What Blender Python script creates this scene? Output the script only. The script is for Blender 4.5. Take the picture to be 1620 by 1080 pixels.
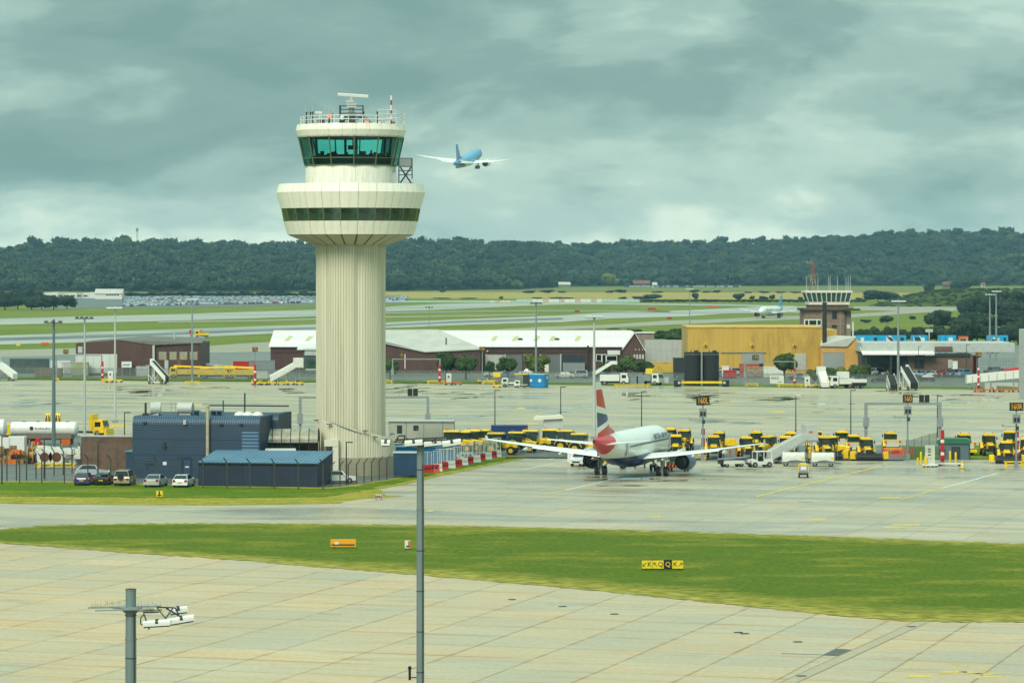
import bpy, math, random
import numpy as np
from mathutils import Vector, Matrix
R = math.radians
random.seed(7)
SC = bpy.context.scene
for o in list(bpy.data.objects):
    bpy.data.objects.remove(o)
# ---------------------------------------------------------------- camera
# level telephoto camera 25.4 m above the apron; depth runs along +Y
EYE, FOC, HOR, CX = 25.4, 5400.0, 418.0, 810.0
cam_d = bpy.data.cameras.new('camera'); cam = bpy.data.objects.new('camera', cam_d)
SC.collection.objects.link(cam); SC.camera = cam
cam.location = (0, 0, EYE); cam.rotation_euler = (R(90), 0, 0)
cam_d.sensor_fit = 'HORIZONTAL'; cam_d.sensor_width = 36.0; cam_d.lens = 36.0 * FOC / 1620.0
cam_d.shift_y = -(540.0 - HOR) / 1620.0
cam_d.clip_start = 1.0; cam_d.clip_end = 30000.0
# ---------------------------------------------------------------- sky: broken grey overcast
W = bpy.data.worlds.new('World'); SC.world = W; W.use_nodes = True
nt = W.node_tree; N = nt.nodes; L = nt.links; N.clear()
def wn(t, **k):
    n = N.new(t)
    for a, b in k.items(): setattr(n, a, b)
    return n
SUN_EL, SUN_AZ = 42.0, 205.0
sky = wn('ShaderNodeTexSky', sky_type='NISHITA', sun_disc=False)
sky.sun_elevation = R(SUN_EL); sky.sun_rotation = R(SUN_AZ)
tc = wn('ShaderNodeTexCoord')
mp = wn('ShaderNodeMapping'); mp.inputs['Scale'].default_value = (14, 14, 38); mp.inputs['Location'].default_value = (3.1, 0.4, 2.35)
L.new(tc.outputs['Generated'], mp.inputs['Vector'])
n1 = wn('ShaderNodeTexNoise'); n1.inputs['Scale'].default_value = 1.0; n1.inputs['Detail'].default_value = 10; n1.inputs['Roughness'].default_value = .54; n1.inputs['Distortion'].default_value = .22
L.new(mp.outputs[0], n1.inputs['Vector'])
mp2 = wn('ShaderNodeMapping'); mp2.inputs['Scale'].default_value = (6, 6, 22); mp2.inputs['Location'].default_value = (1.7, 4.4, .6)
L.new(tc.outputs['Generated'], mp2.inputs['Vector'])
n2 = wn('ShaderNodeTexNoise'); n2.inputs['Scale'].default_value = 1.0; n2.inputs['Detail'].default_value = 4; n2.inputs['Roughness'].default_value = .45
L.new(mp2.outputs[0], n2.inputs['Vector'])
sep = wn('ShaderNodeSeparateXYZ'); L.new(tc.outputs['Generated'], sep.inputs[0])
hz = wn('ShaderNodeMapRange'); hz.inputs['From Min'].default_value = 0.0; hz.inputs['From Max'].default_value = .034; hz.inputs['To Min'].default_value = .17; hz.inputs['To Max'].default_value = -.035
L.new(sep.outputs['Z'], hz.inputs['Value'])
ad = wn('ShaderNodeMath', operation='MULTIPLY_ADD'); ad.inputs[1].default_value = .78; L.new(n1.outputs['Fac'], ad.inputs[0])
m2 = wn('ShaderNodeMath', operation='MULTIPLY'); m2.inputs[1].default_value = .30; L.new(n2.outputs['Fac'], m2.inputs[0]); L.new(m2.outputs[0], ad.inputs[2])
ad2 = wn('ShaderNodeMath', operation='ADD'); L.new(ad.outputs[0], ad2.inputs[0]); L.new(hz.outputs[0], ad2.inputs[1])
cr = wn('ShaderNodeValToRGB'); L.new(ad2.outputs[0], cr.inputs['Fac'])
ce = cr.color_ramp; ce.interpolation = 'EASE'
ce.elements[0].position = .36; ce.elements[0].color = (.175, .305, .28, 1)
ce.elements[1].position = .74; ce.elements[1].color = (.78, .91, .73, 1)
for p_, c_ in ((.45, (.21, .345, .315, 1)), (.53, (.30, .455, .405, 1)), (.62, (.44, .595, .515, 1))):
    e = ce.elements.new(p_); e.color = c_
mixs = wn('ShaderNodeMix', data_type='RGBA'); mixs.inputs['Factor'].default_value = .96
skm = wn('ShaderNodeMix', data_type='RGBA', blend_type='MULTIPLY'); skm.inputs['Factor'].default_value = 1; skm.inputs['B'].default_value = (.08, .08, .08, 1)
L.new(sky.outputs[0], skm.inputs['A']); L.new(skm.outputs['Result'], mixs.inputs['A']); L.new(cr.outputs['Color'], mixs.inputs['B'])
# overcast dome: cloud deck grows brighter from the horizon towards the zenith
zen = wn('ShaderNodeMapRange'); zen.inputs['From Min'].default_value = .06; zen.inputs['From Max'].default_value = 1.0; zen.inputs['To Min'].default_value = .60; zen.inputs['To Max'].default_value = 1.55
L.new(sep.outputs['Z'], zen.inputs['Value'])
bg = wn('ShaderNodeBackground'); L.new(zen.outputs[0], bg.inputs['Strength'])
L.new(mixs.outputs['Result'], bg.inputs['Color'])
wo = wn('ShaderNodeOutputWorld'); L.new(bg.outputs[0], wo.inputs['Surface'])
# ---------------------------------------------------------------- sun through cloud
sd = bpy.data.lights.new('sun', 'SUN'); sd.energy = 1.5; sd.angle = R(28); sd.color = (1, .95, .80)
sun = bpy.data.objects.new('sun', sd); SC.collection.objects.link(sun)
sv = Vector((math.sin(R(SUN_AZ)) * math.cos(R(SUN_EL)), math.cos(R(SUN_AZ)) * math.cos(R(SUN_EL)), math.sin(R(SUN_EL))))
sun.rotation_euler = sv.to_track_quat('Z', 'Y').to_euler()
vs = SC.view_settings; vs.view_transform = 'Standard'; vs.look = 'None'; vs.exposure = 1.0; vs.gamma = 1.0; vs.use_curve_mapping = False
SC.display_settings.display_device = 'sRGB'
cy = SC.cycles; cy.use_denoising = True; cy.max_bounces = 6; cy.diffuse_bounces = 2; cy.glossy_bounces = 3; cy.transparent_max_bounces = 12; cy.volume_bounces = 0; cy.caustics_reflective = False; cy.caustics_refractive = False
try: cy.denoiser = 'OPENIMAGEDENOISE'
except Exception: pass

# ================================================================ helpers
COL = SC.collection
def xx(x, D): return (x - CX) * D / FOC
def zz(y, D): return EYE - (y - HOR) * D / FOC
def dg(y): return FOC * EYE / (y - HOR)              # distance of a ground row
def g(x, y, z=0.0): D = dg(y); return (xx(x, D), D, z)
def lin(c):
    return tuple(((v / 255) / 12.92 if v / 255 <= .04045 else ((v / 255 + .055) / 1.055) ** 2.4) for v in c) + (1,)
MATS = {}
def mat(name, rgb, rough=.6, metal=0.0, var=.18, scale=.6, bump=0.0, spec=.5, stretch=(1, 1, 1), dirt=0.0, alt=None, rand=0.0, coat=0.0):
    """procedural paint/metal/plastic: base colour with weathering noise"""
    if name in MATS: return MATS[name]
    m = bpy.data.materials.new(name); m.use_nodes = True; MATS[name] = m
    t = m.node_tree; b = t.nodes['Principled BSDF']; k = t.links
    b.inputs['Roughness'].default_value = rough; b.inputs['Metallic'].default_value = metal; b.inputs['Specular IOR Level'].default_value = spec
    if coat: b.inputs['Coat Weight'].default_value = coat; b.inputs['Coat Roughness'].default_value = .1
    c = lin(rgb); a = lin(alt) if alt else tuple(max(0, v * (1 - var * 2)) for v in c[:3]) + (1,)
    hi = tuple(min(1, v * (1 + var)) for v in c[:3]) + (1,)
    tcn = t.nodes.new('ShaderNodeTexCoord'); mpn = t.nodes.new('ShaderNodeMapping'); mpn.inputs['Scale'].default_value = stretch
    k.new(tcn.outputs['Object'], mpn.inputs['Vector'])
    ns = t.nodes.new('ShaderNodeTexNoise'); ns.inputs['Scale'].default_value = scale; ns.inputs['Detail'].default_value = 7; ns.inputs['Roughness'].default_value = .65
    k.new(mpn.outputs[0], ns.inputs['Vector'])
    r = t.nodes.new('ShaderNodeValToRGB'); k.new(ns.outputs['Fac'], r.inputs['Fac'])
    e = r.color_ramp.elements; e[0].position = .3; e[0].color = a; e[1].position = .72; e[1].color = hi
    e.new(.5).color = c
    out = r.outputs['Color']
    if rand:
        oi = t.nodes.new('ShaderNodeObjectInfo'); mr = t.nodes.new('ShaderNodeMapRange'); mr.inputs['To Min'].default_value = 1 - rand; mr.inputs['To Max'].default_value = 1 + rand
        k.new(oi.outputs['Random'], mr.inputs['Value'])
        mx = t.nodes.new('ShaderNodeMix'); mx.data_type = 'RGBA'; mx.blend_type = 'MULTIPLY'; mx.inputs['Factor'].default_value = 1
        k.new(out, mx.inputs['A']); k.new(mr.outputs[0], mx.inputs['B']); out = mx.outputs['Result']
    k.new(out, b.inputs['Base Color'])
    if bump:
        bp = t.nodes.new('ShaderNodeBump'); bp.inputs['Strength'].default_value = bump; bp.inputs['Distance'].default_value = .05
        k.new(ns.outputs['Fac'], bp.inputs['Height']); k.new(bp.outputs[0], b.inputs['Normal'])
    return m
def emit_tint_glass(name, tint, rough=.02, refl=1.0):
    m = bpy.data.materials.new(name); m.use_nodes = True; t = m.node_tree; t.nodes.clear(); k = t.links
    tr = t.nodes.new('ShaderNodeBsdfTransparent'); tr.inputs[0].default_value = tint
    gl = t.nodes.new('ShaderNodeBsdfGlossy'); gl.inputs['Roughness'].default_value = rough; gl.inputs['Color'].default_value = (.8, .9, .85, 1)
    fr = t.nodes.new('ShaderNodeFresnel'); fr.inputs['IOR'].default_value = 1.45
    mu = t.nodes.new('ShaderNodeMath'); mu.operation = 'MULTIPLY'; mu.inputs[1].default_value = refl; k.new(fr.outputs[0], mu.inputs[0])
    ms = t.nodes.new('ShaderNodeMixShader'); k.new(mu.outputs[0], ms.inputs[0]); k.new(tr.outputs[0], ms.inputs[1]); k.new(gl.outputs[0], ms.inputs[2])
    o = t.nodes.new('ShaderNodeOutputMaterial'); k.new(ms.outputs[0], o.inputs[0]); MATS[name] = m
    return m

class MB:
    """collects simple solids; build() links them as one mesh object"""
    def __init__(s): s.v = []; s.f = []; s.M = None
    def add(s, vs_, fs):
        b = len(s.v)
        s.v += [tuple(p) for p in vs_]; s.f += [tuple(i + b for i in q) for q in fs]; return s
    def box(s, x0, x1, y0, y1, z0, z1, rz=0, c=None):
        P = [(x, y, z) for z in (z0, z1) for (x, y) in ((x0, y0), (x1, y0), (x1, y1), (x0, y1))]
        if rz:
            cx, cy_ = c or ((x0 + x1) / 2, (y0 + y1) / 2); ca, sa = math.cos(rz), math.sin(rz)
            P = [(cx + (x - cx) * ca - (y - cy_) * sa, cy_ + (x - cx) * sa + (y - cy_) * ca, z) for x, y, z in P]
        return s.add(P, [(3, 2, 1, 0), (4, 5, 6, 7), (0, 1, 5, 4), (1, 2, 6, 5), (2, 3, 7, 6), (3, 0, 4, 7)])
    def cbox(s, x, y, z, w, d, h, rz=0):               # centred in x,y; z is the bottom
        return s.box(x - w / 2, x + w / 2, y - d / 2, y + d / 2, z, z + h, rz)
    def cyl(s, p0, p1, r0, r1=None, n=10, cap=True):
        p0, p1 = Vector(p0), Vector(p1); r1 = r0 if r1 is None else r1
        d = (p1 - p0); d = d.normalized() if d.length > 1e-9 else Vector((0, 0, 1))
        u = d.orthogonal().normalized(); w = d.cross(u)
        P = []
        for p, r in ((p0, r0), (p1, r1)):
            for i in range(n):
                a = 2 * math.pi * i / n; P.append(p + (u * math.cos(a) + w * math.sin(a)) * r)
        F = [(i, (i + 1) % n, n + (i + 1) % n, n + i) for i in range(n)]
        if cap: F += [tuple(range(n))[::-1], tuple(range(n, 2 * n))]
        return s.add(P, F)
    def tube(s, pts, r, n=6):
        for a, b in zip(pts, pts[1:]): s.cyl(a, b, r, r, n)
        return s
    def bar(s, p0, p1, w): return s.cyl(p0, p1, w * .7071, None, 4)
    def prism(s, poly, a, b, axis='x'):                # 2-D outline swept between a and b
        n = len(poly); P = []
        for t in (a, b):
            for (u, w) in poly: P.append((t, u, w) if axis == 'x' else ((u, t, w) if axis == 'y' else (u, w, t)))
        F = [(i, (i + 1) % n, n + (i + 1) % n, n + i) for i in range(n)] + [tuple(range(n))[::-1], tuple(range(n, 2 * n))]
        return s.add(P, F)
    def lathe(s, prof, n=24, c=(0, 0), a0=0.0, a1=None, cap=False):
        full = a1 is None; a1 = a0 + 2 * math.pi if full else a1; m = n if full else n + 1; P = []
        for r, z in prof:
            for i in range(m):
                a = a0 + (a1 - a0) * i / n; P.append((c[0] + r * math.sin(a), c[1] - r * math.cos(a), z))
        F = []
        for j in range(len(prof) - 1):
            for i in range(n):
                i2 = (i + 1) % m; F.append((j * m + i, j * m + i2, (j + 1) * m + i2, (j + 1) * m + i))
        if cap: F += [tuple(range(m))[::-1], tuple(range((len(prof) - 1) * m, len(prof) * m))]
        return s.add(P, F)
    def ball(s, c, r, n=10, sz=1.0):
        prof = [(max(1e-3, r * math.cos(t)), c[2] + r * sz * math.sin(t)) for t in [R(-90 + 180 * i / (n // 2)) for i in range(n // 2 + 1)]]
        return s.lathe(prof, n, (c[0], c[1]))
    def loft(s, rings, cap=True):
        n = len(rings[0]); P = [p for r_ in rings for p in r_]; F = []
        for j in range(len(rings) - 1):
            for i in range(n): F.append((j * n + i, j * n + (i + 1) % n, (j + 1) * n + (i + 1) % n, (j + 1) * n + i))
        if cap: F += [tuple(range(n))[::-1], tuple(range((len(rings) - 1) * n, len(rings) * n))]
        return s.add(P, F)
    def mesh(s, name, m, smooth=False):
        me = bpy.data.meshes.new(name); me.from_pydata(s.v, [], s.f); me.update()
        bmfix(me)
        if m: me.materials.append(m)
        if smooth:
            me.polygons.foreach_set('use_smooth', [True] * len(me.polygons))
            try: me.set_sharp_from_angle(angle=R(smooth if smooth is not True else 40))
            except Exception: pass
        return me
    def build(s, name, m, parent=None, smooth=False, loc=None, rz=0):
        o = bpy.data.objects.new(name, s.mesh(name, m, smooth)); COL.objects.link(o)
        if parent: o.parent = parent
        if loc: o.location = loc
        if rz: o.rotation_euler = (0, 0, rz)
        return o
import bmesh
def bmfix(me):
    b = bmesh.new(); b.from_mesh(me); bmesh.ops.recalc_face_normals(b, faces=b.faces); b.to_mesh(me); b.free()
def obj(name, me, parent=None, loc=None, rz=0, m=None):
    o = bpy.data.objects.new(name, me); COL.objects.link(o)
    if parent: o.parent = parent
    if loc: o.location = loc
    if rz: o.rotation_euler = (0, 0, rz)
    return o
LABELS = {}
def tag(o, label, cat, group=None):
    o['label'] = label; o['category'] = cat
    if group: o['group'] = group
    return o
def thing(name, label, cat, loc=(0, 0, 0), rz=0, group=None):
    o = bpy.data.objects.new(name, None); COL.objects.link(o); o.empty_display_size = .3
    o.location = loc; o.rotation_euler = (0, 0, rz); return tag(o, label, cat, group)
def struct(o, kind='structure'): o['kind'] = kind; return o
def dup(root, loc, rz=0, label=None, group=None, scale=None, paint=None):
    def cp(o, par):
        c = o.copy(); COL.objects.link(c); c.parent = par
        if paint and o.type == 'MESH' and o.data.materials and o.data.materials[0] in paint:
            c.material_slots[0].link = 'OBJECT'; c.material_slots[0].material = paint[o.data.materials[0]]
        for ch in [k for k in o.children]: cp(ch, c)
        return c
    r = cp(root, None); r.location = loc; r.rotation_euler = (0, 0, rz)
    if scale: r.scale = scale if isinstance(scale, tuple) else (scale,) * 3
    if label: r['label'] = label
    if group: r['group'] = group
    return r
TEXTS = []
def text(name, s, m, parent, loc, size, rot=(R(90), 0, 0), ext=.004, ax='CENTER', sx=1.0):
    cu = bpy.data.curves.new(name, 'FONT'); cu.body = s; cu.size = size; cu.align_x = ax; cu.align_y = 'CENTER'; cu.extrude = ext; cu.resolution_u = 2
    o = bpy.data.objects.new('lettering_source', cu); COL.objects.link(o); TEXTS.append((o, name, m, parent, loc, rot, sx))
def finish_texts():
    dgp = bpy.context.evaluated_depsgraph_get()
    for o, name, m, parent, loc, rot, sx in TEXTS:
        me = bpy.data.meshes.new_from_object(o.evaluated_get(dgp)); me.materials.clear(); me.materials.append(m)
        q = bpy.data.objects.new(name, me); COL.objects.link(q); q.parent = parent; q.location = loc; q.rotation_euler = rot; q.scale = (sx, 1, 1)
    for o, *_ in TEXTS: bpy.data.objects.remove(o)
def sheet(name, pts, z, m, parent=None):
    """flat ground polygon; pts are (X, Y)"""
    me = bpy.data.meshes.new(name); me.from_pydata([(p[0], p[1], z) for p in pts], [], [tuple(range(len(pts)))]); me.update()
    b = bmesh.new(); b.from_mesh(me); bmesh.ops.triangulate(b, faces=b.faces); bmesh.ops.recalc_face_normals(b, faces=b.faces)
    for f in b.faces:
        if f.normal.z < 0: f.normal_flip()
    b.to_mesh(me); b.free(); me.materials.append(m)
    o = bpy.data.objects.new(name, me); COL.objects.link(o)
    if parent: o.parent = parent
    return o
def px(pts): return [g(x, y)[:2] for x, y in pts]
ORD = ['first', 'second', 'third', 'fourth', 'fifth', 'sixth', 'seventh', 'eighth', 'ninth', 'tenth', 'eleventh', 'twelfth', 'thirteenth', 'fourteenth', 'fifteenth', 'sixteenth', 'seventeenth', 'eighteenth', 'nineteenth', 'twentieth', 'twenty-first', 'twenty-second', 'twenty-third', 'twenty-fourth', 'twenty-fifth', 'twenty-sixth', 'twenty-seventh', 'twenty-eighth', 'twenty-ninth', 'thirtieth']
# common materials
WHITE = mat('white_paint', (214, 214, 208), .45, var=.05, scale=1.2)
CREAM = mat('cream_panel', (214, 210, 192), .5, var=.05, scale=.5)
YEL = mat('yellow_paint', (236, 194, 8), .4, var=.08, scale=2, alt=(206, 156, 6), rand=.10)
LYEL = mat('safety_yellow', (222, 190, 10), .5, var=.1, scale=2)
BLK = mat('black_rubber', (24, 24, 25), .75, var=.2, scale=3)
DARK = mat('dark_metal', (52, 54, 55), .5, metal=.3, var=.2, scale=2)
GALV = mat('galvanised_steel', (138, 148, 150), .45, metal=.35, var=.14, scale=1.5, stretch=(1, 1, .2))
GREY = mat('grey_paint', (128, 134, 136), .5, var=.1, scale=1.5)
LGREY = mat('pale_grey_paint', (176, 180, 176), .5, var=.08, scale=1)
RED = mat('red_paint', (176, 26, 30), .45, var=.15, scale=2)
ORANGE = mat('orange_paint', (206, 98, 14), .45, var=.12, scale=2)
GLASSD = mat('dark_glass', (16, 26, 28), .06, var=.1, scale=1, spec=.8)
LAMPW = mat('lamp_lens', (196, 200, 196), .25, var=.05)
RIM = mat('wheel_rim', (150, 152, 152), .35, metal=.6, var=.1)
# ================================================================ ground materials
SW, SL = 5.8, 6.0
def concrete(name, tone, stain, wet=0.0, jx=0, jy=0, rot=0, rand=0.0, stretch=1.0, scale=.09, wetmin=.1, ior=1.38):
    m = bpy.data.materials.new(name); m.use_nodes = True; MATS[name] = m
    t = m.node_tree; b = t.nodes['Principled BSDF']; k = t.links
    def nn(ty, **kw):
        n = t.nodes.new(ty)
        for a, v in kw.items(): setattr(n, a, v)
        return n
    geo = nn('ShaderNodeNewGeometry'); mp_ = nn('ShaderNodeMapping'); mp_.inputs['Rotation'].default_value = (0, 0, R(17 + rot))
    k.new(geo.outputs['Position'], mp_.inputs['Vector'])
    def noise(sc, det, stx=1, sty=1, dist=0, off=0):
        q = nn('ShaderNodeMapping'); q.inputs['Scale'].default_value = (stx, sty, 1); q.inputs['Location'].default_value = (off, off * 1.7, 0)
        k.new(mp_.outputs[0], q.inputs['Vector'])
        n = nn('ShaderNodeTexNoise'); n.inputs['Scale'].default_value = sc; n.inputs['Detail'].default_value = det; n.inputs['Roughness'].default_value = .62; n.inputs['Distortion'].default_value = dist
        k.new(q.outputs[0], n.inputs['Vector']); return n.outputs['Fac']
    c0 = lin(tone); c1 = lin(stain)
    def ramp(fac, p0, p1, a=(0, 0, 0, 1), bb=(1, 1, 1, 1)):
        r = nn('ShaderNodeValToRGB'); r.color_ramp.elements[0].position = p0; r.color_ramp.elements[0].color = a; r.color_ramp.elements[1].position = p1; r.color_ramp.elements[1].color = bb
        k.new(fac, r.inputs['Fac']); return r.outputs['Color']
    def mix(fac, a, bb, bt='MIX'):
        n = nn('ShaderNodeMix', data_type='RGBA', blend_type=bt)
        for s_, v in (('Factor', fac), ('A', a), ('B', bb)):
            if hasattr(v, 'is_linked') or hasattr(v, 'links'): k.new(v, n.inputs[s_])
            else: n.inputs[s_].default_value = v
        return n.outputs['Result']
    big = noise(scale * .5, 4, 1, 1, .4)
    streak = noise(scale * 4, 6, .22, 1.6, .3, 5)          # rust runs lie along the bays
    fine = noise(2.2, 8, 1, 1, 0, 9)
    spots = noise(scale * 2.4, 3, .5, 2.2, .8, 21)
    col = mix(ramp(streak, .42, .72), c0, c1)
    col = mix(ramp(big, .35, .7), col, tuple(v * .86 for v in c0[:3]) + (1,))
    col = mix(ramp(fine, .2, .8, (.80, .80, .80, 1), (1.10, 1.10, 1.10, 1)), col, col) if False else mix(1.0, col, ramp(fine, .25, .8, (.82, .82, .82, 1), (1.1, 1.1, 1.1, 1)), 'MULTIPLY')
    col = mix(1.0, col, ramp(spots, .30, .40, (.78, .80, .80, 1), (1, 1, 1, 1)), 'MULTIPLY')
    if jx:
        br = nn('ShaderNodeTexBrick'); br.offset = 0; br.inputs['Scale'].default_value = 1.0; br.inputs['Brick Width'].default_value = jx; br.inputs['Row Height'].default_value = jy
        br.inputs['Mortar Size'].default_value = .05; br.inputs['Mortar Smooth'].default_value = .4; br.inputs['Color1'].default_value = (1, 1, 1, 1); br.inputs['Color2'].default_value = (.88, .89, .90, 1); br.inputs['Mortar'].default_value = (.55, .50, .43, 1)
        k.new(mp_.outputs[0], br.inputs['Vector']); col = mix(1.0, col, br.outputs['Color'], 'MULTIPLY')
    if rand:
        oi = nn('ShaderNodeObjectInfo'); col = mix(1.0, col, ramp(oi.outputs['Random'], 0, 1, (.87, .93, .97, 1), (1.08, 1.0, .89, 1)), 'MULTIPLY')
        # each bay edge carries rusty joint run-off
        tco = nn('ShaderNodeTexCoord'); sx_ = nn('ShaderNodeSeparateXYZ'); k.new(tco.outputs['Object'], sx_.inputs[0])
        def edge(o_, half, wd):
            a_ = nn('ShaderNodeMath', operation='ABSOLUTE'); k.new(o_, a_.inputs[0]); r_ = nn('ShaderNodeMapRange'); r_.inputs['From Min'].default_value = half - wd; r_.inputs['From Max'].default_value = half; k.new(a_.outputs[0], r_.inputs['Value']); return r_.outputs[0]
        mxx = nn('ShaderNodeMath', operation='MAXIMUM'); k.new(edge(sx_.outputs['X'], SW / 2, .3), mxx.inputs[0]); k.new(edge(sx_.outputs['Y'], SL / 2, .4), mxx.inputs[1])
        mn = nn('ShaderNodeMath', operation='MULTIPLY'); k.new(mxx.outputs[0], mn.inputs[0]); k.new(ramp(streak, .42, .75), mn.inputs[1]); col = mix(mn.outputs[0], col, lin((160, 126, 84)))
    if wet:
        wf = ramp(noise(scale * .8, 5, .35, 1.3, .6, 33), .56 - wet * .32, .66 - wet * .2)
        dk = mix(wf, (1, 1, 1, 1), (.70, .73, .74, 1)); col = mix(1.0, col, dk, 'MULTIPLY')
        rr = mix(wf, (.55, .55, .55, 1), (wetmin, wetmin, wetmin, 1)); k.new(rr, b.inputs['Roughness'])
        b.inputs['IOR'].default_value = ior
    else:
        b.inputs['Roughness'].default_value = .8; b.inputs['Specular IOR Level'].default_value = .3
    k.new(col, b.inputs['Base Color'])
    bp = nn('ShaderNodeBump'); bp.inputs['Strength'].default_value = .12; bp.inputs['Distance'].default_value = .01; k.new(fine, bp.inputs['Height']); k.new(bp.outputs[0], b.inputs['Normal'])
    return m
def turf(name, green, dry, dryness=.5, sc=.05):
    m = bpy.data.materials.new(name); m.use_nodes = True; MATS[name] = m
    t = m.node_tree; b = t.nodes['Principled BSDF']; k = t.links
    b.inputs['Roughness'].default_value = .9; b.inputs['Specular IOR Level'].default_value = .1
    geo = t.nodes.new('ShaderNodeNewGeometry')
    def nz(s_, d, st=(1, 1, 1)):
        q = t.nodes.new('ShaderNodeMapping'); q.inputs['Scale'].default_value = st; k.new(geo.outputs['Position'], q.inputs['Vector'])
        n = t.nodes.new('ShaderNodeTexNoise'); n.inputs['Scale'].default_value = s_; n.inputs['Detail'].default_value = d; n.inputs['Roughness'].default_value = .7; k.new(q.outputs[0], n.inputs['Vector']); return n.outputs['Fac']
    def rp(f, p0, p1, a, c):
        r = t.nodes.new('ShaderNodeValToRGB'); r.color_ramp.elements[0].position = p0; r.color_ramp.elements[0].color = a; r.color_ramp.elements[1].position = p1; r.color_ramp.elements[1].color = c; k.new(f, r.inputs['Fac']); return r.outputs['Color']
    gcol = lin(green); d0 = lin(dry)
    a = rp(nz(sc * 2.6, 12, (.6, 1.0, 1)), .72 - dryness * .45, .86 - dryness * .3, gcol, d0)
    f2 = rp(nz(2.4, 12, (.8, 1.1, 1)), .38, .62, (.58, .64, .52, 1), (1.4, 1.3, 1.05, 1))
    mx = t.nodes.new('ShaderNodeMix'); mx.data_type = 'RGBA'; mx.blend_type = 'MULTIPLY'; mx.inputs['Factor'].default_value = 1; k.new(a, mx.inputs['A']); k.new(f2, mx.inputs['B'])
    k.new(mx.outputs['Result'], b.inputs['Base Color'])
    bp = t.nodes.new('ShaderNodeBump'); bp.inputs['Strength'].default_value = .6; bp.inputs['Distance'].default_value = .12; k.new(nz(1.6, 8), bp.inputs['Height']); k.new(bp.outputs[0], b.inputs['Normal'])
    return m
C_SLAB = concrete('concrete_slab', (188, 177, 154), (192, 156, 112), rand=.11)
C_JOINT = mat('joint_filler', (112, 98, 78), .9, var=.2)
C_STAND = concrete('stand_concrete', (186, 178, 156), (182, 150, 110), wet=.3, jx=5.8, jy=9.5, wetmin=.22, ior=1.3)
C_FAR = concrete('wet_apron_concrete', (186, 178, 150), (182, 150, 106), wet=.3, jx=7, jy=7, scale=.12, wetmin=.16, ior=1.26)
C_TAXI = concrete('runway_asphalt', (176, 174, 160), (150, 146, 132), wet=.2, scale=.01, wetmin=.35)
C_PALE = concrete('pale_taxiway', (160, 156, 138), (146, 134, 110), scale=.02)
ASPH = concrete('yard_asphalt', (104, 106, 102), (94, 92, 84), wet=.3, scale=.2, wetmin=.3)
T_NEAR = turf('mown_turf', (80, 106, 14), (142, 134, 44), .5)
T_MID = turf('mixed_turf', (94, 112, 24), (150, 140, 54), .75, .09)
T_DRY = turf('dry_turf_edge', (112, 122, 34), (166, 150, 70), .8, .2)
T_FAR = turf('airfield_turf', (98, 116, 42), (136, 130, 66), .6, .012)
T_FLD = turf('stubble_field', (162, 146, 88), (140, 128, 74), .5, .01)
T_FLD2 = turf('rough_pasture', (112, 114, 70), (132, 122, 76), .5, .01)
PAINTY = mat('yellow_line_paint', (206, 176, 84), .7, var=.25, scale=1.5)
PAINTW = mat('white_line_paint', (206, 208, 198), .7, var=.2, scale=1.5)
# ---------------------------------------------------------------- ground sheets
ground = struct(sheet('ground', [(-2560, -34), (2560, -34), (2560, 6960), (-2560, 6960)], -.12, T_FAR))
apron = struct(sheet('apron', [g(-250, 598)[:2], g(1880, 618)[:2], g(1880, 672)[:2], g(-250, 672)[:2]], -.004, C_FAR))
stand = struct(sheet('aircraft_stand', [g(-250, 672)[:2], g(1880, 672)[:2], *[g(x_, y_)[:2] for x_, y_ in ((1880, 905), (1620, 897), (1000, 880), (500, 860), (200, 850), (40, 845), (-100, 847), (-250, 850))]], 0, C_STAND))
taxi = struct(sheet('taxiway', [(-130, 322), (130, 322), (110, 100), (-110, 100)], -.02, C_JOINT))
# concrete bays of the near taxiway, each slab its own piece
def in_view(X, Y, mrg=1.06): return abs(X) < 810 / FOC * Y * mrg + 3
GA = R(-17); ca_, sa_ = math.cos(GA), math.sin(GA)
slab_me = MB().box(-SW / 2 + .025, SW / 2 - .025, -SL / 2 + .05, SL / 2 - .05, -.015, 0).mesh('slab', C_SLAB)
nslab = 0
def lower_edge(px_): return np.interp(px_, [0, 200, 400, 600, 800, 1000, 1200, 1390, 1620], [858, 874, 888, 904, 921, 940, 961, 979, 984])
for i in range(-14, 15):
    for j in range(-8, 18):
        u, w = i * SW + 1.4, 230 + j * SL + (i % 2) * 0
        X = u * ca_ - (w - 230) * sa_; Y = 230 + u * sa_ + (w - 230) * ca_
        if 200 < Y < 323 and in_view(X, Y, 1.03) and nslab < 300 and HOR + FOC * EYE / (Y - 3.5) > lower_edge(CX + FOC * X / Y) - 4:
            o = obj('slab', slab_me, taxi, (X, Y, random.uniform(-.003, .003)), GA); nslab += 1
# patched service trench across the slabs
tr_a, tr_b = g(1235, 1085), g(1458, 983)
def strip(name, a, b, w, z, m, parent=None):
    a, b = Vector(a[:2]), Vector(b[:2]); d = (b - a).normalized(); n = Vector((-d.y, d.x)) * w / 2
    return sheet(name, [a + n, b + n, b - n, a - n], z, m, parent)
TRENCH = concrete('trench_concrete', (178, 168, 144), (168, 138, 100), scale=.4)
strip('trench_cover', tr_a, tr_b, .9, .010, TRENCH, taxi)
for q in (-.5, .5):
    a, b = Vector(tr_a[:2]), Vector(tr_b[:2]); d = (b - a).normalized(); nrm = Vector((-d.y, d.x)) * q
    strip('trench_edge', tuple(a + nrm), tuple(b + nrm), .035, .013, C_JOINT, taxi)
PATCHM = mat('dark_patch', (84, 84, 78), .7, var=.2)
sheet('repair_patch', px([(1300, 1036), (1322, 1025.5), (1347, 1027), (1325, 1037)]), .012, PATCHM, taxi)
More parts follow.
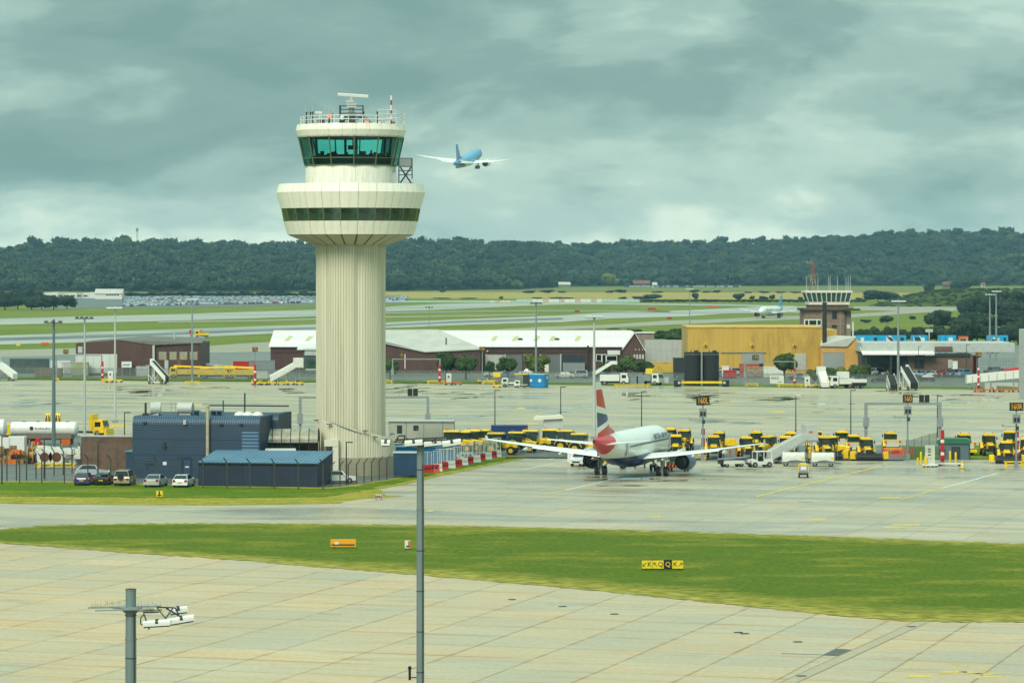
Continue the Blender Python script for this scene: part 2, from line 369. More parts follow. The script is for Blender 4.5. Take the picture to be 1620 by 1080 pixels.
sheet('repair_patch', px([(1236, 1033.5), (1300, 1035.5), (1301, 1034.8), (1237, 1032.8)]), .012, PATCHM, taxi)
for (x, y) in ((1268, 1069), (1442, 991), (1168, 1000), (1178, 1002), (1262, 1015), (890, 959), (972, 971), (810, 948)):
    a = g(x, y); MB().cbox(0, 0, 0, .55, .4, .03, .3).build('drain_cover', DARK, taxi, loc=(a[0], a[1], .012))
# faded stand lettering on the concrete, bottom right and mid right
for (pts) in ([(1434, 1071), (1478, 1071), (1472, 1067.5), (1440, 1067)], [(1508, 1061), (1570, 1068), (1572, 1066.5), (1512, 1059.5)], [(1488, 1064), (1530, 1063), (1529, 1061.5), (1490, 1062)], [(1480, 1066), (1600, 1064.5), (1600, 1063.5), (1480, 1065)], [(1540, 1072), (1588, 1070), (1586, 1068.5), (1541, 1070)], [(1506, 1050), (1560, 1058), (1561, 1057), (1507, 1049)]):
    sheet('faded_marking', px(pts), .011, PAINTY, taxi)
# ---- grass islands
isl = [(-120, 850), (-60, 842), (0, 837), (60, 832), (150, 828.5), (300, 827.5), (450, 828), (560, 829), (700, 831), (850, 834), (1000, 838), (1150, 842.5), (1300, 848), (1450, 853.5), (1620, 860), (1760, 866),
       (1760, 985), (1620, 984), (1500, 983.5), (1420, 982), (1390, 979), (1330, 974), (1200, 961), (1080, 948), (1000, 940), (900, 930), (800, 921), (700, 912.5), (600, 904), (500, 896.5), (400, 888), (300, 880.5), (200, 874), (100, 866.5), (0, 858.5), (-60, 854)]
def wobble(pts, amp=.25, step=1.2, seed=1):
    rr = random.Random(seed); P = [Vector(p) for p in pts]; out = []
    for a, b in zip(P, P[1:] + P[:1]):
        n = max(1, min(90, int((b - a).length / step)))
        for i in range(n):
            q = a.lerp(b, i / n); out.append((q.x + rr.uniform(-amp, amp), q.y + rr.uniform(-amp, amp)))
    return out
up_e = isl[:16]; lo_e = isl[16:][::-1]
def island_mesh(name, up, lo, m, z, ncol=260, nrow=26, dry_lo=.24, dry_up=.10, seed=1):
    # fine sheet between two edges; the 'dry' attribute rises towards the mown rims
    rr = np.random.RandomState(seed); P = []; dry = []
    x0, x1 = up[0][0], up[-1][0]
    for i in range(ncol):
        x_ = x0 + (x1 - x0) * i / (ncol - 1); yu = np.interp(x_, [p[0] for p in up], [p[1] for p in up]); yl = np.interp(x_, [p[0] for p in lo], [p[1] for p in lo])
        for j in range(nrow):
            t_ = j / (nrow - 1); y_ = yu + (max(yl, yu + .5) - yu) * t_
            if j in (0, nrow - 1): y_ += rr.uniform(-.8, .8)
            p_ = g(x_, y_); P.append((p_[0], p_[1], z)); dry.append(max(0, 1 - (1 - t_) / dry_lo) if t_ > .5 else max(0, .75 * (1 - t_ / dry_up)))
    me = bpy.data.meshes.new(name); me.from_pydata(P, [], [(i * nrow + j, i * nrow + j + 1, (i + 1) * nrow + j + 1, (i + 1) * nrow + j) for i in range(ncol - 1) for j in range(nrow - 1)]); me.update(); bmfix(me)
    at = me.attributes.new('dry', 'FLOAT', 'POINT'); at.data.foreach_set('value', np.array(dry, dtype=np.float32)); me.materials.append(m)
    if me.polygons[0].normal.z < 0: me.flip_normals()
    return obj(name, me)
def turf_rim(name):
    m = turf(name, (82, 102, 22), (138, 132, 50), .5); t = m.node_tree; k = t.links; b = t.nodes['Principled BSDF']; src = b.inputs['Base Color'].links[0].from_socket
    at = t.nodes.new('ShaderNodeAttribute'); at.attribute_name = 'dry'; geo = t.nodes.new('ShaderNodeNewGeometry'); q = t.nodes.new('ShaderNodeMapping'); q.inputs['Scale'].default_value = (.25, .5, 1); k.new(geo.outputs['Position'], q.inputs['Vector'])
    n = t.nodes.new('ShaderNodeTexNoise'); n.inputs['Scale'].default_value = 1.0; n.inputs['Detail'].default_value = 10; n.inputs['Roughness'].default_value = .7; k.new(q.outputs[0], n.inputs['Vector'])
    a_ = t.nodes.new('ShaderNodeMath'); a_.operation = 'MULTIPLY_ADD'; a_.inputs[1].default_value = .75; k.new(at.outputs['Fac'], a_.inputs[0]); k.new(n.outputs['Fac'], a_.inputs[2])
    r = t.nodes.new('ShaderNodeMapRange'); r.inputs['From Min'].default_value = .62; r.inputs['From Max'].default_value = 1.05; k.new(a_.outputs[0], r.inputs['Value'])
    n2_ = t.nodes.new('ShaderNodeTexNoise'); n2_.inputs['Scale'].default_value = 3.0; n2_.inputs['Detail'].default_value = 8; k.new(q.outputs[0], n2_.inputs['Vector'])
    cr_ = t.nodes.new('ShaderNodeValToRGB'); cr_.color_ramp.elements[0].position = .38; cr_.color_ramp.elements[0].color = lin((104, 106, 32)); cr_.color_ramp.elements[1].position = .62; cr_.color_ramp.elements[1].color = lin((168, 154, 72)); k.new(n2_.outputs['Fac'], cr_.inputs['Fac'])
    mx = t.nodes.new('ShaderNodeMix'); mx.data_type = 'RGBA'; k.new(r.outputs[0], mx.inputs['Factor']); k.new(src, mx.inputs['A']); k.new(cr_.outputs['Color'], mx.inputs['B']); k.new(mx.outputs['Result'], b.inputs['Base Color']); return m
verge = struct(island_mesh('grass_island', up_e, lo_e, turf_rim('island_turf'), .03))
isl2 = [(-120, 760), (100, 761), (300, 767), (520, 771), (560, 767), (620, 757), (700, 741), (790, 721), (832, 722), (822, 727), (790, 733), (700, 752), (640, 766), (600, 774), (610, 783), (640, 784.5), (560, 790), (535, 796), (400, 798.5), (300, 799), (100, 797.5), (-120, 794)]
struct(sheet('grass_verge', wobble(px(isl2), .25, 1.0, 5), .022, T_DRY))
inner2 = [(-120, 762), (100, 763), (300, 769), (520, 773), (560, 769), (620, 759), (700, 743), (790, 723), (820, 723.5), (790, 730), (700, 748), (620, 766), (575, 776), (520, 786), (400, 788), (200, 787), (-120, 784)]
struct(sheet('mown_grass', wobble(px(inner2), .5, 1.2, 6), .032, T_NEAR))
struct(sheet('grass_verge', wobble(px([(1425, 706), (1700, 703), (1700, 727), (1560, 727), (1430, 727)]), .3, 1.2, 8), .022, T_NEAR))
yard = struct(sheet('compound_yard', px([(-150, 690), (300, 690), (620, 700), (800, 705), (830, 722), (790, 721), (700, 741), (620, 757), (560, 767), (520, 771), (300, 767), (100, 761), (-150, 760)]), .008, ASPH))
struct(sheet('equipment_road', px([(690, 704), (1440, 704), (1440, 728), (1180, 730), (832, 724)]), .012, ASPH))
# ---- painted stand markings
def line(pts, w, z=.016, m=PAINTY, name='painted_line'):
    for a, b in zip(pts, pts[1:]): strip(name, g(*a), g(*b), w, z, m, stand)
line([(1195, 786), (1250, 772), (1320, 755), (1395, 737)], .42)
line([(862, 782), (895, 775)], .34); line([(895, 775), (990, 754)], .34, m=PAINTW)
line([(1425, 790), (1490, 772)], .34); line([(1490, 772), (1545, 757.5), (1580, 748)], .34, m=PAINTW)
line([(826, 743), (898, 729)], .32, m=PAINTW); line([(866, 727), (880, 724)], .4, m=PAINTW); line([(905, 726), (918, 723)], .3, m=PAINTW)
line([(580, 780), (1620, 791)], .2, m=mat('worn_white_line', (176, 178, 166), .7, var=.25, scale=.4))
for (x, y, w_) in ((1404, 832, 50), (1392, 836, 40), (1275, 824, 30), (1022, 819, 22), (668, 810, 16), (1384, 789, 40)):
    sheet('painted_bar', px([(x, y - .9), (x + w_, y - .9), (x + w_ + 3, y - 3), (x + 12, y - 3)]), .016, PAINTY, stand)
for (a, b) in (((700, 660), (900, 628)), ((800, 640), (1000, 612)), ((1360, 655), (1480, 625)), ((1460, 640), (1540, 618)), ((60, 650), (330, 632))):
    strip('painted_line', g(*a), g(*b), .35, .004, mat('worn_white_line', (0, 0, 0)), apron)
for (x, y, w_) in ((815, 647, 14), (1217, 652, 24), (302, 641, 16), (830, 671, 20), (1620, 660, 30)):
    sheet('painted_bar', px([(x, y), (x + w_, y), (x + w_ + 3, y - 2.2), (x + 5, y - 2.2)]), .004, PAINTY, apron)
# ---- runway, taxiways and fields beyond the hangars
def far(name, pts, z, m): return struct(sheet(name, px(pts), z, m))
far('runway', [(-60, 532), (0, 530.5), (200, 523), (420, 515.5), (610, 509.6), (740, 504.5), (890, 498.5), (961, 494), (1090, 490.5), (1200, 485), (1300, 484.5), (1300, 494), (1146, 496), (1090, 500), (961, 504), (890, 509.5), (740, 513.5), (610, 519), (420, 528), (200, 539), (0, 545), (-60, 547)], -.02, C_TAXI)
far('runway', [(-60, 504.5), (0, 503.5), (150, 500), (300, 496), (500, 489.5), (610, 485), (700, 480.5), (760, 479), (900, 478), (1150, 481), (1260, 484), (1260, 486), (1150, 483.5), (900, 481), (840, 483), (730, 488.5), (610, 493), (500, 500), (300, 506.5), (0, 513.5), (-60, 514)], -.03, C_TAXI)
DASH = mat('runway_dark_tread', (92, 96, 95), .5, var=.3, scale=.02)
far('runway_tread', [(-60, 536), (200, 528.5), (420, 520), (610, 513.4), (740, 507), (890, 502.5), (890, 505.5), (740, 509.7), (610, 515.8), (420, 523.4), (200, 533), (-60, 541)], 0, DASH)
far('taxiway_link', [(250, 508.6), (420, 505.8), (610, 500.6), (740, 498.6), (850, 496.4), (850, 498), (740, 500.3), (610, 502.4), (420, 507.8), (250, 510.4)], -.02, C_PALE)
far('taxiway_link', [(610, 494.2), (740, 491.6), (900, 490.6), (1060, 492), (1060, 493.4), (900, 492), (740, 493), (610, 495.8)], -.02, C_PALE)
far('parallel_taxiway', [(700, 526), (850, 517), (961, 513.4), (1054, 507), (1146, 504.2), (1200, 501), (1280, 499), (1350, 496.6), (1420, 492), (1350, 490), (1350, 484.3), (1460, 484.8), (1560, 485.6), (1560, 488.4), (1460, 494.5), (1350, 502), (1200, 507.5), (1146, 510), (1054, 514), (961, 518.5), (850, 522.5), (700, 530)], -.015, C_PALE)
far('parallel_taxiway', [(-60, 555), (0, 553.5), (120, 550.5), (320, 548), (380, 543), (440, 540), (520, 535), (620, 528), (700, 526), (760, 540), (760, 570), (-60, 570)], -.015, C_PALE)
far('service_yard', [(-80, 566), (400, 556), (900, 548), (1700, 546), (1700, 616), (1400, 613.5), (900, 607), (400, 601.5), (-80, 597)], -.01, concrete('yard_concrete', (122, 124, 116), (112, 104, 88), wet=.4, scale=.05, wetmin=.3))
far('grass_verge', [(-80, 595.5), (400, 599), (900, 605), (1400, 611), (1700, 613), (1700, 617), (1400, 614.5), (900, 608.3), (400, 602.4), (-80, 599)], .012, T_NEAR)
far('field', [(500, 461.5), (1700, 463.5), (1700, 473.5), (1000, 473), (500, 471)], -.05, T_FLD)
far('field', [(500, 456), (1700, 456), (1700, 463), (500, 461)], -.05, T_FLD2)
far('field', [(-60, 456.5), (500, 458), (500, 461), (-60, 461)], -.05, T_FLD)
far('parking_ground', [(60, 468), (640, 470), (640, 479), (300, 486), (60, 488)], -.04, ASPH)
# ================================================================ control tower
PANEL = mat('tower_panel', (236, 231, 217), .45, var=.035, scale=1.3, rand=.03, stretch=(1, 1, .12), alt=(212, 205, 188))
SHAFT = mat('fluted_concrete', (206, 200, 178), .75, var=.05, scale=.6, stretch=(1, 1, .05), alt=(184, 176, 152))
SHADOWGAP = mat('panel_gap', (84, 80, 66), .8, var=.1)
GLASS_CAB = emit_tint_glass('cab_glass', (.40, .93, .86, 1), .02, .8)
GLASS_RING = mat('ring_glass', (56, 84, 66), .06, var=.4, scale=.5, spec=.7)
MULL = mat('bronze_mullion', (96, 104, 76), .5, metal=.2, var=.1)
CONS = mat('console_black', (20, 26, 26), .6, var=.1)
TX, TY = -19.6, 415.0
tower = thing('control_tower', 'tall cream control tower with fluted shaft, wide ring and teal-glazed cab', 'control tower', (TX, TY, 0))
def polar(prof, n, rf):
    b = MB(); P = []
    for (k_, z) in prof:
        for i in range(n):
            a = 2 * math.pi * i / n; r = rf(a) * k_; P.append((r * math.sin(a), -r * math.cos(a), z))
    F = []
    for j in range(len(prof) - 1):
        for i in range(n): F.append((j * n + i, j * n + (i + 1) % n, (j + 1) * n + (i + 1) % n, (j + 1) * n + i))
    F.append(tuple(range((len(prof) - 1) * n, len(prof) * n)))
    return b.add(P, F)
def shaft_r(a):
    deg = math.degrees(a); r = 4.23
    k_ = ((deg - 15 + 30) % 60) - 30                       # six rounded lobes, grooves at 15 deg + 60 n
    r -= .34 * math.exp(-(k_ / 6.0) ** 2)
    ph = (a * 78 / (2 * math.pi)) % 1.0
    r -= .11 if ph < .30 else 0.0                          # flutes
    return r
polar([(1, 0), (1, 28.2)], 78 * 8, shaft_r).build('shaft', SHAFT, tower)
# skirt wall round the foot and concrete plinth
def skirt_r(a): return 5.45 - (.09 if ((a * 100 / (2 * math.pi)) % 1.0) < .34 else 0)
sb = MB(); n_ = 240; a0, a1 = R(-38), R(118)
P = []
for i in range(n_ + 1):
    a = a0 + (a1 - a0) * i / n_; r = skirt_r(a); t_ = i / n_; zt = 6.6 - 2.6 * min(1, t_ * 1.3)
    P += [(r * math.sin(a), -r * math.cos(a), 2.2), (r * math.sin(a), -r * math.cos(a), zt), (5.1 * math.sin(a), -5.1 * math.cos(a), zt)]
F = []
for i in range(n_): F += [(3 * i, 3 * i + 3, 3 * i + 4, 3 * i + 1), (3 * i + 1, 3 * i + 4, 3 * i + 5, 3 * i + 2)]
sb.add(P, F).build('skirt_wall', SHAFT, tower)
PLINTH = mat('plinth_concrete', (146, 140, 120), .8, var=.15, scale=.5, stretch=(1, 1, .3))
MB().lathe([(5.55, 0), (5.55, 2.2), (5.0, 2.2)], 60, (0, 0), R(-40), R(120)).build('plinth', PLINTH, tower)
pipe = [(4.4 * math.sin(R(-30 + i * 10)), -5.5 * math.cos(R(-30 + i * 10)) - .05, 6.5 - i * .28) for i in range(9)]
MB().tube(pipe, .06).build('handrail', GALV, tower)
for a_, z_ in ((-43, 6.6), (-24, 6.2), (33, 4.6), (62, 4.9), (20, 5.4)):
    w = MB(); x_, y_ = 5.8 * math.sin(R(a_)), -5.8 * math.cos(R(a_)); w.cbox(x_, y_, z_, .62, .25, .1).cyl((x_, y_, z_), (x_ * .93, y_ * .93, z_ - .3), .03); w.build('wall_light', DARK, tower)
du = MB().box(-2.9, -1.2, -6.0, -5.0, 3.6, 4.4).box(-1.9, -1.2, -5.95, -5.0, .5, 3.6); du.build('duct', CREAM, tower)
# ring gallery: panels are separate pieces
NP = 25; STEP = 2 * math.pi / NP; A0 = R(-5.9)
def ring_piece(prof, gap=.02, thick=.12, m=PANEL, name='panel', n=NP, curved=3, off=A0, par=None):
    """one bay of a conical ring (outer face prof, r given at facet middle), repeated n times"""
    st = 2 * math.pi / n; b = MB(); P = []; c = curved + 1
    for (r, z) in prof + [(r - thick, z) for r, z in reversed(prof)]:
        gg = gap / r
        for i in range(c):
            a = gg + (st - 2 * gg) * i / curved; P.append((r * math.sin(a), -r * math.cos(a), z))
    nr = len(prof) * 2; F = []
    for j in range(nr):
        j2 = (j + 1) % nr
        for i in range(curved): F.append((j * c + i, j * c + i + 1, j2 * c + i + 1, j2 * c + i))
    F.append(tuple(j * c for j in range(nr))); F.append(tuple(j * c + curved for j in range(nr))[::-1])
    me = b.add(P, F).mesh(name, m)
    for k_ in range(n): obj(name, me, par or tower, None, off + k_ * st)
# backing core keeps the joints dark
MB().lathe([(4.0, 27.7), (7.50, 28.95), (7.98, 30.6), (8.10, 30.7), (8.32, 32.05), (8.34, 32.15), (8.86, 34.05), (8.60, 35.0), (3, 35.02)], 75).build('ring_core', SHADOWGAP, tower)
ring_piece([(4.45, 27.72), (7.62, 28.93)], .09, .10, mat('soffit_panel', (196, 188, 160), .6, var=.06, scale=.3), 'soffit_panel')
ring_piece([(7.68, 28.98), (8.15, 30.60)], .02)
ring_piece([(8.17, 30.66), (8.44, 32.08)], .09, .08, GLASS_RING, 'window', curved=2)
ring_piece([(8.49, 32.14), (9.03, 34.08), (8.76, 35.10)], .02)
mm = MB(); mm.add([(-.07, -8.19, 30.62), (.07, -8.19, 30.62), (.07, -8.47, 32.12), (-.07, -8.47, 32.12), (-.07, -8.05, 30.62), (.07, -8.05, 30.62), (.07, -8.3, 32.12), (-.07, -8.3, 32.12)], [(0, 1, 2, 3), (4, 7, 6, 5), (0, 3, 7, 4), (1, 5, 6, 2), (0, 4, 5, 1), (3, 2, 6, 7)])
mme = mm.mesh('mullion', MULL)
for k_ in range(NP): obj('mullion', mme, tower, None, A0 + k_ * STEP)
MB().lathe([(8.7, 35.06), (5.4, 35.12)], 50).build('ring_deck', LGREY, tower)
# drum below the cab
MB().lathe([(5.40, 35), (5.40, 37.3)], 50).build('drum_core', SHADOWGAP, tower)
ring_piece([(5.5, 35.12), (5.5, 37.25)], .012, .06, off=A0)
# glazed cab
NC = 13; SC_ = 2 * math.pi / NC; CO = R(6.4)
cab = MB().lathe([(5.55, 37.32), (.2, 37.33)], 52).build('cab_floor', CONS, tower)
sill = MB().lathe([(5.62, 37.27), (5.72, 37.27), (5.72, 37.42), (5.5, 37.42)], NC, (0, 0), CO).build('cab_sill', MULL, tower)
pane = MB()
def facet(r0, z0, r1, z1, ins=.06):
    h = SC_ / 2; b = MB()
    f = lambda r, z, a: (r * math.sin(a), -r * math.cos(a), z)
    return b.add([f(r0, z0, ins / r0), f(r0, z0, SC_ - ins / r0), f(r1, z1, SC_ - ins / r1), f(r1, z1, ins / r1)], [(0, 1, 2, 3)])
pm = facet(5.66, 37.44, 6.40, 40.72).mesh('pane', GLASS_CAB)
mb_ = MB().cyl((0, -5.68, 37.4), (0, -6.44, 40.78), .085, None, 6).mesh('mullion', MULL)
f_ = lambda r, z, a: Vector((r * math.sin(a), -r * math.cos(a), z))
tb_ = MB().cyl(f_(5.84, 38.2, .01), f_(5.84, 38.2, SC_ - .01), .045, None, 5).mesh('transom', MULL)
for k_ in range(NC):
    obj('pane', pm, tower, None, CO + k_ * SC_); obj('mullion', mb_, tower, None, CO + k_ * SC_); obj('transom', tb_, tower, None, CO + k_ * SC_)
MB().lathe([(6.5, 40.74), (4.4, 40.74), (4.0, 40.9), (.1, 40.9)], 39).build('cab_ceiling', CONS, tower)
MB().lathe([(4.9, 37.35), (5.0, 38.35), (4.2, 38.62), (3.6, 38.3), (3.6, 37.35)], 26).build('console_ring', CONS, tower)
rr_ = random.Random(4)
for a_ in range(0, 360, 24):
    r = 4.4 + rr_.uniform(-.3, .2); a = R(a_ + rr_.uniform(-6, 6)); h = rr_.uniform(.25, .55)
    MB().cbox(r * math.sin(a), -r * math.cos(a), 38.5, rr_.uniform(.4, .9), .2, h, -a).build('monitor', CONS, tower)
for a_ in (10, 70, 130, 190, 250, 310):
    a = R(a_); MB().cyl((5.0 * math.sin(a), -5.0 * math.cos(a), 37.3), (5.3 * math.sin(a), -5.3 * math.cos(a), 40.8), .16).build('inner_column', CONS, tower)
MB().cyl((.3, -1, 39.6), (.3, -1, 40.9), .06).box(-.3, .9, -1.2, -.8, 39.3, 39.8).build('signal_lamp', CONS, tower)
for (x_, y_, h_) in ((-1.7, -3.1, 1.55), (2.6, -3.0, 1.5)):
    b = MB().loft([[(x_ + r * math.cos(a), y_ + .7 * r * math.sin(a), z) for a in [2 * math.pi * i / 8 for i in range(8)]] for r, z in ((.18, 37.35), (.2, 38.2), (.27, 38.75), (.09, 38.85), (.12, 38.95), (.1, 39.12), (.03, 39.18))])
    pe = b.build('person', mat('dark_clothing', (30, 34, 40), .8), None, True, loc=(TX, TY, 0)); tag(pe, ['dark-clothed person standing at the desk behind the cab glass, left', 'dark-clothed person standing at the desk behind the cab glass, right'][x_ > 0], 'person')
ring_piece([(6.40, 40.72), (6.69, 41.60), (6.53, 42.30)], .014, .1)
MB().lathe([(6.45, 40.8), (6.58, 41.6), (6.42, 42.25), (.1, 42.28)], 52).build('roof_core', LGREY, tower)
# roof railing, antennas and radar
rl = thing
rail = MB()
for k_ in range(22):
    a = 2 * math.pi * k_ / 22; p_ = (6.1 * math.sin(a), -6.1 * math.cos(a)); rail.cyl((*p_, 42.28), (*p_, 43.3), .055, None, 5)
    a2 = 2 * math.pi * (k_ + 1) / 22; q_ = (6.1 * math.sin(a2), -6.1 * math.cos(a2))
    for z_ in (43.25, 42.8): rail.cyl((*p_, z_), (*q_, z_), .05, None, 5)
rail.build('roof_railing', WHITE, tower)
rp = MB(); 
for z_ in (43.0, 43.5, 43.95):
    rp.tube([(3.6, -4.8, z_), (5.6, -3.6, z_), (6.5, -1.5, z_), (6.5, .5, z_)], .045, 5)
for p_ in ((3.6, -4.8), (4.6, -4.2), (5.6, -3.6), (6.5, -1.5), (6.5, .5)): rp.cyl((*p_, 42.28), (*p_, 43.95), .035, None, 5)
rp.build('access_railing', WHITE, tower)
for (x_, y_, h_) in ((-5.4, -2, 2.4), (-5.0, -1, 1.9), (-4.5, -3, 2.2), (-3.2, 0, 2.5), (-2.6, -2, 2.0), (-1.4, 1, 2.2), (3.2, 0, 2.7), (3.8, 1, 2.2), (1.0, -5.3, 1.0), (4.2, -3.9, 1.4)):
    MB().cyl((x_, y_, 42.3), (x_, y_, 42.3 + h_), .035, .02, 5).build('whip_antenna', LGREY, tower)
for i in range(6): MB().cyl((5.0, -2.5, 42.3 + i * .58), (5.0, -2.5, 42.88 + i * .58), .11, None, 6).build('mast_band', RED if i % 2 == 0 else WHITE, tower)
MB().cyl((-2.3, -5.6, 42.3), (-2.3, -5.6, 42.95), .08).build('lamp_stem', DARK, tower)
OBST = mat('obstruction_lamp', (214, 60, 40), .3); OBST.node_tree.nodes['Principled BSDF'].inputs['Emission Color'].default_value = (1, .15, .08, 1); OBST.node_tree.nodes['Principled BSDF'].inputs['Emission Strength'].default_value = 1.2
MB().cyl((-2.3, -5.6, 42.92), (-2.3, -5.6, 43.3), .2, .16).build('obstruction_lamp', OBST, tower)
MB().cyl((2.2, -5.7, 42.3), (2.2, -5.7, 42.55), .2, .16).build('obstruction_lamp', OBST, tower)
MB().ball((-.8, -5.2, 42.95), .3).build('dome', WHITE, tower)
MB().cbox(-3.7, -4, 43.5, .8, .3, .3, .3).cyl((-3.6, -4, 42.3), (-3.6, -4, 43.6), .05).build('weather_sensor', WHITE, tower)
for (x_, y_) in ((-5.2, -3.0), (-4.7, -3.6), (3.4, -4.4), (-4.4, -4.0), (1.8, -5.2)):
    MB().cyl((x_, y_, 42.3), (x_, y_, 43.6), .07).ball((x_, y_, 43.65), .13, 8).build('camera_stub', DARK, tower)
for q_ in range(16):
    a = R(rr_.uniform(-100, 100)); r_ = rr_.uniform(3.2, 5.9); h_ = rr_.choice((.3, .5, .8, 1.3, 2.0)); w_ = .5 if h_ < .6 else .06
    MB().cbox(r_ * math.sin(a), -r_ * math.cos(a), 42.28, w_, w_, h_).cbox(r_ * math.sin(a), -r_ * math.cos(a), 42.28 + h_, w_ * 1.6, w_ * 1.6, .07).build('roof_fitting', rr_.choice((DARK, GREY, LGREY, WHITE)), tower)
radar = thing('radar_scanner', 'white rotating bar radar on steel lattice frame atop the tall tower', 'radar', (TX + .1, TY, 42.28))
fr = MB()
for x_ in (-1.4, 1.4):
    for y_ in (-1.1, 1.1):
        fr.cyl((x_ * 1.0, y_, 0), (x_, y_, 2.35), .06, None, 6)
for z_ in (1.0, 1.45, 1.9, 2.35):
    fr.tube([(-1.4, -1.1, z_), (1.4, -1.1, z_), (1.4, 1.1, z_), (-1.4, 1.1, z_), (-1.4, -1.1, z_)], .035 if z_ > 1.1 else .07, 5)
for s_ in (-1, 1): fr.tube([(-1.4, s_ * 1.1, 0), (1.4, s_ * 1.1, 1.0)], .05, 5).tube([(1.4, s_ * 1.1, 0), (-1.4, s_ * 1.1, 1.0)], .05, 5)
fr.box(-1.4, 1.4, -1.1, 1.1, .98, 1.06); fr.tube([(1.4, -1.1, 1.0), (2.5, -1.3, 0)], .07, 5).tube([(1.7, -.8, 1.0), (2.8, -1.0, 0)], .05, 5)
fr.build('lattice_frame', DARK, radar)
MB().cyl((0, 0, 0), (0, 0, 2.2), .42, .3).cbox(0, 0, 1.06, .9, .9, .5).build('pedestal', GREY, radar)
MB().cbox(0, 0, 2.1, 1.2, .9, .55).cyl((0, 0, 2.6), (0, 0, 3.5), .22).cbox(-.2, 0, 2.75, 1.0, .5, .3).build('drive_unit', LGREY, radar)
sc = MB(); sc.prism([(-.16, .0), (.16, .0), (.2, .28), (0, .36), (-.2, .28)], -1.85, 1.85).build('scanner_bar', WHITE, radar, loc=(.15, 0, 3.45)).rotation_euler = (0, R(3.5), R(8))
dish = thing('microwave_rig', 'grey lattice equipment rig on the deck at the right of the tower drum', 'antenna rig', (TX + 6.6, TY - 1.5, 35.12))
b = MB()
for x_ in (-.7, .9):
    for y_ in (-.6, .6): b.cyl((x_, y_, 0), (x_, y_, 3.1), .05, None, 5)
for z_ in (1.1, 1.6, 2.1, 3.1): b.tube([(-.7, -.6, z_), (.9, -.6, z_), (.9, .6, z_), (-.7, .6, z_), (-.7, -.6, z_)], .04, 5)
b.tube([(-.5, -.65, .1), (.8, -.65, 2.0)], .1, 5).tube([(.8, -.65, .1), (-.5, -.65, 2.0)], .1, 5)
b.build('lattice_frame', DARK, dish)
MB().cbox(.1, 0, 2.1, 1.5, 1.1, .9).build('equipment_box', GREY, dish)
MB().cbox(-1.35, -.3, 0, .75, .6, 1.35).build('cabinet', LGREY, dish); MB().cbox(.5, -.3, .1, 1.1, .7, .5).build('base_box', LGREY, dish)
MB().cyl((-2.6, -.4, .02), (-2.6, -.4, .9), .04).cyl((-2.9, -.4, .02), (-2.9, -.4, .45), .05).build('stub_antenna', DARK, dish)
# ================================================================ buildings
def ribbed(name, rgb, period=.3, axis='x', rough=.5, alt=None, depth=.6):
    """profiled sheet metal: relief and tone by a wave, weathering by noise"""
    m = mat(name, rgb, rough, var=.1, scale=.25, alt=alt, stretch=(1, 1, .3) if axis == 'x' else (1, 1, 1))
    t = m.node_tree; b = t.nodes['Principled BSDF']; k = t.links
    w = t.nodes.new('ShaderNodeTexWave'); w.wave_type = 'BANDS'; w.bands_direction = {'x': 'X', 'z': 'Z', 'y': 'Y'}[axis]; w.inputs['Scale'].default_value = .314 / period; w.inputs['Distortion'].default_value = 0
    tcn = t.nodes.new('ShaderNodeTexCoord'); k.new(tcn.outputs['Object'], w.inputs['Vector'])
    bp = t.nodes.new('ShaderNodeBump'); bp.inputs['Strength'].default_value = depth; bp.inputs['Distance'].default_value = .04; k.new(w.outputs['Color'], bp.inputs['Height']); k.new(bp.outputs[0], b.inputs['Normal'])
    return m
NAVY = ribbed('navy_cladding_horizontal', (32, 56, 78), .28, 'z', depth=.2, alt=(26, 48, 70))
NAVYV = ribbed('navy_cladding_vertical', (38, 64, 90), .3, 'x', alt=(28, 50, 72))
NAVYD = mat('navy_shed_wall', (20, 36, 60), .6, var=.12, scale=.6)
NAVYR = ribbed('blue_shed_roof', (84, 122, 148), .35, 'x', alt=(66, 104, 134))
BROWN = ribbed('maroon_cladding', (82, 54, 48), .45, 'x', alt=(64, 44, 40))
BROWNR = ribbed('grey_brown_roof', (98, 90, 80), .5, 'x')
ROOFW = ribbed('white_metal_roof', (222, 216, 212), .6, 'x', alt=(206, 200, 194))
ROOFG = ribbed('pale_grey_roof', (184, 180, 170), .6, 'x')
YCLAD = ribbed('ochre_cladding', (192, 156, 68), .5, 'x', alt=(160, 126, 48))
OCHRE = mat('ochre_render', (202, 154, 78), .7, var=.08, scale=.3)
SHUT = ribbed('roller_shutter', (142, 146, 142), .25, 'z')
BRICK = mat('brown_brick', (104, 82, 68), .85, var=.2, scale=1.2)
RAG = R(-9.5)
# ---- blue windowless block
D0 = 404.0; BX0, BX1 = xx(206, D0), xx(414, D0); BW = BX1 - BX0
blue = thing('blue_equipment_block', 'large navy clad block with rounded roof edge and pale flue, beside the tower', 'building', (BX0, D0 + 2.4, 0), RAG)
rd = .9; Hb = 7.35
outl = [(0, 0), (0, Hb - rd)] + [(rd - rd * math.cos(R(a)), Hb - rd + rd * math.sin(R(a))) for a in (15, 30, 45, 60, 75, 90)] + [(13, Hb)] + [(13, 0)]
wall = MB().prism(outl, 0, BW, 'x'); wall.build('wall', NAVY, blue, smooth=25)
for i in range(54):                                        # standing ribs over the curved eave
    x_ = .15 + i * (BW - .3) / 53
    MB().tube([(x_, -.02, Hb - rd - .05)] + [(x_, rd - (rd + .02) * math.cos(R(a)), Hb - rd + (rd + .02) * math.sin(R(a))) for a in (22, 45, 68, 90)], .035, 4).build('eave_rib', NAVYR, blue)
MB().prism([(min(p[0], 7), p[1]) for p in outl], BW + .02, BW + .8, 'x').build('rear_block', NAVY, blue, smooth=25, loc=(0, 6.0, .1))
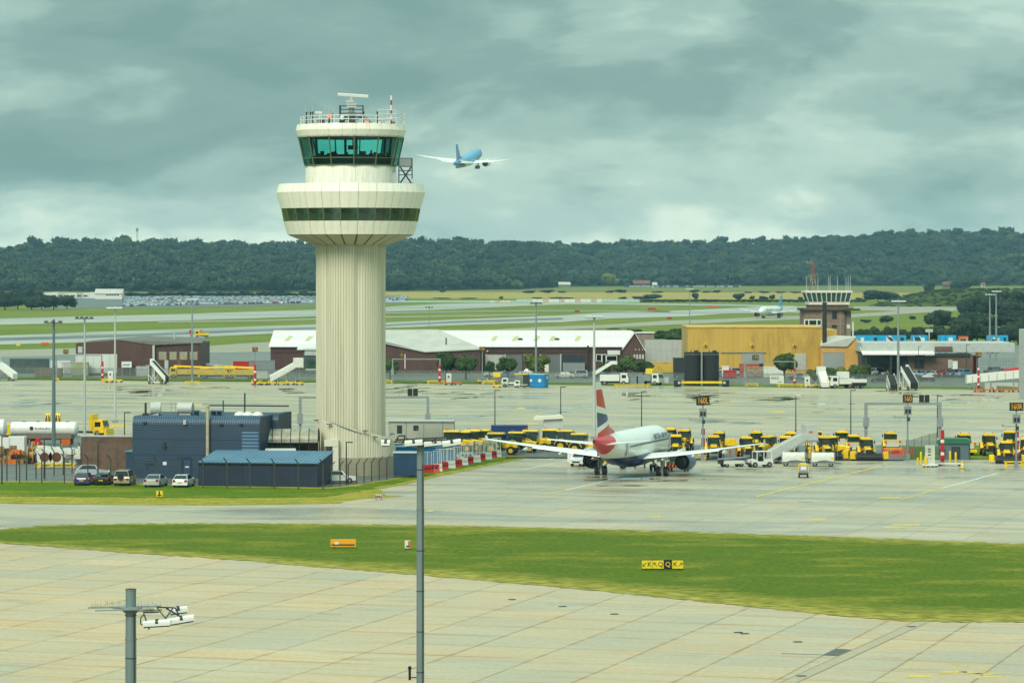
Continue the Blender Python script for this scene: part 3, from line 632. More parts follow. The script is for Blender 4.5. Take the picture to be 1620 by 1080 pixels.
for i in range(9):
    MB().box(0, BW - .02, -.03, .02, .9 + i * .62, .95 + i * .62).build('cladding_joint', NAVYV, blue) if i % 3 == 0 else None
MB().cyl((9.3, -.35, 1.0), (9.3, -.35, 8.5), .2, None, 12).cyl((9.3, -.35, 8.5), (9.3, -.35, 8.75), .3, .3, 12).build('flue', mat('flue_cream', (176, 168, 138), .6, var=.15, scale=.8), blue)
MB().box(5.9, 7.3, -.05, .1, 0, 2.5).build('door_recess', NAVYD, blue)
dr = MB().box(6.35, 7.15, -.09, -.04, 0, 2.2).build('door', NAVYV, blue)
MB().box(6.5, 6.95, -.12, -.08, 1.3, 1.45).build('door_sign', WHITE, dr)
MB().box(3.75, 4.2, -.06, 0, 1.55, 1.95).build('wall_sign', WHITE, blue)
MB().box(1.6, 2.6, -.05, .0, 1.6, 1.85).build('louvre', DARK, blue); MB().box(1.7, 1.85, -.05, .0, .9, 1.5).build('louvre', DARK, blue)
for x_, z_ in ((1.55, 6.5), (10.9, 6.35), (13.3, 6.35)): MB().box(x_ - .2, x_ + .2, -.25, 0, z_, z_ + .18).build('wall_light', DARK, blue)
MB().box(6.3, 6.65, -.3, 0, 6.4, 6.95).build('camera_box', LGREY, blue)
MB().box(3.9, 4.05, -.2, 0, 3.4, 4.3).box(3.6, 4.3, -.15, 0, 3.7, 3.8).build('wall_bracket', DARK, blue)
MB().box(13.4, 15.4, -.03, .02, 1.2, 5.6).build('louvre_panel', ribbed('pale_louvre', (62, 96, 126), .4, 'z', depth=1), blue)
b = MB(); b.box(-1.0, 0, .6, 3.2, 0, 3.0).build('lean_to', NAVYV, blue); MB().box(-1.2, 0, .5, 3.3, 3.0, 3.15).build('lean_to_roof', NAVYR, blue)
# roof plant
for (x_, y_, r_, l_, tl) in ((2.0, 3, .8, 1.2, .25), (5.4, 4.2, .7, 1.8, 0)):
    MB().cyl((x_ - l_ / 2, y_, Hb + .75), (x_ + l_ / 2, y_ + tl, Hb + .75), r_, None, 14).cbox(x_, y_, Hb, l_ * .8, .8, .4).build('ventilation_drum', LGREY, blue, smooth=True)
for x_ in (6.9, 9.0, 9.7): MB().cyl((x_, 3.6, Hb), (x_, 3.6, Hb + .45), .3).cyl((x_, 3.6, Hb + .45), (x_, 3.6, Hb + .6), .65, .35).build('roof_cowl', NAVYV, blue)
for x_ in (12.0, 13.0, 14.2): MB().ball((x_, 4.5, Hb), .7, 12, .6).build('roof_dome', WHITE, blue, True)
MB().cyl((1.0, 2.2, Hb), (1.0, 2.2, Hb + 1.5), .13).cbox(1.0, 2.2, Hb, .6, .6, .25).build('roof_vent_pipe', DARK, blue)
MB().tube([(6.6, 11, Hb + .85), (16.5, 11, Hb + .85)], .09).cyl((11, 11, Hb), (11, 11, Hb + 2.4), .09).cyl((8.3, 11, Hb), (8.3, 11, Hb + 1.5), .07).build('roof_rail', DARK, blue)
for x_ in (3.5, 4.0, 5.1, 5.5, 6.2): MB().cyl((x_, 4.6, Hb), (x_, 4.6, Hb + 1.5), .03, None, 5).build('aerial', GALV, blue)
# ---- glazed walkway between block and tower
walk = thing('glazed_walkway', 'curved glazed walkway linking the navy block and the tower', 'walkway', (xx(416, 408), 408, 0))
WKG = emit_tint_glass('walkway_glass', (.66, .70, .58, 1), .05, .9); WKL = xx(503, 408) - xx(416, 408)
arc = [(1.6 - 1.6 * math.cos(R(a)), 4.1 + 1.6 * math.sin(R(a))) for a in range(0, 181, 15)]
for i in range(7):
    x_ = i * WKL / 6; MB().tube([(x_, 0, 2.2)] + [(x_, y, z) for y, z in arc] + [(x_, 3.2, 2.2)], .06, 6).build('hoop', DARK, walk)
    if i < 6:
        P = [(x_ + .05, y, z) for y, z in arc] + [(x_ + WKL / 6 - .05, y, z) for y, z in arc]; n_ = len(arc)
        MB().add(P, [(k_, k_ + 1, n_ + k_ + 1, n_ + k_) for k_ in range(n_ - 1)]).build('pane', mat('pale_walkway_glass', (150, 146, 126), .15, var=.25, scale=.7), walk)
        MB().box(x_ + .06, x_ + WKL / 6 - .06, -.01, .01, 2.6, 4.0).build('pane', WKG, walk)
MB().box(0, WKL, .1, 3.1, 2.0, 2.3).build('floor_slab', GREY, walk); MB().tube([(0, -.05, 4.05), (WKL, -.05, 4.05)], .08).build('rail', DARK, walk)
MB().box(0, WKL, .3, 3.0, 0, 1.95).build('base', NAVYV, walk)
MB().box(.2, WKL - .2, 2.9, 3.05, 2.4, 4.3).build('inner_wall', mat('walkway_ochre', (128, 108, 80), .7, var=.25, scale=.6), walk)
duct2 = tag(MB().cyl((0, 0, .5), (3.6, 0, .5), .5, None, 14).cbox(1.8, 0, 0, 2.6, .8, .2).build('roof_duct', LGREY, None, True, loc=(xx(420, 405), 405, 2.6)), 'pale grey horizontal duct drum below the glazed walkway', 'duct')
MB().box(-.3, 6.8, .6, 1.6, -2.6, .0).build('support_wall', NAVYV, duct2)
# ---- low blue shed
D1 = 390.0; SX = xx(312, D1)
shed = thing('blue_shed', 'long low navy shed with pale blue monopitch roof, in front of the tower', 'shed', (SX, D1 + 1.4, 0), RAG)
SWD = 13.95; SD = 8.2
MB().prism([(0, 0), (0, 2.62), (SD, 3.55), (SD, 0)], 0, SWD, 'x').build('wall', NAVYD, shed)
MB().prism([(-.12, 2.64), (-.12, 2.74), (SD + .1, 3.68), (SD + .1, 3.58)], -.1, SWD + .1, 'x').build('roof', NAVYR, shed)
for i in range(28): MB().prism([(-.1, 2.75), (-.1, 2.79), (SD + .08, 3.72), (SD + .08, 3.68)], i * SWD / 27.5 + .05, i * SWD / 27.5 + .11, 'x').build('roof_seam', NAVYR, shed)
MB().box(-.1, SWD + .1, -.2, -.1, 2.58, 2.72).build('gutter', DARK, shed)
for i in range(6): MB().box(.2 + i * 2.7, .26 + i * 2.7, -.02, .01, 0, 2.6).build('wall_joint', NAVYV, shed)
# ---- brick screen wall left of the block
scr = thing('brick_wall', 'dark brown brick wall with pale coping left of the navy block', 'wall', (xx(127, 420), 421, 0), R(-6))
SL_ = xx(206, 420) - xx(127, 420) + .6
MB().box(0, SL_, 0, .4, 0, 4.15).build('wall', BRICK, scr); MB().box(-.1, SL_, -.1, .5, 4.15, 4.35).build('coping', LGREY, scr)
for i in range(3): MB().box(i * SL_ / 3 + .02, i * SL_ / 3 + .1, -.05, 0, 0, 4.15).build('pilaster', BRICK, scr)
# ---- generic gabled / boxed sheds behind the apron
def gable(name, label, x0, x1, D, eave, ridge, depth, wallm, roofm, cat='building', rz=0, ov=.4, along='x', ridge_off=.5):
    """ridge parallel to the front"""
    X0, X1 = xx(x0, D), xx(x1, D); t = thing(name, label, cat, (X0, D, 0), rz); w_ = X1 - X0
    ym = depth * ridge_off
    MB().prism([(0, 0), (0, eave), (ym, ridge), (depth, eave), (depth, 0)], 0, w_, 'x').build('wall', wallm, t)
    k0 = (ridge - eave) / ym; k1 = (ridge - eave) / (depth - ym)
    MB().prism([(-ov, eave - ov * k0 + .05), (ym, ridge + .05), (ym, ridge + .25), (-ov, eave - ov * k0 + .25)], -ov, w_ + ov, 'x').build('roof', roofm, t)
    MB().prism([(depth + ov, eave - ov * k1 + .05), (ym, ridge + .05), (ym, ridge + .25), (depth + ov, eave - ov * k1 + .25)], -ov, w_ + ov, 'x').build('roof', roofm, t)
    return t, w_
def bxr(t, name, m, *b_): return MB().box(*b_).build(name, m, t)
# brown depot, left
DB = dg(594); bX = xx(120, DB)
bro = thing('brown_depot', 'dark maroon metal depot with grey roof and white door panel at left', 'building', (bX, DB, 0))
wA = xx(243, DB) - bX; wB = xx(317, DB) - bX
zz1 = lambda y: zz(y, DB)
MB().add([(0, 0, 0), (wA, 0, 0), (wA, 0, zz1(546)), (wA * .52, 0, zz1(538)), (0, 0, zz1(543)), (0, 30, 0), (wA, 26, 0), (wA, 26, zz1(546)), (wA * .52, 30, zz1(538)), (0, 30, zz1(543))], [(0, 1, 2, 3, 4), (9, 8, 7, 6, 5), (0, 4, 9, 5), (1, 6, 7, 2), (4, 3, 8, 9), (3, 2, 7, 8)]).build('wall', BROWN, bro)
MB().box(wA + .02, wB, .5, 24, 0, zz1(543)).build('side_wall', BROWN, bro)
MB().add([(wA, -.2, zz1(546) + .06), (wB + .3, .2, zz1(542.5)), (wB - 1, 26, zz1(538) + .1), (wA * .7, 26, zz1(535)), (wA * .52, -.2, zz1(538) + .1)], [(0, 1, 2, 3, 4)]).build('roof', BROWNR, bro)
MB().box(-.05, wA * .53, -.06, .1, .6, zz1(560)).build('white_door', ribbed('white_sliding_door', (196, 200, 194), .5, 'x'), bro)
for i in range(5): bxr(bro, 'door_leaf_joint', LGREY, i * wA * .105 + .3, i * wA * .105 + .36, -.1, -.05, .6, zz1(560))
for i, (a_, b_) in enumerate(((251, 263), (268, 279), (284, 296), (300, 312))):
    w_ = bxr(bro, 'window', mat('boarded_window', (150, 146, 118), .6, var=.1), xx(a_, DB) - bX, xx(b_, DB) - bX, .42, .5, zz1(569), zz1(557.5))
    bxr(w_, 'frame', LGREY, xx(a_, DB) - bX - .08, xx(b_, DB) - bX + .08, .46, .52, zz1(557.5), zz1(557.5) + .1)
bxr(bro, 'door', LGREY, xx(260, DB) - bX, xx(266, DB) - bX, .42, .5, 0, zz1(569.5)); bxr(bro, 'door', BRICK, xx(280, DB) - bX, xx(286, DB) - bX, .4, .5, 0, zz1(568))
bxr(bro, 'downpipe', LGREY, wA - .25, wA + .25, -.2, .3, 0, zz1(546)); bxr(bro, 'vent_panel', LGREY, .5, 1.5, -.15, 0, zz1(558), zz1(548))
MB().cyl((wA * 1.2, 12, 7), (wA * 1.2, 12, zz1(526)), .2).build('flue', LGREY, bro)
sgb = tag(bxr(None, 'notice_board', WHITE, 0, xx(209, DB) - xx(193, DB), -.1, 0, zz1(581), zz1(571.5)), 'white notice board with blue lettering in front of the maroon depot', 'sign'); sgb.location = (xx(193, DB), DB - .8, 0)
bxr(sgb, 'lettering', mat('sign_blue', (70, 110, 160), .6), .3, 1.8, -.13, -.1, zz1(577.5), zz1(576)); bxr(sgb, 'post', GALV, .1, .2, -.06, 0, 0, zz1(581)); bxr(sgb, 'post', GALV, 1.9, 2.0, -.06, 0, 0, zz1(581))
# long white-roofed hangar
DH = dg(588); hx = xx(428, DH); za = lambda y: zz(y, DH)
han = thing('long_hangar', 'long maroon hangar with white ribbed roof and rooflights behind the apron', 'building', (hx, DH, 0))
HW = xx(1000, DH) - hx; ev = za(548.5); dpt = 34.0; rz_ = EYE - (524 - HOR) * (DH + dpt * .5) / FOC
MB().prism([(0, 0), (0, ev), (dpt / 2, rz_), (dpt, ev), (dpt, 0)], 0, HW, 'x').build('wall', BROWN, han)
sl = (rz_ - ev) / (dpt / 2)
npan = 44
rp_me = MB().prism([(-.6, ev - .6 * sl + .05), (dpt / 2, rz_ + .05), (dpt / 2, rz_ + .25), (-.6, ev - .6 * sl + .25)], 0, (HW + .8) / npan - .02, 'x').mesh('roof_panel', ROOFW)
for i in range(npan): obj('roof_panel', rp_me, han, (-.4 + i * (HW + .8) / npan, 0, random.uniform(0, .012)))
MB().prism([(dpt + .6, ev - .6 * sl + .05), (dpt / 2, rz_ + .05), (dpt / 2, rz_ + .22), (dpt + .6, ev - .6 * sl + .22)], -.4, HW + .4, 'x').build('rear_roof', ROOFG, han)
RL = mat('rooflight_yellowed', (188, 178, 128), .5, var=.08)
for x_ in (455, 487, 780, 813, 847, 872, 912):
    c = xx(x_, DH + 9) - hx; t0, t1 = .30, .62
    y0, y1 = dpt / 2 * t0, dpt / 2 * t1; z0, z1 = ev + sl * y0 + .27, ev + sl * y1 + .27
    MB().add([(c - .6, y0, z0), (c + .5, y0, z0), (c + 1.3, y1, z1), (c + .2, y1, z1)], [(0, 1, 2, 3)]).build('rooflight', RL, han)
for x_ in (823, 881): c = xx(x_, DH + 8) - hx; MB().cbox(c, 6.5, ev + sl * 6.5 + .25, 1.1, .9, .4).build('roof_vent', DARK, han)
MB().prism([(0, ev + .1), (dpt / 2, rz_), (dpt, ev + .1)], HW + .02, HW + .5, 'x').build('gable_wall', BROWN, han)
gD = DH - 3; GX = lambda x: xx(x, gD) - hx; gz = lambda y: zz(y, gD)
MB().prism([(GX(986), 0), (GX(986), gz(553)), (GX(1004), gz(528)), (GX(1021), gz(556)), (GX(1021), 0)], -3.0, 14, 'y').build('gable_end', BROWN, han)
for p0, p1 in (((984.5, 553.5), (1004, 527)), ((1004, 527), (1022, 557))):
    x0_, z0_, x1_, z1_ = GX(p0[0]), gz(p0[1]), GX(p1[0]), gz(p1[1]); MB().add([(x0_, -3.4, z0_), (x1_, -3.4, z1_), (x1_, 16, z1_), (x0_, 16, z0_), (x0_, -3.4, z0_ + .25), (x1_, -3.4, z1_ + .25), (x1_, 16, z1_ + .25), (x0_, 16, z0_ + .25)], [(0, 1, 2, 3), (7, 6, 5, 4), (0, 4, 5, 1), (1, 5, 6, 2), (2, 6, 7, 3), (3, 7, 4, 0)]).build('gable_roof', ROOFW, han)
bxr(han, 'fascia_band', mat('maroon_fascia', (70, 40, 38), .6), 0, HW, -.12, .0, za(558), ev - .1)
for (a_, b_, m_) in ((770, 797, LGREY), (800, 826, GREY), (856, 886, GREY), (888, 925, DARK)):
    d_ = bxr(han, 'hangar_door', ribbed('door_' + m_.name, tuple(int(v * .95) for v in ((176, 180, 170) if m_ is LGREY else ((104, 110, 108) if m_ is GREY else (36, 44, 50)))), .6, 'x'), xx(a_, DH) - hx, xx(b_, DH) - hx, -.2, .02, 0, za(561))
    bxr(d_, 'door_post', LGREY, xx(a_, DH) - hx - .3, xx(a_, DH) - hx, -.3, .02, 0, za(560))
for x_ in (690, 700, 710, 720, 728, 735): bxr(han, 'wall_light', WHITE, xx(x_ + 50, DH) - hx, xx(x_ + 50, DH) - hx + .35, -.3, -.1, za(556), za(556) + .3) if x_ % 20 == 0 else None
bxr(han, 'wall_sign', WHITE, xx(961, DH) - hx, xx(981, DH) - hx, -.3, -.1, za(561), za(554))
for (a_, b_, c_, d_) in ((944, 951, 561, 570), (953, 958, 561, 576), (960, 975, 563, 570), (991, 996, 560, 567), (998, 1003, 560, 567)):
    w_ = bxr(han, 'window', GLASSD, xx(a_, DH) - hx, xx(b_, DH) - hx, -.2, -.05, za(d_), za(c_)); bxr(w_, 'frame', WHITE, xx(a_, DH) - hx - .15, xx(b_, DH) - hx + .15, -.15, -.02, za(d_) - .15, za(c_) + .15)
for i, a_ in enumerate((1002, 1006.5, 1011, 1015.5)):
    w_ = bxr(han, 'window', LGREY, xx(a_, DH) - hx - .1, xx(a_ + 3, DH) - hx - .1, -3.2, -3.02, za(567), za(560)) if i < 4 else None
for a_ in (1004, 1009.5, 1015): bxr(han, 'vent', LGREY, xx(a_, DH) - hx, xx(a_ + 1.4, DH) - hx, -3.16, -3.02, za(553.5), za(551))
MB().cyl((xx(930, DH) - hx, -1, 0), (xx(930, DH) - hx, -1, za(546)), .22).build('flue', DARK, han)
# cross-gabled annex in front (pale grey hip roof)
ax = thing('hangar_annex', 'maroon annex with broad pale grey pitched roof joining the long hangar', 'building', (xx(612, DH - 6), DH - 8, 0))
AW = xx(770, DH - 6) - xx(600, DH - 6); zb = lambda y: zz(y, DH - 8)
X_ = lambda x: xx(x, DH - 8) - xx(612, DH - 6)
MB().add([(X_(500), 0, 0), (X_(760), 0, 0), (X_(760), 0, zb(552)), (X_(672), 0, zb(556)), (X_(612), 0, zb(541)), (X_(500), 0, zb(541)), (X_(500), 8, 0), (X_(760), 8, 0), (X_(760), 8, zb(552)), (X_(500), 8, zb(541))], [(0, 1, 2, 3, 4, 5), (6, 9, 8, 7), (0, 5, 9, 6), (1, 7, 8, 2)]).build('wall', BROWN, ax)
rp2 = [(X_(600), -.5, zb(540) + .02), (X_(672), -.5, zb(555.5)), (X_(764), -.5, zb(551)), (X_(690), 24, EYE - (524.5 - HOR) * (DH + 16) / FOC + .5), (X_(560), 24, EYE - (524.5 - HOR) * (DH + 16) / FOC + .4)]
MB().add(rp2 + [(p[0], p[1], p[2] - .25) for p in rp2], [(0, 1, 2, 3, 4), (9, 8, 7, 6, 5)] + [(i, (i + 1) % 5, 5 + (i + 1) % 5, 5 + i) for i in range(5)]).build('roof', ROOFG, ax)
MB().cyl((X_(705), 6, zb(549)), (X_(705), 6, zb(535)), .16).build('roof_pipe', DARK, ax)
bxr(ax, 'white_strip', WHITE, X_(640), X_(641.5), -.15, 0, zb(583), zb(560))
# left gable end structure with glazed stair, behind the tower
st = thing('stair_block', 'grey stair block with white monopitch roof and glazed landing by the hangar', 'building', (xx(474, DH - 12), DH - 14, 0))
zc = lambda y: zz(y, DH - 14); XC = lambda x: xx(x, DH - 14) - xx(474, DH - 12)
bxr(st, 'wall', mat('teal_grey_wall', (66, 78, 76), .6), XC(479), XC(512), 0, 6, zc(600), zc(551))
MB().prism([(-.5, zc(554) + .1), (-.5, zc(552.5) + .1), (7, zc(546)), (7, zc(547.5))], XC(470), XC(512), 'x').build('roof', WHITE, st)
bxr(st, 'upper_panel', LGREY, XC(482), XC(512), -.2, 0, zc(562), zc(554)); 
for i in range(4): w_ = bxr(st, 'pane', GLASS_RING, XC(485) + i * .9, XC(485) + i * .9 + .82, -.5, -.42, zc(583), zc(569))
bxr(st, 'landing', LGREY, XC(484), XC(512), -.7, 0, zc(586), zc(583))
for x_ in (486, 490, 494, 498): MB().tube([(XC(x_), -.5, 0), (XC(x_), -.5, zc(586))], .1).tube([(XC(x_), -.5, 0), (XC(x_ + 4), -.5, zc(586))], .06).build('stair_leg', GALV, st)
# yellow hangar
DYH = dg(590); yx = xx(1088, DYH); zy = lambda y: zz(y, DYH); XY = lambda x: xx(x, DYH) - yx
yh = thing('ochre_hangar', 'large flat-roofed ochre metal hangar with grey roller shutters', 'building', (yx, DYH, 0))
bxr(yh, 'wall', YCLAD, 0, XY(1301), 0, 28, 0, zy(518.5)); bxr(yh, 'parapet', mat('ochre_trim', (204, 158, 60), .6), -.15, XY(1301) + .15, -.15, 28.1, zy(518.5), zy(517)); 
bxr(yh, 'side_wing', YCLAD, XY(1301) + .02, XY(1326), 3, 20, 0, zy(518) - .6)
for x_ in (1115.5, 1189.5, 1256.5): v_ = MB().cyl((XY(x_), -.4, zy(546)), (XY(x_), .02, zy(546)), .42, None, 12).build('round_vent', LYEL, yh); MB().cyl((XY(x_) + .05, -.45, zy(546.5)), (XY(x_) + .05, -.41, zy(546.5)), .24).build('vent_hole', DARK, v_)
bxr(yh, 'shutter_door', SHUT, XY(1173), XY(1208), -.12, .05, zy(575), zy(557.5)); bxr(yh, 'door_opening', CONS, XY(1173.5), XY(1207.5), -.08, .04, 0, zy(575) - .02)
bxr(yh, 'shutter_door', ribbed('pale_shutter', (168, 172, 164), .3, 'z'), XY(1258), XY(1275.5), -.12, .05, zy(585), zy(559.5))
bxr(yh, 'cable_tray', GREY, XY(1140), XY(1212), -.25, -.05, zy(558), zy(556.8)); bxr(yh, 'cable_tray', GREY, XY(1137), XY(1172), -.25, -.05, zy(582), zy(581))
for i in range(1, 27): bxr(yh, 'cladding_seam', YCLAD, XY(1088) + i * XY(1301) / 27, XY(1088) + i * XY(1301) / 27 + .12, -.06, 0, (0 if not (1173 < 1088 + i * 213 / 27 < 1210 or 1256 < 1088 + i * 213 / 27 < 1278) else zy(556)), zy(518.6))
ys = thing('ochre_annex', 'ochre rendered annex with pale grey gable roof and grey shutter', 'building', (XY(1300) + yx, DYH - 6, 0))
zs = lambda y: zz(y, DYH - 6); XS = lambda x: xx(x, DYH - 6) - (XY(1300) + yx)
MB().prism([(XS(1299), 0), (XS(1299), zs(546)), (XS(1340), zs(546)), (XS(1353), zs(533)), (XS(1367), zs(546)), (XS(1367), 0)], 0, 12, 'y').build('wall', OCHRE, ys)
rq = [(XS(1297), -.4, zs(546)), (XS(1340), -.4, zs(546.5)), (XS(1354), -.4, zs(532)), (XS(1310), 14, zs(533) + .3)]
MB().add(rq + [(p[0], p[1] + .01, p[2] - .25) for p in rq], [(0, 1, 2, 3), (7, 6, 5, 4), (0, 4, 5, 1), (1, 5, 6, 2), (2, 6, 7, 3), (3, 7, 4, 0)]).build('roof', ROOFG, ys)
bxr(ys, 'shutter_door', SHUT, XS(1302.5), XS(1335.5), -.1, .03, .3, zs(558))
bxr(ys, 'door_frame', GREY, XS(1301.5), XS(1336.5), -.07, .02, zs(558), zs(557))
chm = tag(MB().cyl((0, 0, 0), (0, 0, zz(478, DYH - 4)), .55, .5, 12).build('chimney_flue', mat('black_flue', (34, 32, 32), .6), None, True, loc=(xx(1304.5, DYH - 4), DYH - 4, 0)), 'tall black steel flue standing in front of the old tower', 'chimney')
yb = tag(MB().box(0, 2.8, 0, 4, 0, zy(563)).box(-.06, 2.86, -.06, 4.06, zy(563), zy(562)).build('yellow_container', mat('bright_yellow', (226, 172, 8), .5, var=.06), None, loc=(xx(1368, DYH), DYH - 1, 0)), 'bright yellow upright container beside the ochre annex', 'container')
# old brown control tower
DO = dg(566); ox = xx(1310, DO); zo = lambda y: zz(y, DO); XO = lambda x: xx(x, DO) - ox
old = thing('old_control_tower', 'old squat brown brick tower with cream-framed slanted cab windows', 'tower', (ox, DO, 0))
OBR = mat('pale_brown_brick', (128, 106, 88), .85, var=.2, scale=1.0)
bxr(old, 'shaft', OBR, XO(1271), XO(1336), 0, 12, 0, zo(490)); bxr(old, 'shaft_wing', mat('weathered_concrete', (134, 122, 104), .8, var=.2), XO(1336) + .02, XO(1347), 1, 10, 0, zo(492))
bxr(old, 'roof_slab', BRICK, XO(1268), XO(1350), -1.0, 13, zo(490), zo(487.4)); bxr(old, 'canopy', DARK, XO(1333), XO(1360), -1.3, 5, zo(491), zo(488.3)); bxr(old, 'canopy', DARK, XO(1263), XO(1271), -1.3, 5, zo(490.5), zo(488))
bxr(old, 'cab_base', BRICK, XO(1281), XO(1343), 1, 11, zo(487.3), zo(482)); bxr(old, 'cab_sill', CREAM, XO(1279.5), XO(1344.5), .6, 11.4, zo(482), zo(477.5))
# cab windows lean outward
nW = 9; xa0, xa1, xb0, xb1 = XO(1279.5), XO(1344), XO(1274.5), XO(1347.5)
for i in range(nW):
    t0, t1 = i / nW, (i + 1) / nW; e_ = .012
    l = lambda a, b_, t: a + (b_ - a) * t
    P = [(l(xa0, xa1, t0 + e_), .6, zo(477.4)), (l(xa0, xa1, t1 - e_), .6, zo(477.4)), (l(xb0, xb1, t1 - e_), -.3, zo(463)), (l(xb0, xb1, t0 + e_), -.3, zo(463))]
    MB().add(P, [(0, 1, 2, 3)]).build('window', mat('old_cab_glass', (48, 92, 84), .05, var=.3, scale=.4, spec=.8), old)
    MB().bar((l(xa0, xa1, t0), .5, zo(477.5)), (l(xb0, xb1, t0), -.4, zo(462.8)), .26).build('mullion', CREAM, old)
MB().bar((xa1, .5, zo(477.5)), (xb1, -.4, zo(462.8)), .26).build('mullion', CREAM, old)
MB().add([(xa1, .6, zo(477.4)), (xa1, 11, zo(477.4)), (xb1, 12, zo(463)), (xb1, -.3, zo(463))], [(0, 1, 2, 3)]).build('side_window', MATS['old_cab_glass'], old)
MB().add([(xa0, .7, zo(477.4)), (xa1, .7, zo(477.4)), (xb1, 0, zo(463)), (xb0, 0, zo(463)), (xa0, 10, zo(477.4)), (xa1, 10, zo(477.4)), (xb1, 11, zo(463)), (xb0, 11, zo(463))], [(0, 1, 2, 3), (4, 7, 6, 5), (0, 3, 7, 4)]).build('cab_core', CONS, old)
bxr(old, 'cab_roof', CREAM, XO(1273.5), XO(1348.5), -.6, 12, zo(463), zo(460))
b = MB()
for i in range(13):
    x_ = l(XO(1274), XO(1347), i / 12); b.cyl((x_, -.3, zo(460)), (x_, -.3, zo(452)), .06, None, 4)
for y_ in (452, 455.5): b.tube([(XO(1274), -.3, zo(y_)), (XO(1347), -.3, zo(y_))], .05, 4)
b.build('roof_railing', GALV, old)
b = MB()
for (dx, dy) in ((-1, -.7), (1, -.7), (0, 1)): b.cyl((XO(1287.5) + dx * .9, 4 + dy, zo(460)), (XO(1288.5), 4, zo(409)), .09, .06, 5)
for i in range(9):
    z_ = zo(460 - i * 5.5); q = 1 - i / 9; b.tube([(XO(1288) - q, 3.3, z_), (XO(1288) + q, 3.3, z_ + .6), (XO(1288), 5 * .2 + 4, z_ + .3)], .05, 4)
b.bar((XO(1278), 4, zo(416)), (XO(1296), 4, zo(416)), .12); b.cyl((XO(1279), 4, zo(416)), (XO(1279), 4, zo(412)), .06); b.cyl((XO(1284.5), 4, zo(460)), (XO(1284.5), 4, zo(410)), .06)
b.build('lattice_mast', mat('red_white_mast', (140, 84, 74), .6, alt=(190, 188, 180), scale=.35), old)
for x_, t_ in ((1277, 438), (1295, 438), (1312, 437), (1314.5, 437), (1326, 436), (1339.5, 439), (1343, 437), (1346.5, 436)): MB().cyl((XO(x_), 2, zo(460)), (XO(x_), 2, zo(t_)), .1, .05, 5).build('whip_antenna', LGREY, old)
w_ = bxr(old, 'window_band', GLASSD, XO(1272.5), XO(1299), -.12, .02, zo(515), zo(505.5))
for x_ in (1272, 1278.5, 1291.5, 1298.5): bxr(w_, 'frame', WHITE, XO(x_), XO(x_) + .3, -.22, -.1, zo(515.5), zo(505))
for y_ in (515.6, 506.6): bxr(w_, 'frame', WHITE, XO(1272), XO(1299.4), -.2, -.1, zo(y_), zo(y_) + .3)
bxr(old, 'window', CONS, XO(1316.5), XO(1324), -.08, .02, zo(504.5), zo(492.5)); bxr(old, 'window', CONS, XO(1316), XO(1324), -.08, .02, zo(518.5), zo(514)); bxr(old, 'window', CONS, XO(1336), XO(1340), .9, 1.02, zo(498), zo(493))
for (y_) in (491.5, 500, 512): bxr(old, 'concrete_band', MATS['weathered_concrete'], XO(1271) - .05, XO(1336), -.06, 0, zo(y_ + 1.2), zo(y_ - 1))
bxr(old, 'corner_pier', MATS['weathered_concrete'], XO(1299.5), XO(1303), -.25, 0, 0, zo(490)); bxr(old, 'corner_pier', MATS['weathered_concrete'], XO(1328), XO(1331), -.25, 0, 0, zo(490)); bxr(old, 'door', WHITE, XO(1340.5), XO(1345), .88, 1, zo(519.5), zo(513.5))
bxr(old, 'drain_post', WHITE, XO(1348.5), XO(1350.5), 0, .5, 0, zo(509))
# back wall of parked service buildings at right
DR = dg(596); rx0 = xx(1340, DR); zr = lambda y: zz(y, DR); XR = lambda x: xx(x, DR) - rx0
rb = thing('service_depot', 'low brown depot with white canopy roof and grey flat deck at right', 'building', (rx0, DR + 6, 0))
bxr(rb, 'wall', BRICK, XR(1440), XR(1545), 0, 12, 0, zr(562)); bxr(rb, 'deck', LGREY, XR(1368), XR(1612), .2, 20, zr(558), zr(543.5))
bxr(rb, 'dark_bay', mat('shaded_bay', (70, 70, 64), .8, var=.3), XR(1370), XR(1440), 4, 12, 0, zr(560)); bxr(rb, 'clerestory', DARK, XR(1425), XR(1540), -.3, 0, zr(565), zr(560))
MB().prism([(-2.5, zr(562)), (-2.5, zr(560)), (4, zr(550)), (4, zr(552))], XR(1367), XR(1482), 'x').build('canopy_roof', ROOFW, rb)
for (a_, b_) in ((1424, 1439), (1438.5, 1453), (1467, 1482)): bxr(rb, 'window', WHITE, XR(a_) + .1, XR(b_) - .1, -.45, -.3, zr(564), zr(562))
for (a_, b_, c_, d_, m_) in ((1430, 1442, 570, 583, CONS), (1452, 1467, 570, 583, CONS), (1505, 1512, 570, 583, LGREY), (1484, 1512, 549, 556, BRICK)): bxr(rb, 'bay_door', m_, XR(a_), XR(b_), -.2, .01, zr(d_), zr(c_))
bxr(rb, 'steel_column', DARK, XR(1372), XR(1374), -2, -1.6, 0, zr(561)); bxr(rb, 'steel_column', DARK, XR(1411), XR(1414), -2, -1.6, 0, zr(561))
for i in range(26): bxr(rb, 'palisade', GREY, XR(1548 + i * 2.5), XR(1548 + i * 2.5) + .12, -3, -2.9, 0, zr(567))
# pale corner building at the right edge
ce_ = thing('pale_corner_building', 'pale grey panelled building corner cut by the right edge', 'building', (xx(1622, 640), 640, 0))
for k_ in range(4): bxr(ce_, 'wall_panel', LGREY, .0, 8, -.02, 8, k_ * 3.3, k_ * 3.3 + 3.26)
bxr(ce_, 'inner_wall', GREY, .05, 7.9, .02, 7.9, 0, 13)
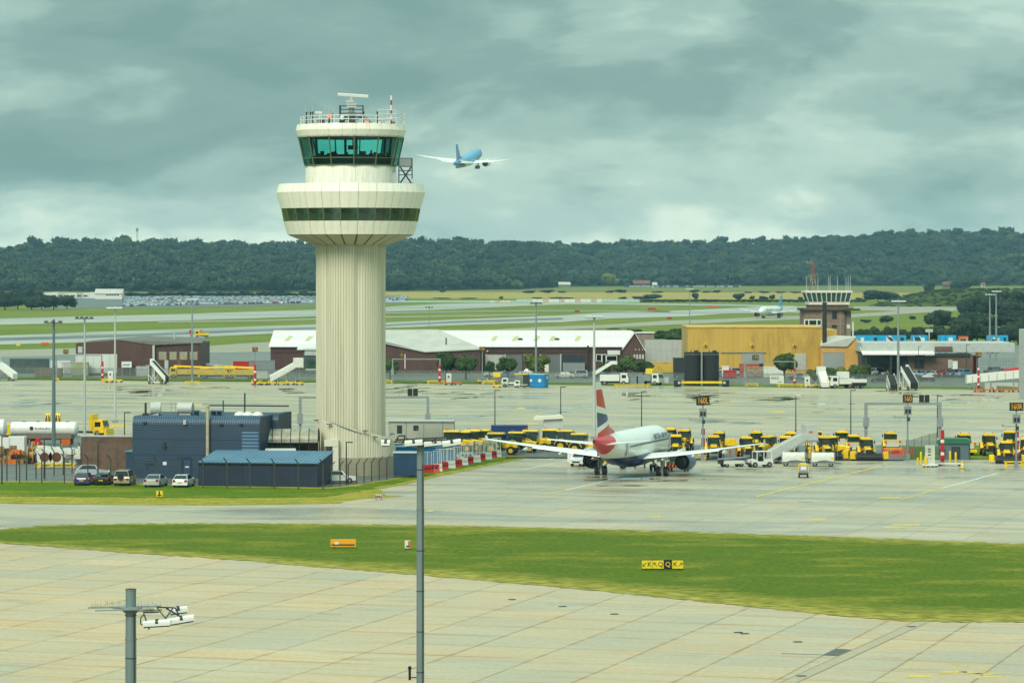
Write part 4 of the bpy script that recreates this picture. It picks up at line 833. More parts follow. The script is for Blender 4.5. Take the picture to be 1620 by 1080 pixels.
# grey retaining wall and small block between hangars
gw = thing('pale_retaining_wall', 'long pale grey wall between the long hangar and the ochre hangar', 'wall', (xx(1020, 830), 830, 0))
for i in range(8): bxr(gw, 'wall_panel', LGREY, i * 1.35, i * 1.35 + 1.32, 0, .6, 0, zz(537.5, 830))
bxr(gw, 'backing', GREY, 0, 10.8, .2, .5, 0, zz(538, 830))
sb_ = thing('concrete_hut', 'small weathered concrete hut with white flat roof behind the hangar gable', 'hut', (xx(1008, 880), 880, 0))
bxr(sb_, 'wall', MATS['weathered_concrete'], 0, xx(1035, 880) - xx(1008, 880), 0, 6, 0, zz(527, 880)); bxr(sb_, 'roof', WHITE, -.3, xx(1036, 880) - xx(1008, 880), -.3, 6.3, zz(527, 880), zz(525.6, 880))
# far white office by the car park
DW = dg(473); fw = thing('white_gable_office', 'small white office with pale gabled roof by the distant car park', 'building', (xx(150, DW), DW, 0))
w_ = xx(193, DW) - xx(150, DW); z_ = lambda y: zz(y, DW)
MB().prism([(0, 0), (0, z_(464.5)), (8, z_(458)), (16, z_(464.5)), (16, 0)], 0, w_, 'x').build('wall', WHITE, fw)
MB().prism([(-.6, z_(464.8)), (8, z_(457.6)), (16.6, z_(464.8)), (16.6, z_(464.2)), (8, z_(457)), (-.6, z_(464.2))], -.4, w_ + .4, 'x').build('roof', ROOFG, fw)
for i in range(5): p_ = MB().box(w_ * .42 + i * w_ * .1, w_ * .42 + i * w_ * .1 + 1.2, -.1, .05, z_(467.5), z_(465)).build('window', GLASSD, fw)
fl = thing('white_flat_sheds', 'row of long low white sheds behind trees left of the white office', 'building', (xx(62, DW + 60), DW + 60, 0))
for i in range(9): bxr(fl, 'shed_bay', WHITE if i % 3 else LGREY, i * 4.7, i * 4.7 + 4.5, 0, 8, 0, zz(463.5, DW + 60) + random.uniform(0, .6))
for i in range(7): bxr(fl, 'dark_strip', DARK, 5 + i * 4.7, 8 + i * 4.7, -.1, 0, 1.2, 2.4)
# low white perimeter wall across the airfield
DPW = dg(478); pw = thing('perimeter_screen', 'low white and pale blue perimeter screen across the far airfield', 'fence', (xx(605, DPW), DPW, 0))
wtot = xx(1012, DPW) - xx(605, DPW)
PB = mat('pale_blue_panel', (168, 194, 190), .6, var=.08); PPK = mat('faded_pink_panel', (190, 166, 156), .6)
for i in range(48):
    h_ = zz(473, DPW) if i > 24 else zz(475.5, DPW)
    bxr(pw, 'panel', (PB if (i > 40 or i < 20 or 23 < i < 28) else (PPK if i % 3 == 0 else WHITE)), i * wtot / 48, (i + 1) * wtot / 48 - .15, 0, .4, 0, h_)
# ================================================================ aircraft
def band_mat(name, base, rules, rough=.3, mask_noise=0):
    """paint scheme: later rules override; rule = (axis expression weights (x,y,z), op, value, colour)"""
    m = bpy.data.materials.new(name); m.use_nodes = True; MATS[name] = m; t = m.node_tree; b = t.nodes['Principled BSDF']; k = t.links
    b.inputs['Roughness'].default_value = rough; b.inputs['Coat Weight'].default_value = .3
    tcn = t.nodes.new('ShaderNodeTexCoord'); ns = t.nodes.new('ShaderNodeTexNoise'); ns.inputs['Scale'].default_value = .8; ns.inputs['Detail'].default_value = 5; k.new(tcn.outputs['Object'], ns.inputs['Vector'])
    sp = t.nodes.new('ShaderNodeSeparateXYZ'); k.new(tcn.outputs['Object'], sp.inputs[0])
    col = None
    for (w, op, v, c, wav) in rules:
        dt = t.nodes.new('ShaderNodeVectorMath'); dt.operation = 'DOT_PRODUCT'; dt.inputs[1].default_value = w; k.new(tcn.outputs['Object'], dt.inputs[0])
        src = dt.outputs['Value']
        if wav:                                            # (axis, frequency, amplitude)
            s1 = t.nodes.new('ShaderNodeMath'); s1.operation = 'MULTIPLY'; s1.inputs[1].default_value = wav[1]; k.new(sp.outputs[wav[0]], s1.inputs[0])
            s2 = t.nodes.new('ShaderNodeMath'); s2.operation = 'SINE'; k.new(s1.outputs[0], s2.inputs[0])
            s3 = t.nodes.new('ShaderNodeMath'); s3.operation = 'MULTIPLY_ADD'; s3.inputs[1].default_value = wav[2]; k.new(s2.outputs[0], s3.inputs[0]); k.new(src, s3.inputs[2]); src = s3.outputs[0]
        cm = t.nodes.new('ShaderNodeMath'); cm.operation = op; cm.inputs[1].default_value = v; k.new(src, cm.inputs[0])
        mx = t.nodes.new('ShaderNodeMix'); mx.data_type = 'RGBA'; k.new(cm.outputs[0], mx.inputs['Factor'])
        if col is None: mx.inputs['A'].default_value = lin(base)
        else: k.new(col, mx.inputs['A'])
        mx.inputs['B'].default_value = lin(c); col = mx.outputs['Result']
    r = t.nodes.new('ShaderNodeValToRGB'); r.color_ramp.elements[0].position = .25; r.color_ramp.elements[0].color = (.93, .93, .92, 1); r.color_ramp.elements[1].position = .7; r.color_ramp.elements[1].color = (1.02, 1.02, 1.02, 1); k.new(ns.outputs['Fac'], r.inputs['Fac'])
    mm_ = t.nodes.new('ShaderNodeMix'); mm_.data_type = 'RGBA'; mm_.blend_type = 'MULTIPLY'; mm_.inputs['Factor'].default_value = 1
    if col is None: mm_.inputs['A'].default_value = lin(base)
    else: k.new(col, mm_.inputs['A'])
    k.new(r.outputs['Color'], mm_.inputs['B']); k.new(mm_.outputs['Result'], b.inputs['Base Color'])
    return m
def foil(x, y_le, chord, z, tk, vertical=False):
    """symmetric section, 12 points; y forward"""
    pts = []
    for u, h in ((0, 0), (.03, .42), (.12, .8), (.35, 1), (.65, .62), (1, .04)): pts.append((u, h))
    loop = pts + [(u, -h) for u, h in pts[-1:0:-1]]
    out = []
    for u, h in loop:
        hh = h * tk * chord / 2
        out.append((x + (hh if vertical else 0), y_le - u * chord, z + (0 if vertical else hh)))
    return out
def wheel(par, x, y, r, w, tyre=BLK, rim=RIM, name='wheel'):
    t_ = MB().cyl((x - w / 2, y, r), (x + w / 2, y, r), r, None, 16)
    o = t_.build(name, tyre, par, 30); MB().cyl((x - w / 2 - .01, y, r), (x + w / 2 + .01, y, r), r * .52, None, 12).build('rim', rim, o)
    return o
def airliner(name, label, loc, rz, S, MF, MW, MFIN, MENG, MST, pitch=0, gear=True, big=False, text_=None, MBEL=None, bank=0):
    """S scales an A319-sized airframe; local frame: +Y nose, origin on the ground under the main gear"""
    t = thing(name, label, 'aircraft', loc, rz)
    if pitch or bank: t.rotation_euler = (R(pitch), R(bank), rz)
    Lf = 33.8 if not big else 36.0; nose = 16.1; zc = 3.55; r = 2.0
    st_ = [(0, .05, .12, -.42), (.25, .55, .55, -.36), (.8, 1.0, 1.02, -.25), (1.7, 1.42, 1.5, -.12), (2.8, 1.72, 1.82, -.03), (4.2, 1.92, 2.0, 0), (6, 1.975, 2.07, 0), (21.5, 1.975, 2.07, 0), (24, 1.90, 1.95, .1), (26.5, 1.65, 1.66, .36), (29, 1.22, 1.26, .72), (31, .82, .9, 1.02), (32.8, .46, .52, 1.28), (33.7, .26, .30, 1.42), (33.8, .2, .24, 1.44)]
    rings = []
    for (d, rx, rz2, dz) in st_: rings.append([(rx * math.cos(a), nose - d * Lf / 33.8, zc + dz + rz2 * math.sin(a)) for a in [2 * math.pi * i / 28 for i in range(28)]])
    fus = MB().loft(rings).build('fuselage', MF, t, 50)
    MB().cyl((0, nose - Lf - .02, zc + 1.44), (0, nose - Lf + .3, zc + 1.44), .2, .2, 12).build('exhaust_outlet', DARK, fus)
    # belly fairing
    rings = [[(k_ * 2.1 * math.cos(a), yy, 2.15 + k2 * 1.05 * math.sin(a)) for a in [2 * math.pi * i / 20 for i in range(20)]] for yy, k_, k2 in ((5.2, .3, .25), (4, .8, .8), (2, 1, 1), (-1.5, 1, 1), (-3.5, .85, .85), (-5.2, .25, .3))]
    MB().loft(rings).build('belly_fairing', MBEL or MF, fus, 60)
    # windows
    wm = MB().box(-.01, .03, -.1, .1, -.14, .14).mesh('cabin_window', mat('cabin_glass', (74, 84, 90), .2))
    for sd_ in (-1, 1):
        for i in range(34 if not big else 30):
            yy = nose - 5.2 - i * .58
            if not big: obj('cabin_window', wm, fus, (sd_ * (1.972 if sd_ > 0 else 1.972) - (0 if sd_ > 0 else .04), yy, zc + .42))
        for dy in (4.4, 25.2 if not big else 26):
            MB().box(-.012, .02, -.42, .42, -.85, .95).build('door_outline', LGREY, fus, loc=(sd_ * (1.95 if dy < 10 else 1.8), nose - dy, zc + .1)) if gear and not big else None
    MB().loft([[(-.75, nose - 1.5, zc + .85), (.75, nose - 1.5, zc + .85), (1.0, nose - 2.15, zc + 1.35), (-1.0, nose - 2.15, zc + 1.35)], [(-.7, nose - 1.42, zc + .93), (.7, nose - 1.42, zc + .93), (.95, nose - 2.08, zc + 1.43), (-.95, nose - 2.08, zc + 1.43)]]).build('cockpit_window', GLASSD, fus)
    for yy, h_ in ((9, .35), (2.5, .25), (-4, .3)): MB().loft([foil(0, yy, .5, zc + 2.02, .2, True), foil(0, yy - .15, .3, zc + 2.05 + h_, .2, True)]).build('blade_antenna', WHITE, fus)
    # wings
    for sd_ in (-1, 1):
        k_ = sd_
        secs = ((0.9, 4.9, 6.6, 2.15, .13), (2.0, 4.4, 6.0, 2.3, .13), (6.3, 2.3, 3.75, 2.75, .115), (11.5, -.35, 2.65, 3.45, .11), (16.6, -2.75, 1.62, 4.25, .10), (17.05, -3.0, 1.3, 4.3, .08)) if not big else ((0.9, 5.2, 7.2, 2.2, .13), (2.0, 4.6, 6.2, 2.3, .13), (6, 2.2, 3.8, 2.9, .11), (11, -.8, 2.6, 3.6, .10), (15.5, -3.5, 1.5, 4.5, .09), (18.6, -6.2, .4, 5.4, .08))
        w_ = MB().loft([foil(k_ * x, y, c, z, tk) for x, y, c, z, tk in secs]).build('wing', MW, t, 40)
        if not big:
            MB().loft([foil(k_ * 17.05, -2.9, 1.5, 4.3, .06, True), foil(k_ * 17.1, -3.5, .8, 4.8, .05, True)]).build('wingtip_fence', MW, w_, 40)
            MB().loft([foil(k_ * 17.05, -2.9, 1.5, 4.3, .06, True), foil(k_ * 17.1, -3.5, .7, 3.95, .05, True)]).build('wingtip_fence', MW, w_, 40)
        for (x, y, z) in ((4.3, -1.4, 2.3), (8.2, -2.2, 2.82), (12.2, -3.6, 3.4)) if not big else ():
            MB().loft([[(k_ * x + q * .16 * math.cos(a), yy, z - .2 + q * .26 * math.sin(a)) for a in [2 * math.pi * i / 8 for i in range(8)]] for yy, q in ((y + 2.2, .2), (y + 1.2, 1), (y - .4, .8), (y - 1.3, .1))]).build('flap_fairing', MW, w_, 60)
        fl_ = secs[1:4]
        MB().loft([[(k_ * x, y - c * .985, z + .01), (k_ * x, y - c * 1.12, z - .12), (k_ * x, y - c * 1.12, z - .15), (k_ * x, y - c * .97, z - .07)] for x, y, c, z, tk in fl_]).build('flap', MW, w_)
        # engine
        er = 1.05 if not big else 1.35; ex, ey, ez = k_ * 5.75, 5.6 if not big else 6.4, 1.62 if not big else 1.5
        prof = [(er * .88, 0), (er * .98, -.25), (er * 1.08, -1.0), (er * 1.06, -2.2), (er * .86, -3.4), (er * .82, -3.35), (er * .8, -2.0), (er * .84, -.15)]
        nac = MB().loft([[(ex + r_ * math.cos(a), ey + y, ez + r_ * math.sin(a)) for a in [2 * math.pi * i / 24 for i in range(24)]] for r_, y in prof], cap=False).build('engine', MENG, t, 50)
        lip = [(er * .84, -.2), (er * .9, .04), (er * .985, -.26)]
        MB().loft([[(ex + r_ * math.cos(a), ey + y, ez + r_ * math.sin(a)) for a in [2 * math.pi * i / 24 for i in range(24)]] for r_, y in lip], cap=False).build('intake_lip', RIM, nac, 60)
        MB().cyl((ex, ey - .6, ez), (ex, ey - .75, ez), er * .82, None, 20).loft([[(ex + r_ * math.cos(a), ey + y, ez + r_ * math.sin(a)) for a in [2 * math.pi * i / 10 for i in range(10)]] for r_, y in ((.02, -.2), (.22, -.5), (.3, -.7))]).build('fan', CONS, nac)
        MB().loft([[(ex + r_ * math.cos(a), ey + y, ez + r_ * math.sin(a)) for a in [2 * math.pi * i / 20 for i in range(20)]] for r_, y in ((er * .62, -3.0), (er * .6, -3.5), (er * .44, -4.3), (er * .40, -4.28), (er * .40, -3.9))], cap=True).build('exhaust_nozzle', DARK, nac, 50)
        MB().cyl((ex, ey - 3.0, ez), (ex, ey - 3.1, ez), er * .84, None, 20).build('bypass_duct', CONS, nac)
        MB().loft([foil(ex, ey - .9, 4.6, ez + er * .9, .09, True), foil(ex, ey - 2.0, 4.2, ez + er * 1.15 + .35, .08, True)]).build('pylon', MW, nac, 40)
        # tailplane
        MB().loft([foil(k_ * .5, -11.6, 3.7, 4.45, .1), foil(k_ * 6.2, -14.9, 1.35, 5.05, .08)]).build('tailplane', MW, t, 40)
    # fin
    MB().loft([foil(0, -9.2, 6.9, 5.35, .09, True), foil(0, -10.6, 5.6, 6.0, .09, True), foil(0, -14.9, 2.1, 11.75, .08, True)]).build('fin', MFIN, t, 40)
    MB().prism([(-8.0, 5.5), (-10.6, 6.3), (-11.2, 5.5)], -.1, .1, 'x').build('fin_fillet', MFIN, t)
    # undercarriage
    for sd_ in (-1, 1):
        lg_ = MB().cyl((sd_ * 3.8, 0, .7), (sd_ * 3.65, .15, 2.6), .14, .2, 10).cyl((sd_ * 3.8, 0, .75), (sd_ * 2.3, .1, 2.0), .07).cyl((sd_ * 3.3, 0, .58), (sd_ * 4.3, 0, .58), .09).box(sd_ * 3.98 - .04, sd_ * 3.98 + .04, -.45, .5, .95, 2.35).build('main_gear', LGREY, t)
        for q in (-.46, .46): wheel(lg_, sd_ * 3.8 + q, 0, .58, .42)
        if big:
            for q in (-.46, .46): wheel(lg_, sd_ * 3.8 + q, -1.25, .58, .42)
    ng = MB().cyl((0, 11.04, .45), (0, 11.2, 2.0), .1, .13, 8).cyl((0, 11.1, .8), (0, 12.2, 1.9), .06).cyl((-.3, 11.04, .4), (.3, 11.04, .4), .07).build('nose_gear', LGREY, t)
    for q in (-.26, .26): wheel(ng, q, 11.04, .38, .22)
    MB().box(-.5, -.46, 11.2, 12.8, 1.0, 1.75).box(.46, .5, 11.2, 12.8, 1.0, 1.75).build('gear_door', MF, ng)
    if text_:
        for sd_ in (1, -1):
            text('airline_name', text_[0], text_[1], fus, (sd_ * 2.005, nose - 8.8, zc + .95), text_[2], (R(90 - 14), 0, R(90) * sd_), .012)
    t.scale = (S, S, S)
    return t
WJET = band_mat('airliner_white', (238, 238, 232), [])
BAF = band_mat('airliner_white_blue_belly', (238, 238, 232), [((0, 0, 1), 'LESS_THAN', 2.7, (24, 44, 96), None), ((0, 1, -.55), 'LESS_THAN', -15.2, (204, 26, 38), ('Z', 2.2, .35)), ((0, 1, 0), 'LESS_THAN', -15.4, (204, 26, 38), None)])
FW, FR, FN = (238, 236, 228), (204, 26, 38), (24, 44, 112)
BFIN = band_mat('fin_flag_paint', FW, [((0, .11, 1), 'LESS_THAN', 6.48, FN, None), ((0, -.17, 1), 'LESS_THAN', 9.26, FW, None), ((0, -.2, 1), 'LESS_THAN', 9.06, FR, None), ((0, .13, 1), 'GREATER_THAN', 6.89, FR, None), ((0, 0, 1), 'GREATER_THAN', 10.9, FW, None)])
BENG = mat('engine_blue', (66, 92, 126), .35, var=.08, scale=.6, coat=.3)
BTXT = mat('airline_lettering', (44, 56, 96), .5)
gx, gy, _ = g(999, 752)
airliner('parked_airliner', 'white twin-jet airliner with red, white and navy fin, parked tail-on', (gx, gy, 0), R(-16), 1.0, BAF, WJET, BFIN, BENG, WJET, text_=('BRITISH AIRWAYS', BTXT, 1.0))
TUIF = band_mat('sky_blue_fuselage', (84, 158, 204), [((0, .28, 1), 'LESS_THAN', 1.7, (222, 224, 216), ('Y', .25, .3)), ((0, 1, 0), 'GREATER_THAN', 10.6, (84, 150, 204), None), ((0, .55, 1), 'LESS_THAN', -2.2, (50, 92, 116), ('Y', .35, .4)), ((0, 1, 0), 'LESS_THAN', -15.5, (70, 140, 190), None)])
TUIN = band_mat('sky_blue_fin', (78, 146, 196), [((0, 0, 1), 'LESS_THAN', 7.2, (52, 108, 156), None)])
D7 = 1950.0; s7 = 1.5
tui = airliner('climbing_airliner', 'sky blue and white airliner climbing away in the sky right of the tower', (xx(741, D7), D7, zz(266, D7)), R(-15), s7, TUIF, WJET, TUIN, WJET, WJET, pitch=11, gear=True, big=True, bank=3)
TCF = band_mat('white_jet_scheme', (226, 228, 224), [((0, 1, -.3), 'LESS_THAN', -11.5, (70, 150, 200), None)])
TCN = band_mat('blue_tail_scheme', (72, 150, 200), [((0, 0, 1), 'GREATER_THAN', 10.2, (176, 186, 150), None)])
gx, gy, _ = g(1221, 503)
airliner('taxiing_airliner', 'white jet with blue tail taxiing towards the camera beyond the ochre hangar', (gx, gy + 4, .0), R(157), 1.0, TCF, WJET, TCN, mat('engine_navy', (46, 62, 98), .4), WJET)
# ================================================================ masts, signs and street furniture
def mast(label, x, yb, yt, style='frame', r=.2, tone=GALV, nl=6, span=2.6, group='floodlight masts', arm=1, twist=0):
    X, D, _ = g(x, yb); h = zz(yt, D); t = thing('floodlight_mast', label, 'floodlight', (X, D, 0), twist, group)
    MB().cyl((0, 0, 0), (0, 0, h * .55), r, r * .82, 12).cyl((0, 0, h * .55), (0, 0, h), r * .8, r * .55, 12).build('pole', tone, t, 30)
    MB().cbox(0, 0, 0, r * 4, r * 4, .35).build('base', GREY, t)
    z = h - .45
    MB().bar((-span / 2, 0, z), (span / 2, 0, z), .12).bar((-span / 2, -.7, z), (span / 2, -.7, z), .08).bar((-span / 2, 0, z), (-span / 2, -.7, z), .08).bar((span / 2, 0, z), (span / 2, -.7, z), .08).build('head_frame', DARK, t)
    lm = MB().prism([(-.35, -.02), (.35, .12), (.35, .22), (-.3, .2)], -.22, .22, 'x').mesh('floodlight', LAMPW if style == 'white' else DARK)
    for i in range(nl): obj('floodlight', lm, t, (-span / 2 + .25 + i * (span - .5) / max(1, nl - 1), -.55, z + .05))
    return t
mast('grey steel floodlight mast standing left of the navy block', 85, 716, 505, r=.28, span=2.4, nl=3, tone=mat('weathered_green_grey', (104, 120, 122), .5, metal=.3, var=.1))
mast('slim white floodlight mast behind the tank trailer with dark lamps', 134, 692, 499, r=.2, tone=LGREY, nl=4)
mast('tall pale floodlight mast right of the yellow lorry', 182, 668, 484, r=.2, tone=LGREY, nl=6, style='white')
mast('pale mast with yellow base in front of the maroon depot', 304, 607, 471, r=.24, nl=6, style='white')
mast('thin grey mast rising from behind the blue cylindrical tank', 848, 603, 477, r=.26, nl=5)
mast('thick pale mast standing directly behind the parked airliner fin', 940, 694, 497, r=.26, nl=5, style='white', tone=LGREY)
mast('slim mast with a row of white lamps left of the ochre hangar roof', 1091, 545, 456, r=.2, nl=6, style='white')
mast('grey mast with white lamp cluster right of the ochre annex', 1421, 615, 474, r=.3, nl=7, style='white', span=3)
mast('left one of the close mast pair by the right-hand wood', 1566, 575, 464, r=.3, nl=4, style='white')
mast('right one of the close mast pair by the right-hand wood', 1576, 570, 459, r=.3, nl=6, style='white')
mast('faint thin mast on the airfield right of the tower shaft', 679, 560, 484, r=.12, nl=3, span=2.2)
# the two tall masts close to the camera
NEARP = mat('near_mast_steel', (124, 138, 140), .45, metal=.35, var=.1, scale=2, stretch=(1, 1, .15))
def near_mast(label, x, yt, D, r, head):
    X = xx(x, D); h = zz(yt, D); t = thing('floodlight_mast', label, 'floodlight', (X, D, 0), 0, 'floodlight masts')
    for k_, (z0, z1) in enumerate(((0, h * .45), (h * .45, h * .86), (h * .86, h))):
        MB().cyl((0, 0, z0), (0, 0, z1), r * (1.12 - .06 * k_), r * (1.09 - .06 * k_), 20).cyl((0, 0, z1 - .06), (0, 0, z1), r * (1.16 - .06 * k_), None, 20).build('pole_section', NEARP, t, 30)
    MB().cbox(0, 0, 0, 1.2, 1.2, .4).build('base', GREY, t)
    MB().tube([(r * .72, -r * .85, .4), (r * .7, -r * .8, h - .8)], .016).build('cable_conduit', DARK, t)
    for z_ in np.arange(h - 9, h - .8, 1.6): MB().lathe([(r * 1.1, z_), (r * 1.1, z_ + .03)], 16).build('strap', DARK, t)
    return t, h
def flood_tube(par, x, y, z, l, rz=0, tilt=0):
    o = MB().cyl((-l / 2, 0, .12), (l / 2, 0, .12), .105, None, 12).box(-l / 2, l / 2, -.15, .15, .0, .08).build('floodlight', WHITE, par, 30, loc=(x, y, z)); o.rotation_euler = (0, tilt, rz)
    MB().box(-l / 2 + .04, l / 2 - .04, -.2, .2, -.04, -.01).build('lens', DARK, o); MB().cyl((-.05, 0, .12), (.05, 0, .12), .14, None, 12).build('clamp', DARK, o)
    return o
nm, h = near_mast('tall near pole with a long row of white floodlights, right of the tower', 665, 703, 135.0, .145, 0)
for k_, (x_, w_) in enumerate(((-1.35, .35), (-.9, .0), (-.25, .7), (.6, .9), (1.25, .75))):
    if w_: flood_tube(nm, x_, -.25 + .1 * (k_ % 2), h - .02, w_, R(4 * (k_ - 2)), R(-2 * k_))
b = MB().bar((-1.0, .1, h + .18), (1.7, .15, h + .3), .06).bar((-1.0, -.3, h + .12), (1.6, -.2, h + .24), .05)
for i in range(8): b.bar((-1.0 + i * .37, -.3, h + .12), (-.9 + i * .37, .15, h + .25), .045)
b.tube([(-1.0, -.1, h + .1), (-.85, -.1, h + .35), (-.6, -.1, h + .36), (-.7, -.1, h + .02), (-1.0, -.1, h + .0)], .03); b.build('head_frame', DARK, nm)
MB().cyl((-.15, 0, h - 9.2), (-.42, 0, h - 9.2), .02).cyl((-.42, 0, h - 9.3), (-.42, 0, h - 8.85), .05, .05).ball((-.42, 0, h - 8.82), .08).build('camera', BLK, nm)
nm, h = near_mast('near pole with spiked bird-guard arms and white floodlights, bottom left', 207, 931, 128.0, .2, 0)
za_ = h - .7
arm = MB().bar((-1.62, .1, za_ - .02), (1.15, -.1, za_ + .06), .06).bar((-1.3, -.35, za_ - .08), (.9, -.45, za_), .05).bar((-.7, .3, za_ - .05), (.3, -.4, za_ + .03), .06).bar((.3, -.4, za_ - .1), (1.2, -.3, za_ - .05), .06).build('cross_arm', GALV, nm)
b = MB()
rr_ = random.Random(2)
for i in range(46):
    x_ = -1.5 + i * .058
    b.cyl((x_, .05 + rr_.uniform(-.2, .1), za_), (x_ + rr_.uniform(-.05, .05), .05 + rr_.uniform(-.2, .1), za_ + rr_.uniform(.12, .26)), .006, None, 3)
for o in (b.build('bird_spikes', GALV, nm),): o['kind'] = 'stuff'
MB().lathe([(.2, za_ - .22), (.42, za_ - .04), (.42, za_ + .02), (.2, za_ + .02)], 16).build('collar', GALV, nm)
hd = MB()
for a_, b_ in (((.55, -.5, za_ - .2), (.75, -.6, za_ - .75)), ((1.0, -.3, za_ + .05), (1.35, -.5, za_ - .35)), ((1.35, -.2, za_), (1.9, -.4, za_ - .3)), ((1.0, -.3, za_ + .05), (1.7, -.3, za_ + .02)), ((1.35, -.5, za_ - .35), (1.6, -.3, za_)), ((.5, -.4, za_ - .15), (1.1, -.4, za_ - .12)), ((1.7, -.3, za_ + .02), (1.85, -.3, za_ - .3))): hd.bar(a_, b_, .05)
hd.tube([(.55, -.5, za_ - .18), (.42, -.5, za_ - .35), (.42, -.5, za_ - .55), (.6, -.5, za_ - .72)], .022); hd.build('head_frame', DARK, nm)
flood_tube(nm, 1.05, -.55, za_ - .62, 1.05, R(-5), R(-4)); flood_tube(nm, 1.95, -.45, za_ - .5, .95, R(8), R(-9)); flood_tube(nm, 1.75, .3, za_ - .22, .7, R(14), R(-6))
def post_lamp(label, x, yb, yt, r=.07):
    X, D, _ = g(x, yb); h = zz(yt, D); t = thing('street_lamp', label, 'street lamp', (X, D, 0), 0, 'slim road lamps')
    MB().cyl((0, 0, 0), (0, 0, h), r * 1.3, r * .8, 8).build('pole', DARK, t, 30); MB().cbox(.35, 0, h - .08, .8, .3, .12).build('lamp_head', DARK if x != 1259 else WHITE, t)
for x_, b_, t_, w_ in ((783, 692, 617, 'above the blue container'), (887, 692, 612, 'by the cream shelter'), (1015, 692, 619, 'behind the parked airliner nose'), (1259, 684, 625, 'above the row of tractors, white-headed'), (1346, 690, 617, 'left of the big portal frame'), (1483, 692, 626, 'beside the big portal frame right leg'), (548, 766, 699, 'in front of the tower foot'), (155, 766, 698, 'among the parked cars'), (3, 766, 690, 'at the left edge of the yard'), (70, 757, 693, 'by the white tank trailer'), (197, 742, 652, 'between the brick wall and the navy block'), (1487, 590, 516, 'in the right-hand car park, left'), (1496, 590, 519, 'in the right-hand car park, middle'), (1513, 590, 512, 'in the right-hand car park, right'), (1529, 596, 545, 'by the red cabin'), (1453, 596, 548, 'in front of the brown depot')):
    post_lamp('slim dark lamp post ' + w_, x_, b_, t_)
SIGNB = mat('sign_black', (26, 26, 24), .5, var=.1); SIGNY = mat('sign_amber', (226, 160, 26), .5, var=.05)
def stand_sign(label, txt, x, yb, y0, y1, w_px, amber=True):
    X, D, _ = g(x, yb); k_ = D / FOC; t = thing('stand_sign', label, 'sign', (X, D, 0)); z0, z1 = zz(y1, D), zz(y0, D); w = w_px * k_
    MB().cyl((0, .1, 0), (0, .1, z1), .12, .09, 8).build('post', GALV, t); MB().cbox(0, .1, 0, .5, .5, .8).build('base', GREY, t)
    bd = MB().box(-w / 2, w / 2, -.12, .02, z0, z1).build('board', SIGNB, t)
    text('lettering', txt, SIGNY, t, (0, -.13, (z0 + z1) / 2 - .02), (z1 - z0) * .98, sx=min(1.0, w * .92 / (len(txt) * (z1 - z0) * .56)))
    return t, z0, D
def vdgs(t, z0, w=.95):
    MB().box(-w / 2, w / 2, -.3, .05, z0 - 1.6, z0 - .45).build('guidance_box', GREY, t); MB().box(-.36, -.05, -.33, -.3, z0 - 1.4, z0 - .85).build('display', SIGNB, t); MB().box(.06, .36, -.33, -.3, z0 - 1.4, z0 - .85).build('display', SIGNB, t)
    MB().bar((0, 0, z0 - 1.95), (-1.7, 0, z0 - 1.95), .12).box(-1.78, -1.62, -.08, .08, z0 - 2.0, z0 - 1.65).build('side_arm', GREY, t); MB().cbox(.1, -.1, z0 - 2.4, .35, .35, .5).build('junction_box', DARK, t)
t, z0, D = stand_sign('black sign with amber 160L on a grey post above the tractors', '160L', 1112, 729, 626.5, 640.5, 21); vdgs(t, z0)
t, z0, D = stand_sign('black sign with amber 160 on a grey post before the portal frame', '160', 1436, 727, 624, 636.5, 15.5); vdgs(t, z0)
t, z0, D = stand_sign('black sign with amber 160R at the right edge', '160R', 1608, 740, 636.5, 649.5, 22); vdgs(t, z0)
stand_sign('small black sign with yellow 172L right of the maroon depot', '172L', 403.5, 609, 549, 556, 8.5)
stand_sign('small black sign with yellow 172R before the long hangar', '172R', 763, 607, 548.5, 555, 9)
stand_sign('small black sign with yellow 174R above the red cabin at right', '174R', 1548, 615, 557, 565, 9)
def marker_post(label, x, yb, yt):
    X, D, _ = g(x, yb); h = zz(yt, D); t = thing('marker_post', label, 'post', (X, D, 0), 0, 'red and white marker posts'); n = max(4, int(h / .42))
    for i in range(n):
        z0, z1 = .5 + (h - .5) * i / n, .5 + (h - .5) * (i + 1) / n
        MB().cyl((0, 0, z0), (0, 0, z1), .24 if i != 1 else .36, .24 if i != 1 else .36, 10).build('band', RED if i % 2 else (RED if i % 4 == 0 else WHITE), t)
    MB().cyl((0, 0, 0), (0, 0, .5), .2).build('stub', GALV, t)
def yellow_frame(label, x, yb, w, d=1.0):
    X, D, _ = g(x, yb); t = thing('towbar_frame', label, 'ground equipment', (X, D, 0), 0, 'low yellow guard frames')
    MB().bar((-w / 2, -d / 2, .62), (w / 2, -d / 2, .62), .14).bar((-w / 2, d / 2, .62), (w / 2, d / 2, .62), .14).bar((-w / 2, -d / 2, .3), (w / 2, -d / 2, .3), .1).build('rail', LYEL, t)
    for s_ in (-1, 1):
        for q in (-1, 1): MB().bar((s_ * w * .42, q * d / 2, 0), (s_ * w * .42, q * d / 2, .65), .14).build('leg', YEL, t)
for x_, b_, t_, w_ in ((162, 603, 571.5, 'by the maroon depot white door'), (403.5, 612, 577, 'below the 172L sign'), (695.5, 608, 577, 'under the portal frame right of the tower'), (1257, 612, 582, 'before the ochre hangar'), (1548, 619, 582, 'below the 174R sign'), (1112.3, 727, 678, 'on the 160L sign post'), (1491, 736, 680, 'beside the white power cabinet'), (1609, 732, 682, 'on the 160R sign post')):
    marker_post('red and white banded marker post ' + w_, x_, b_, t_)
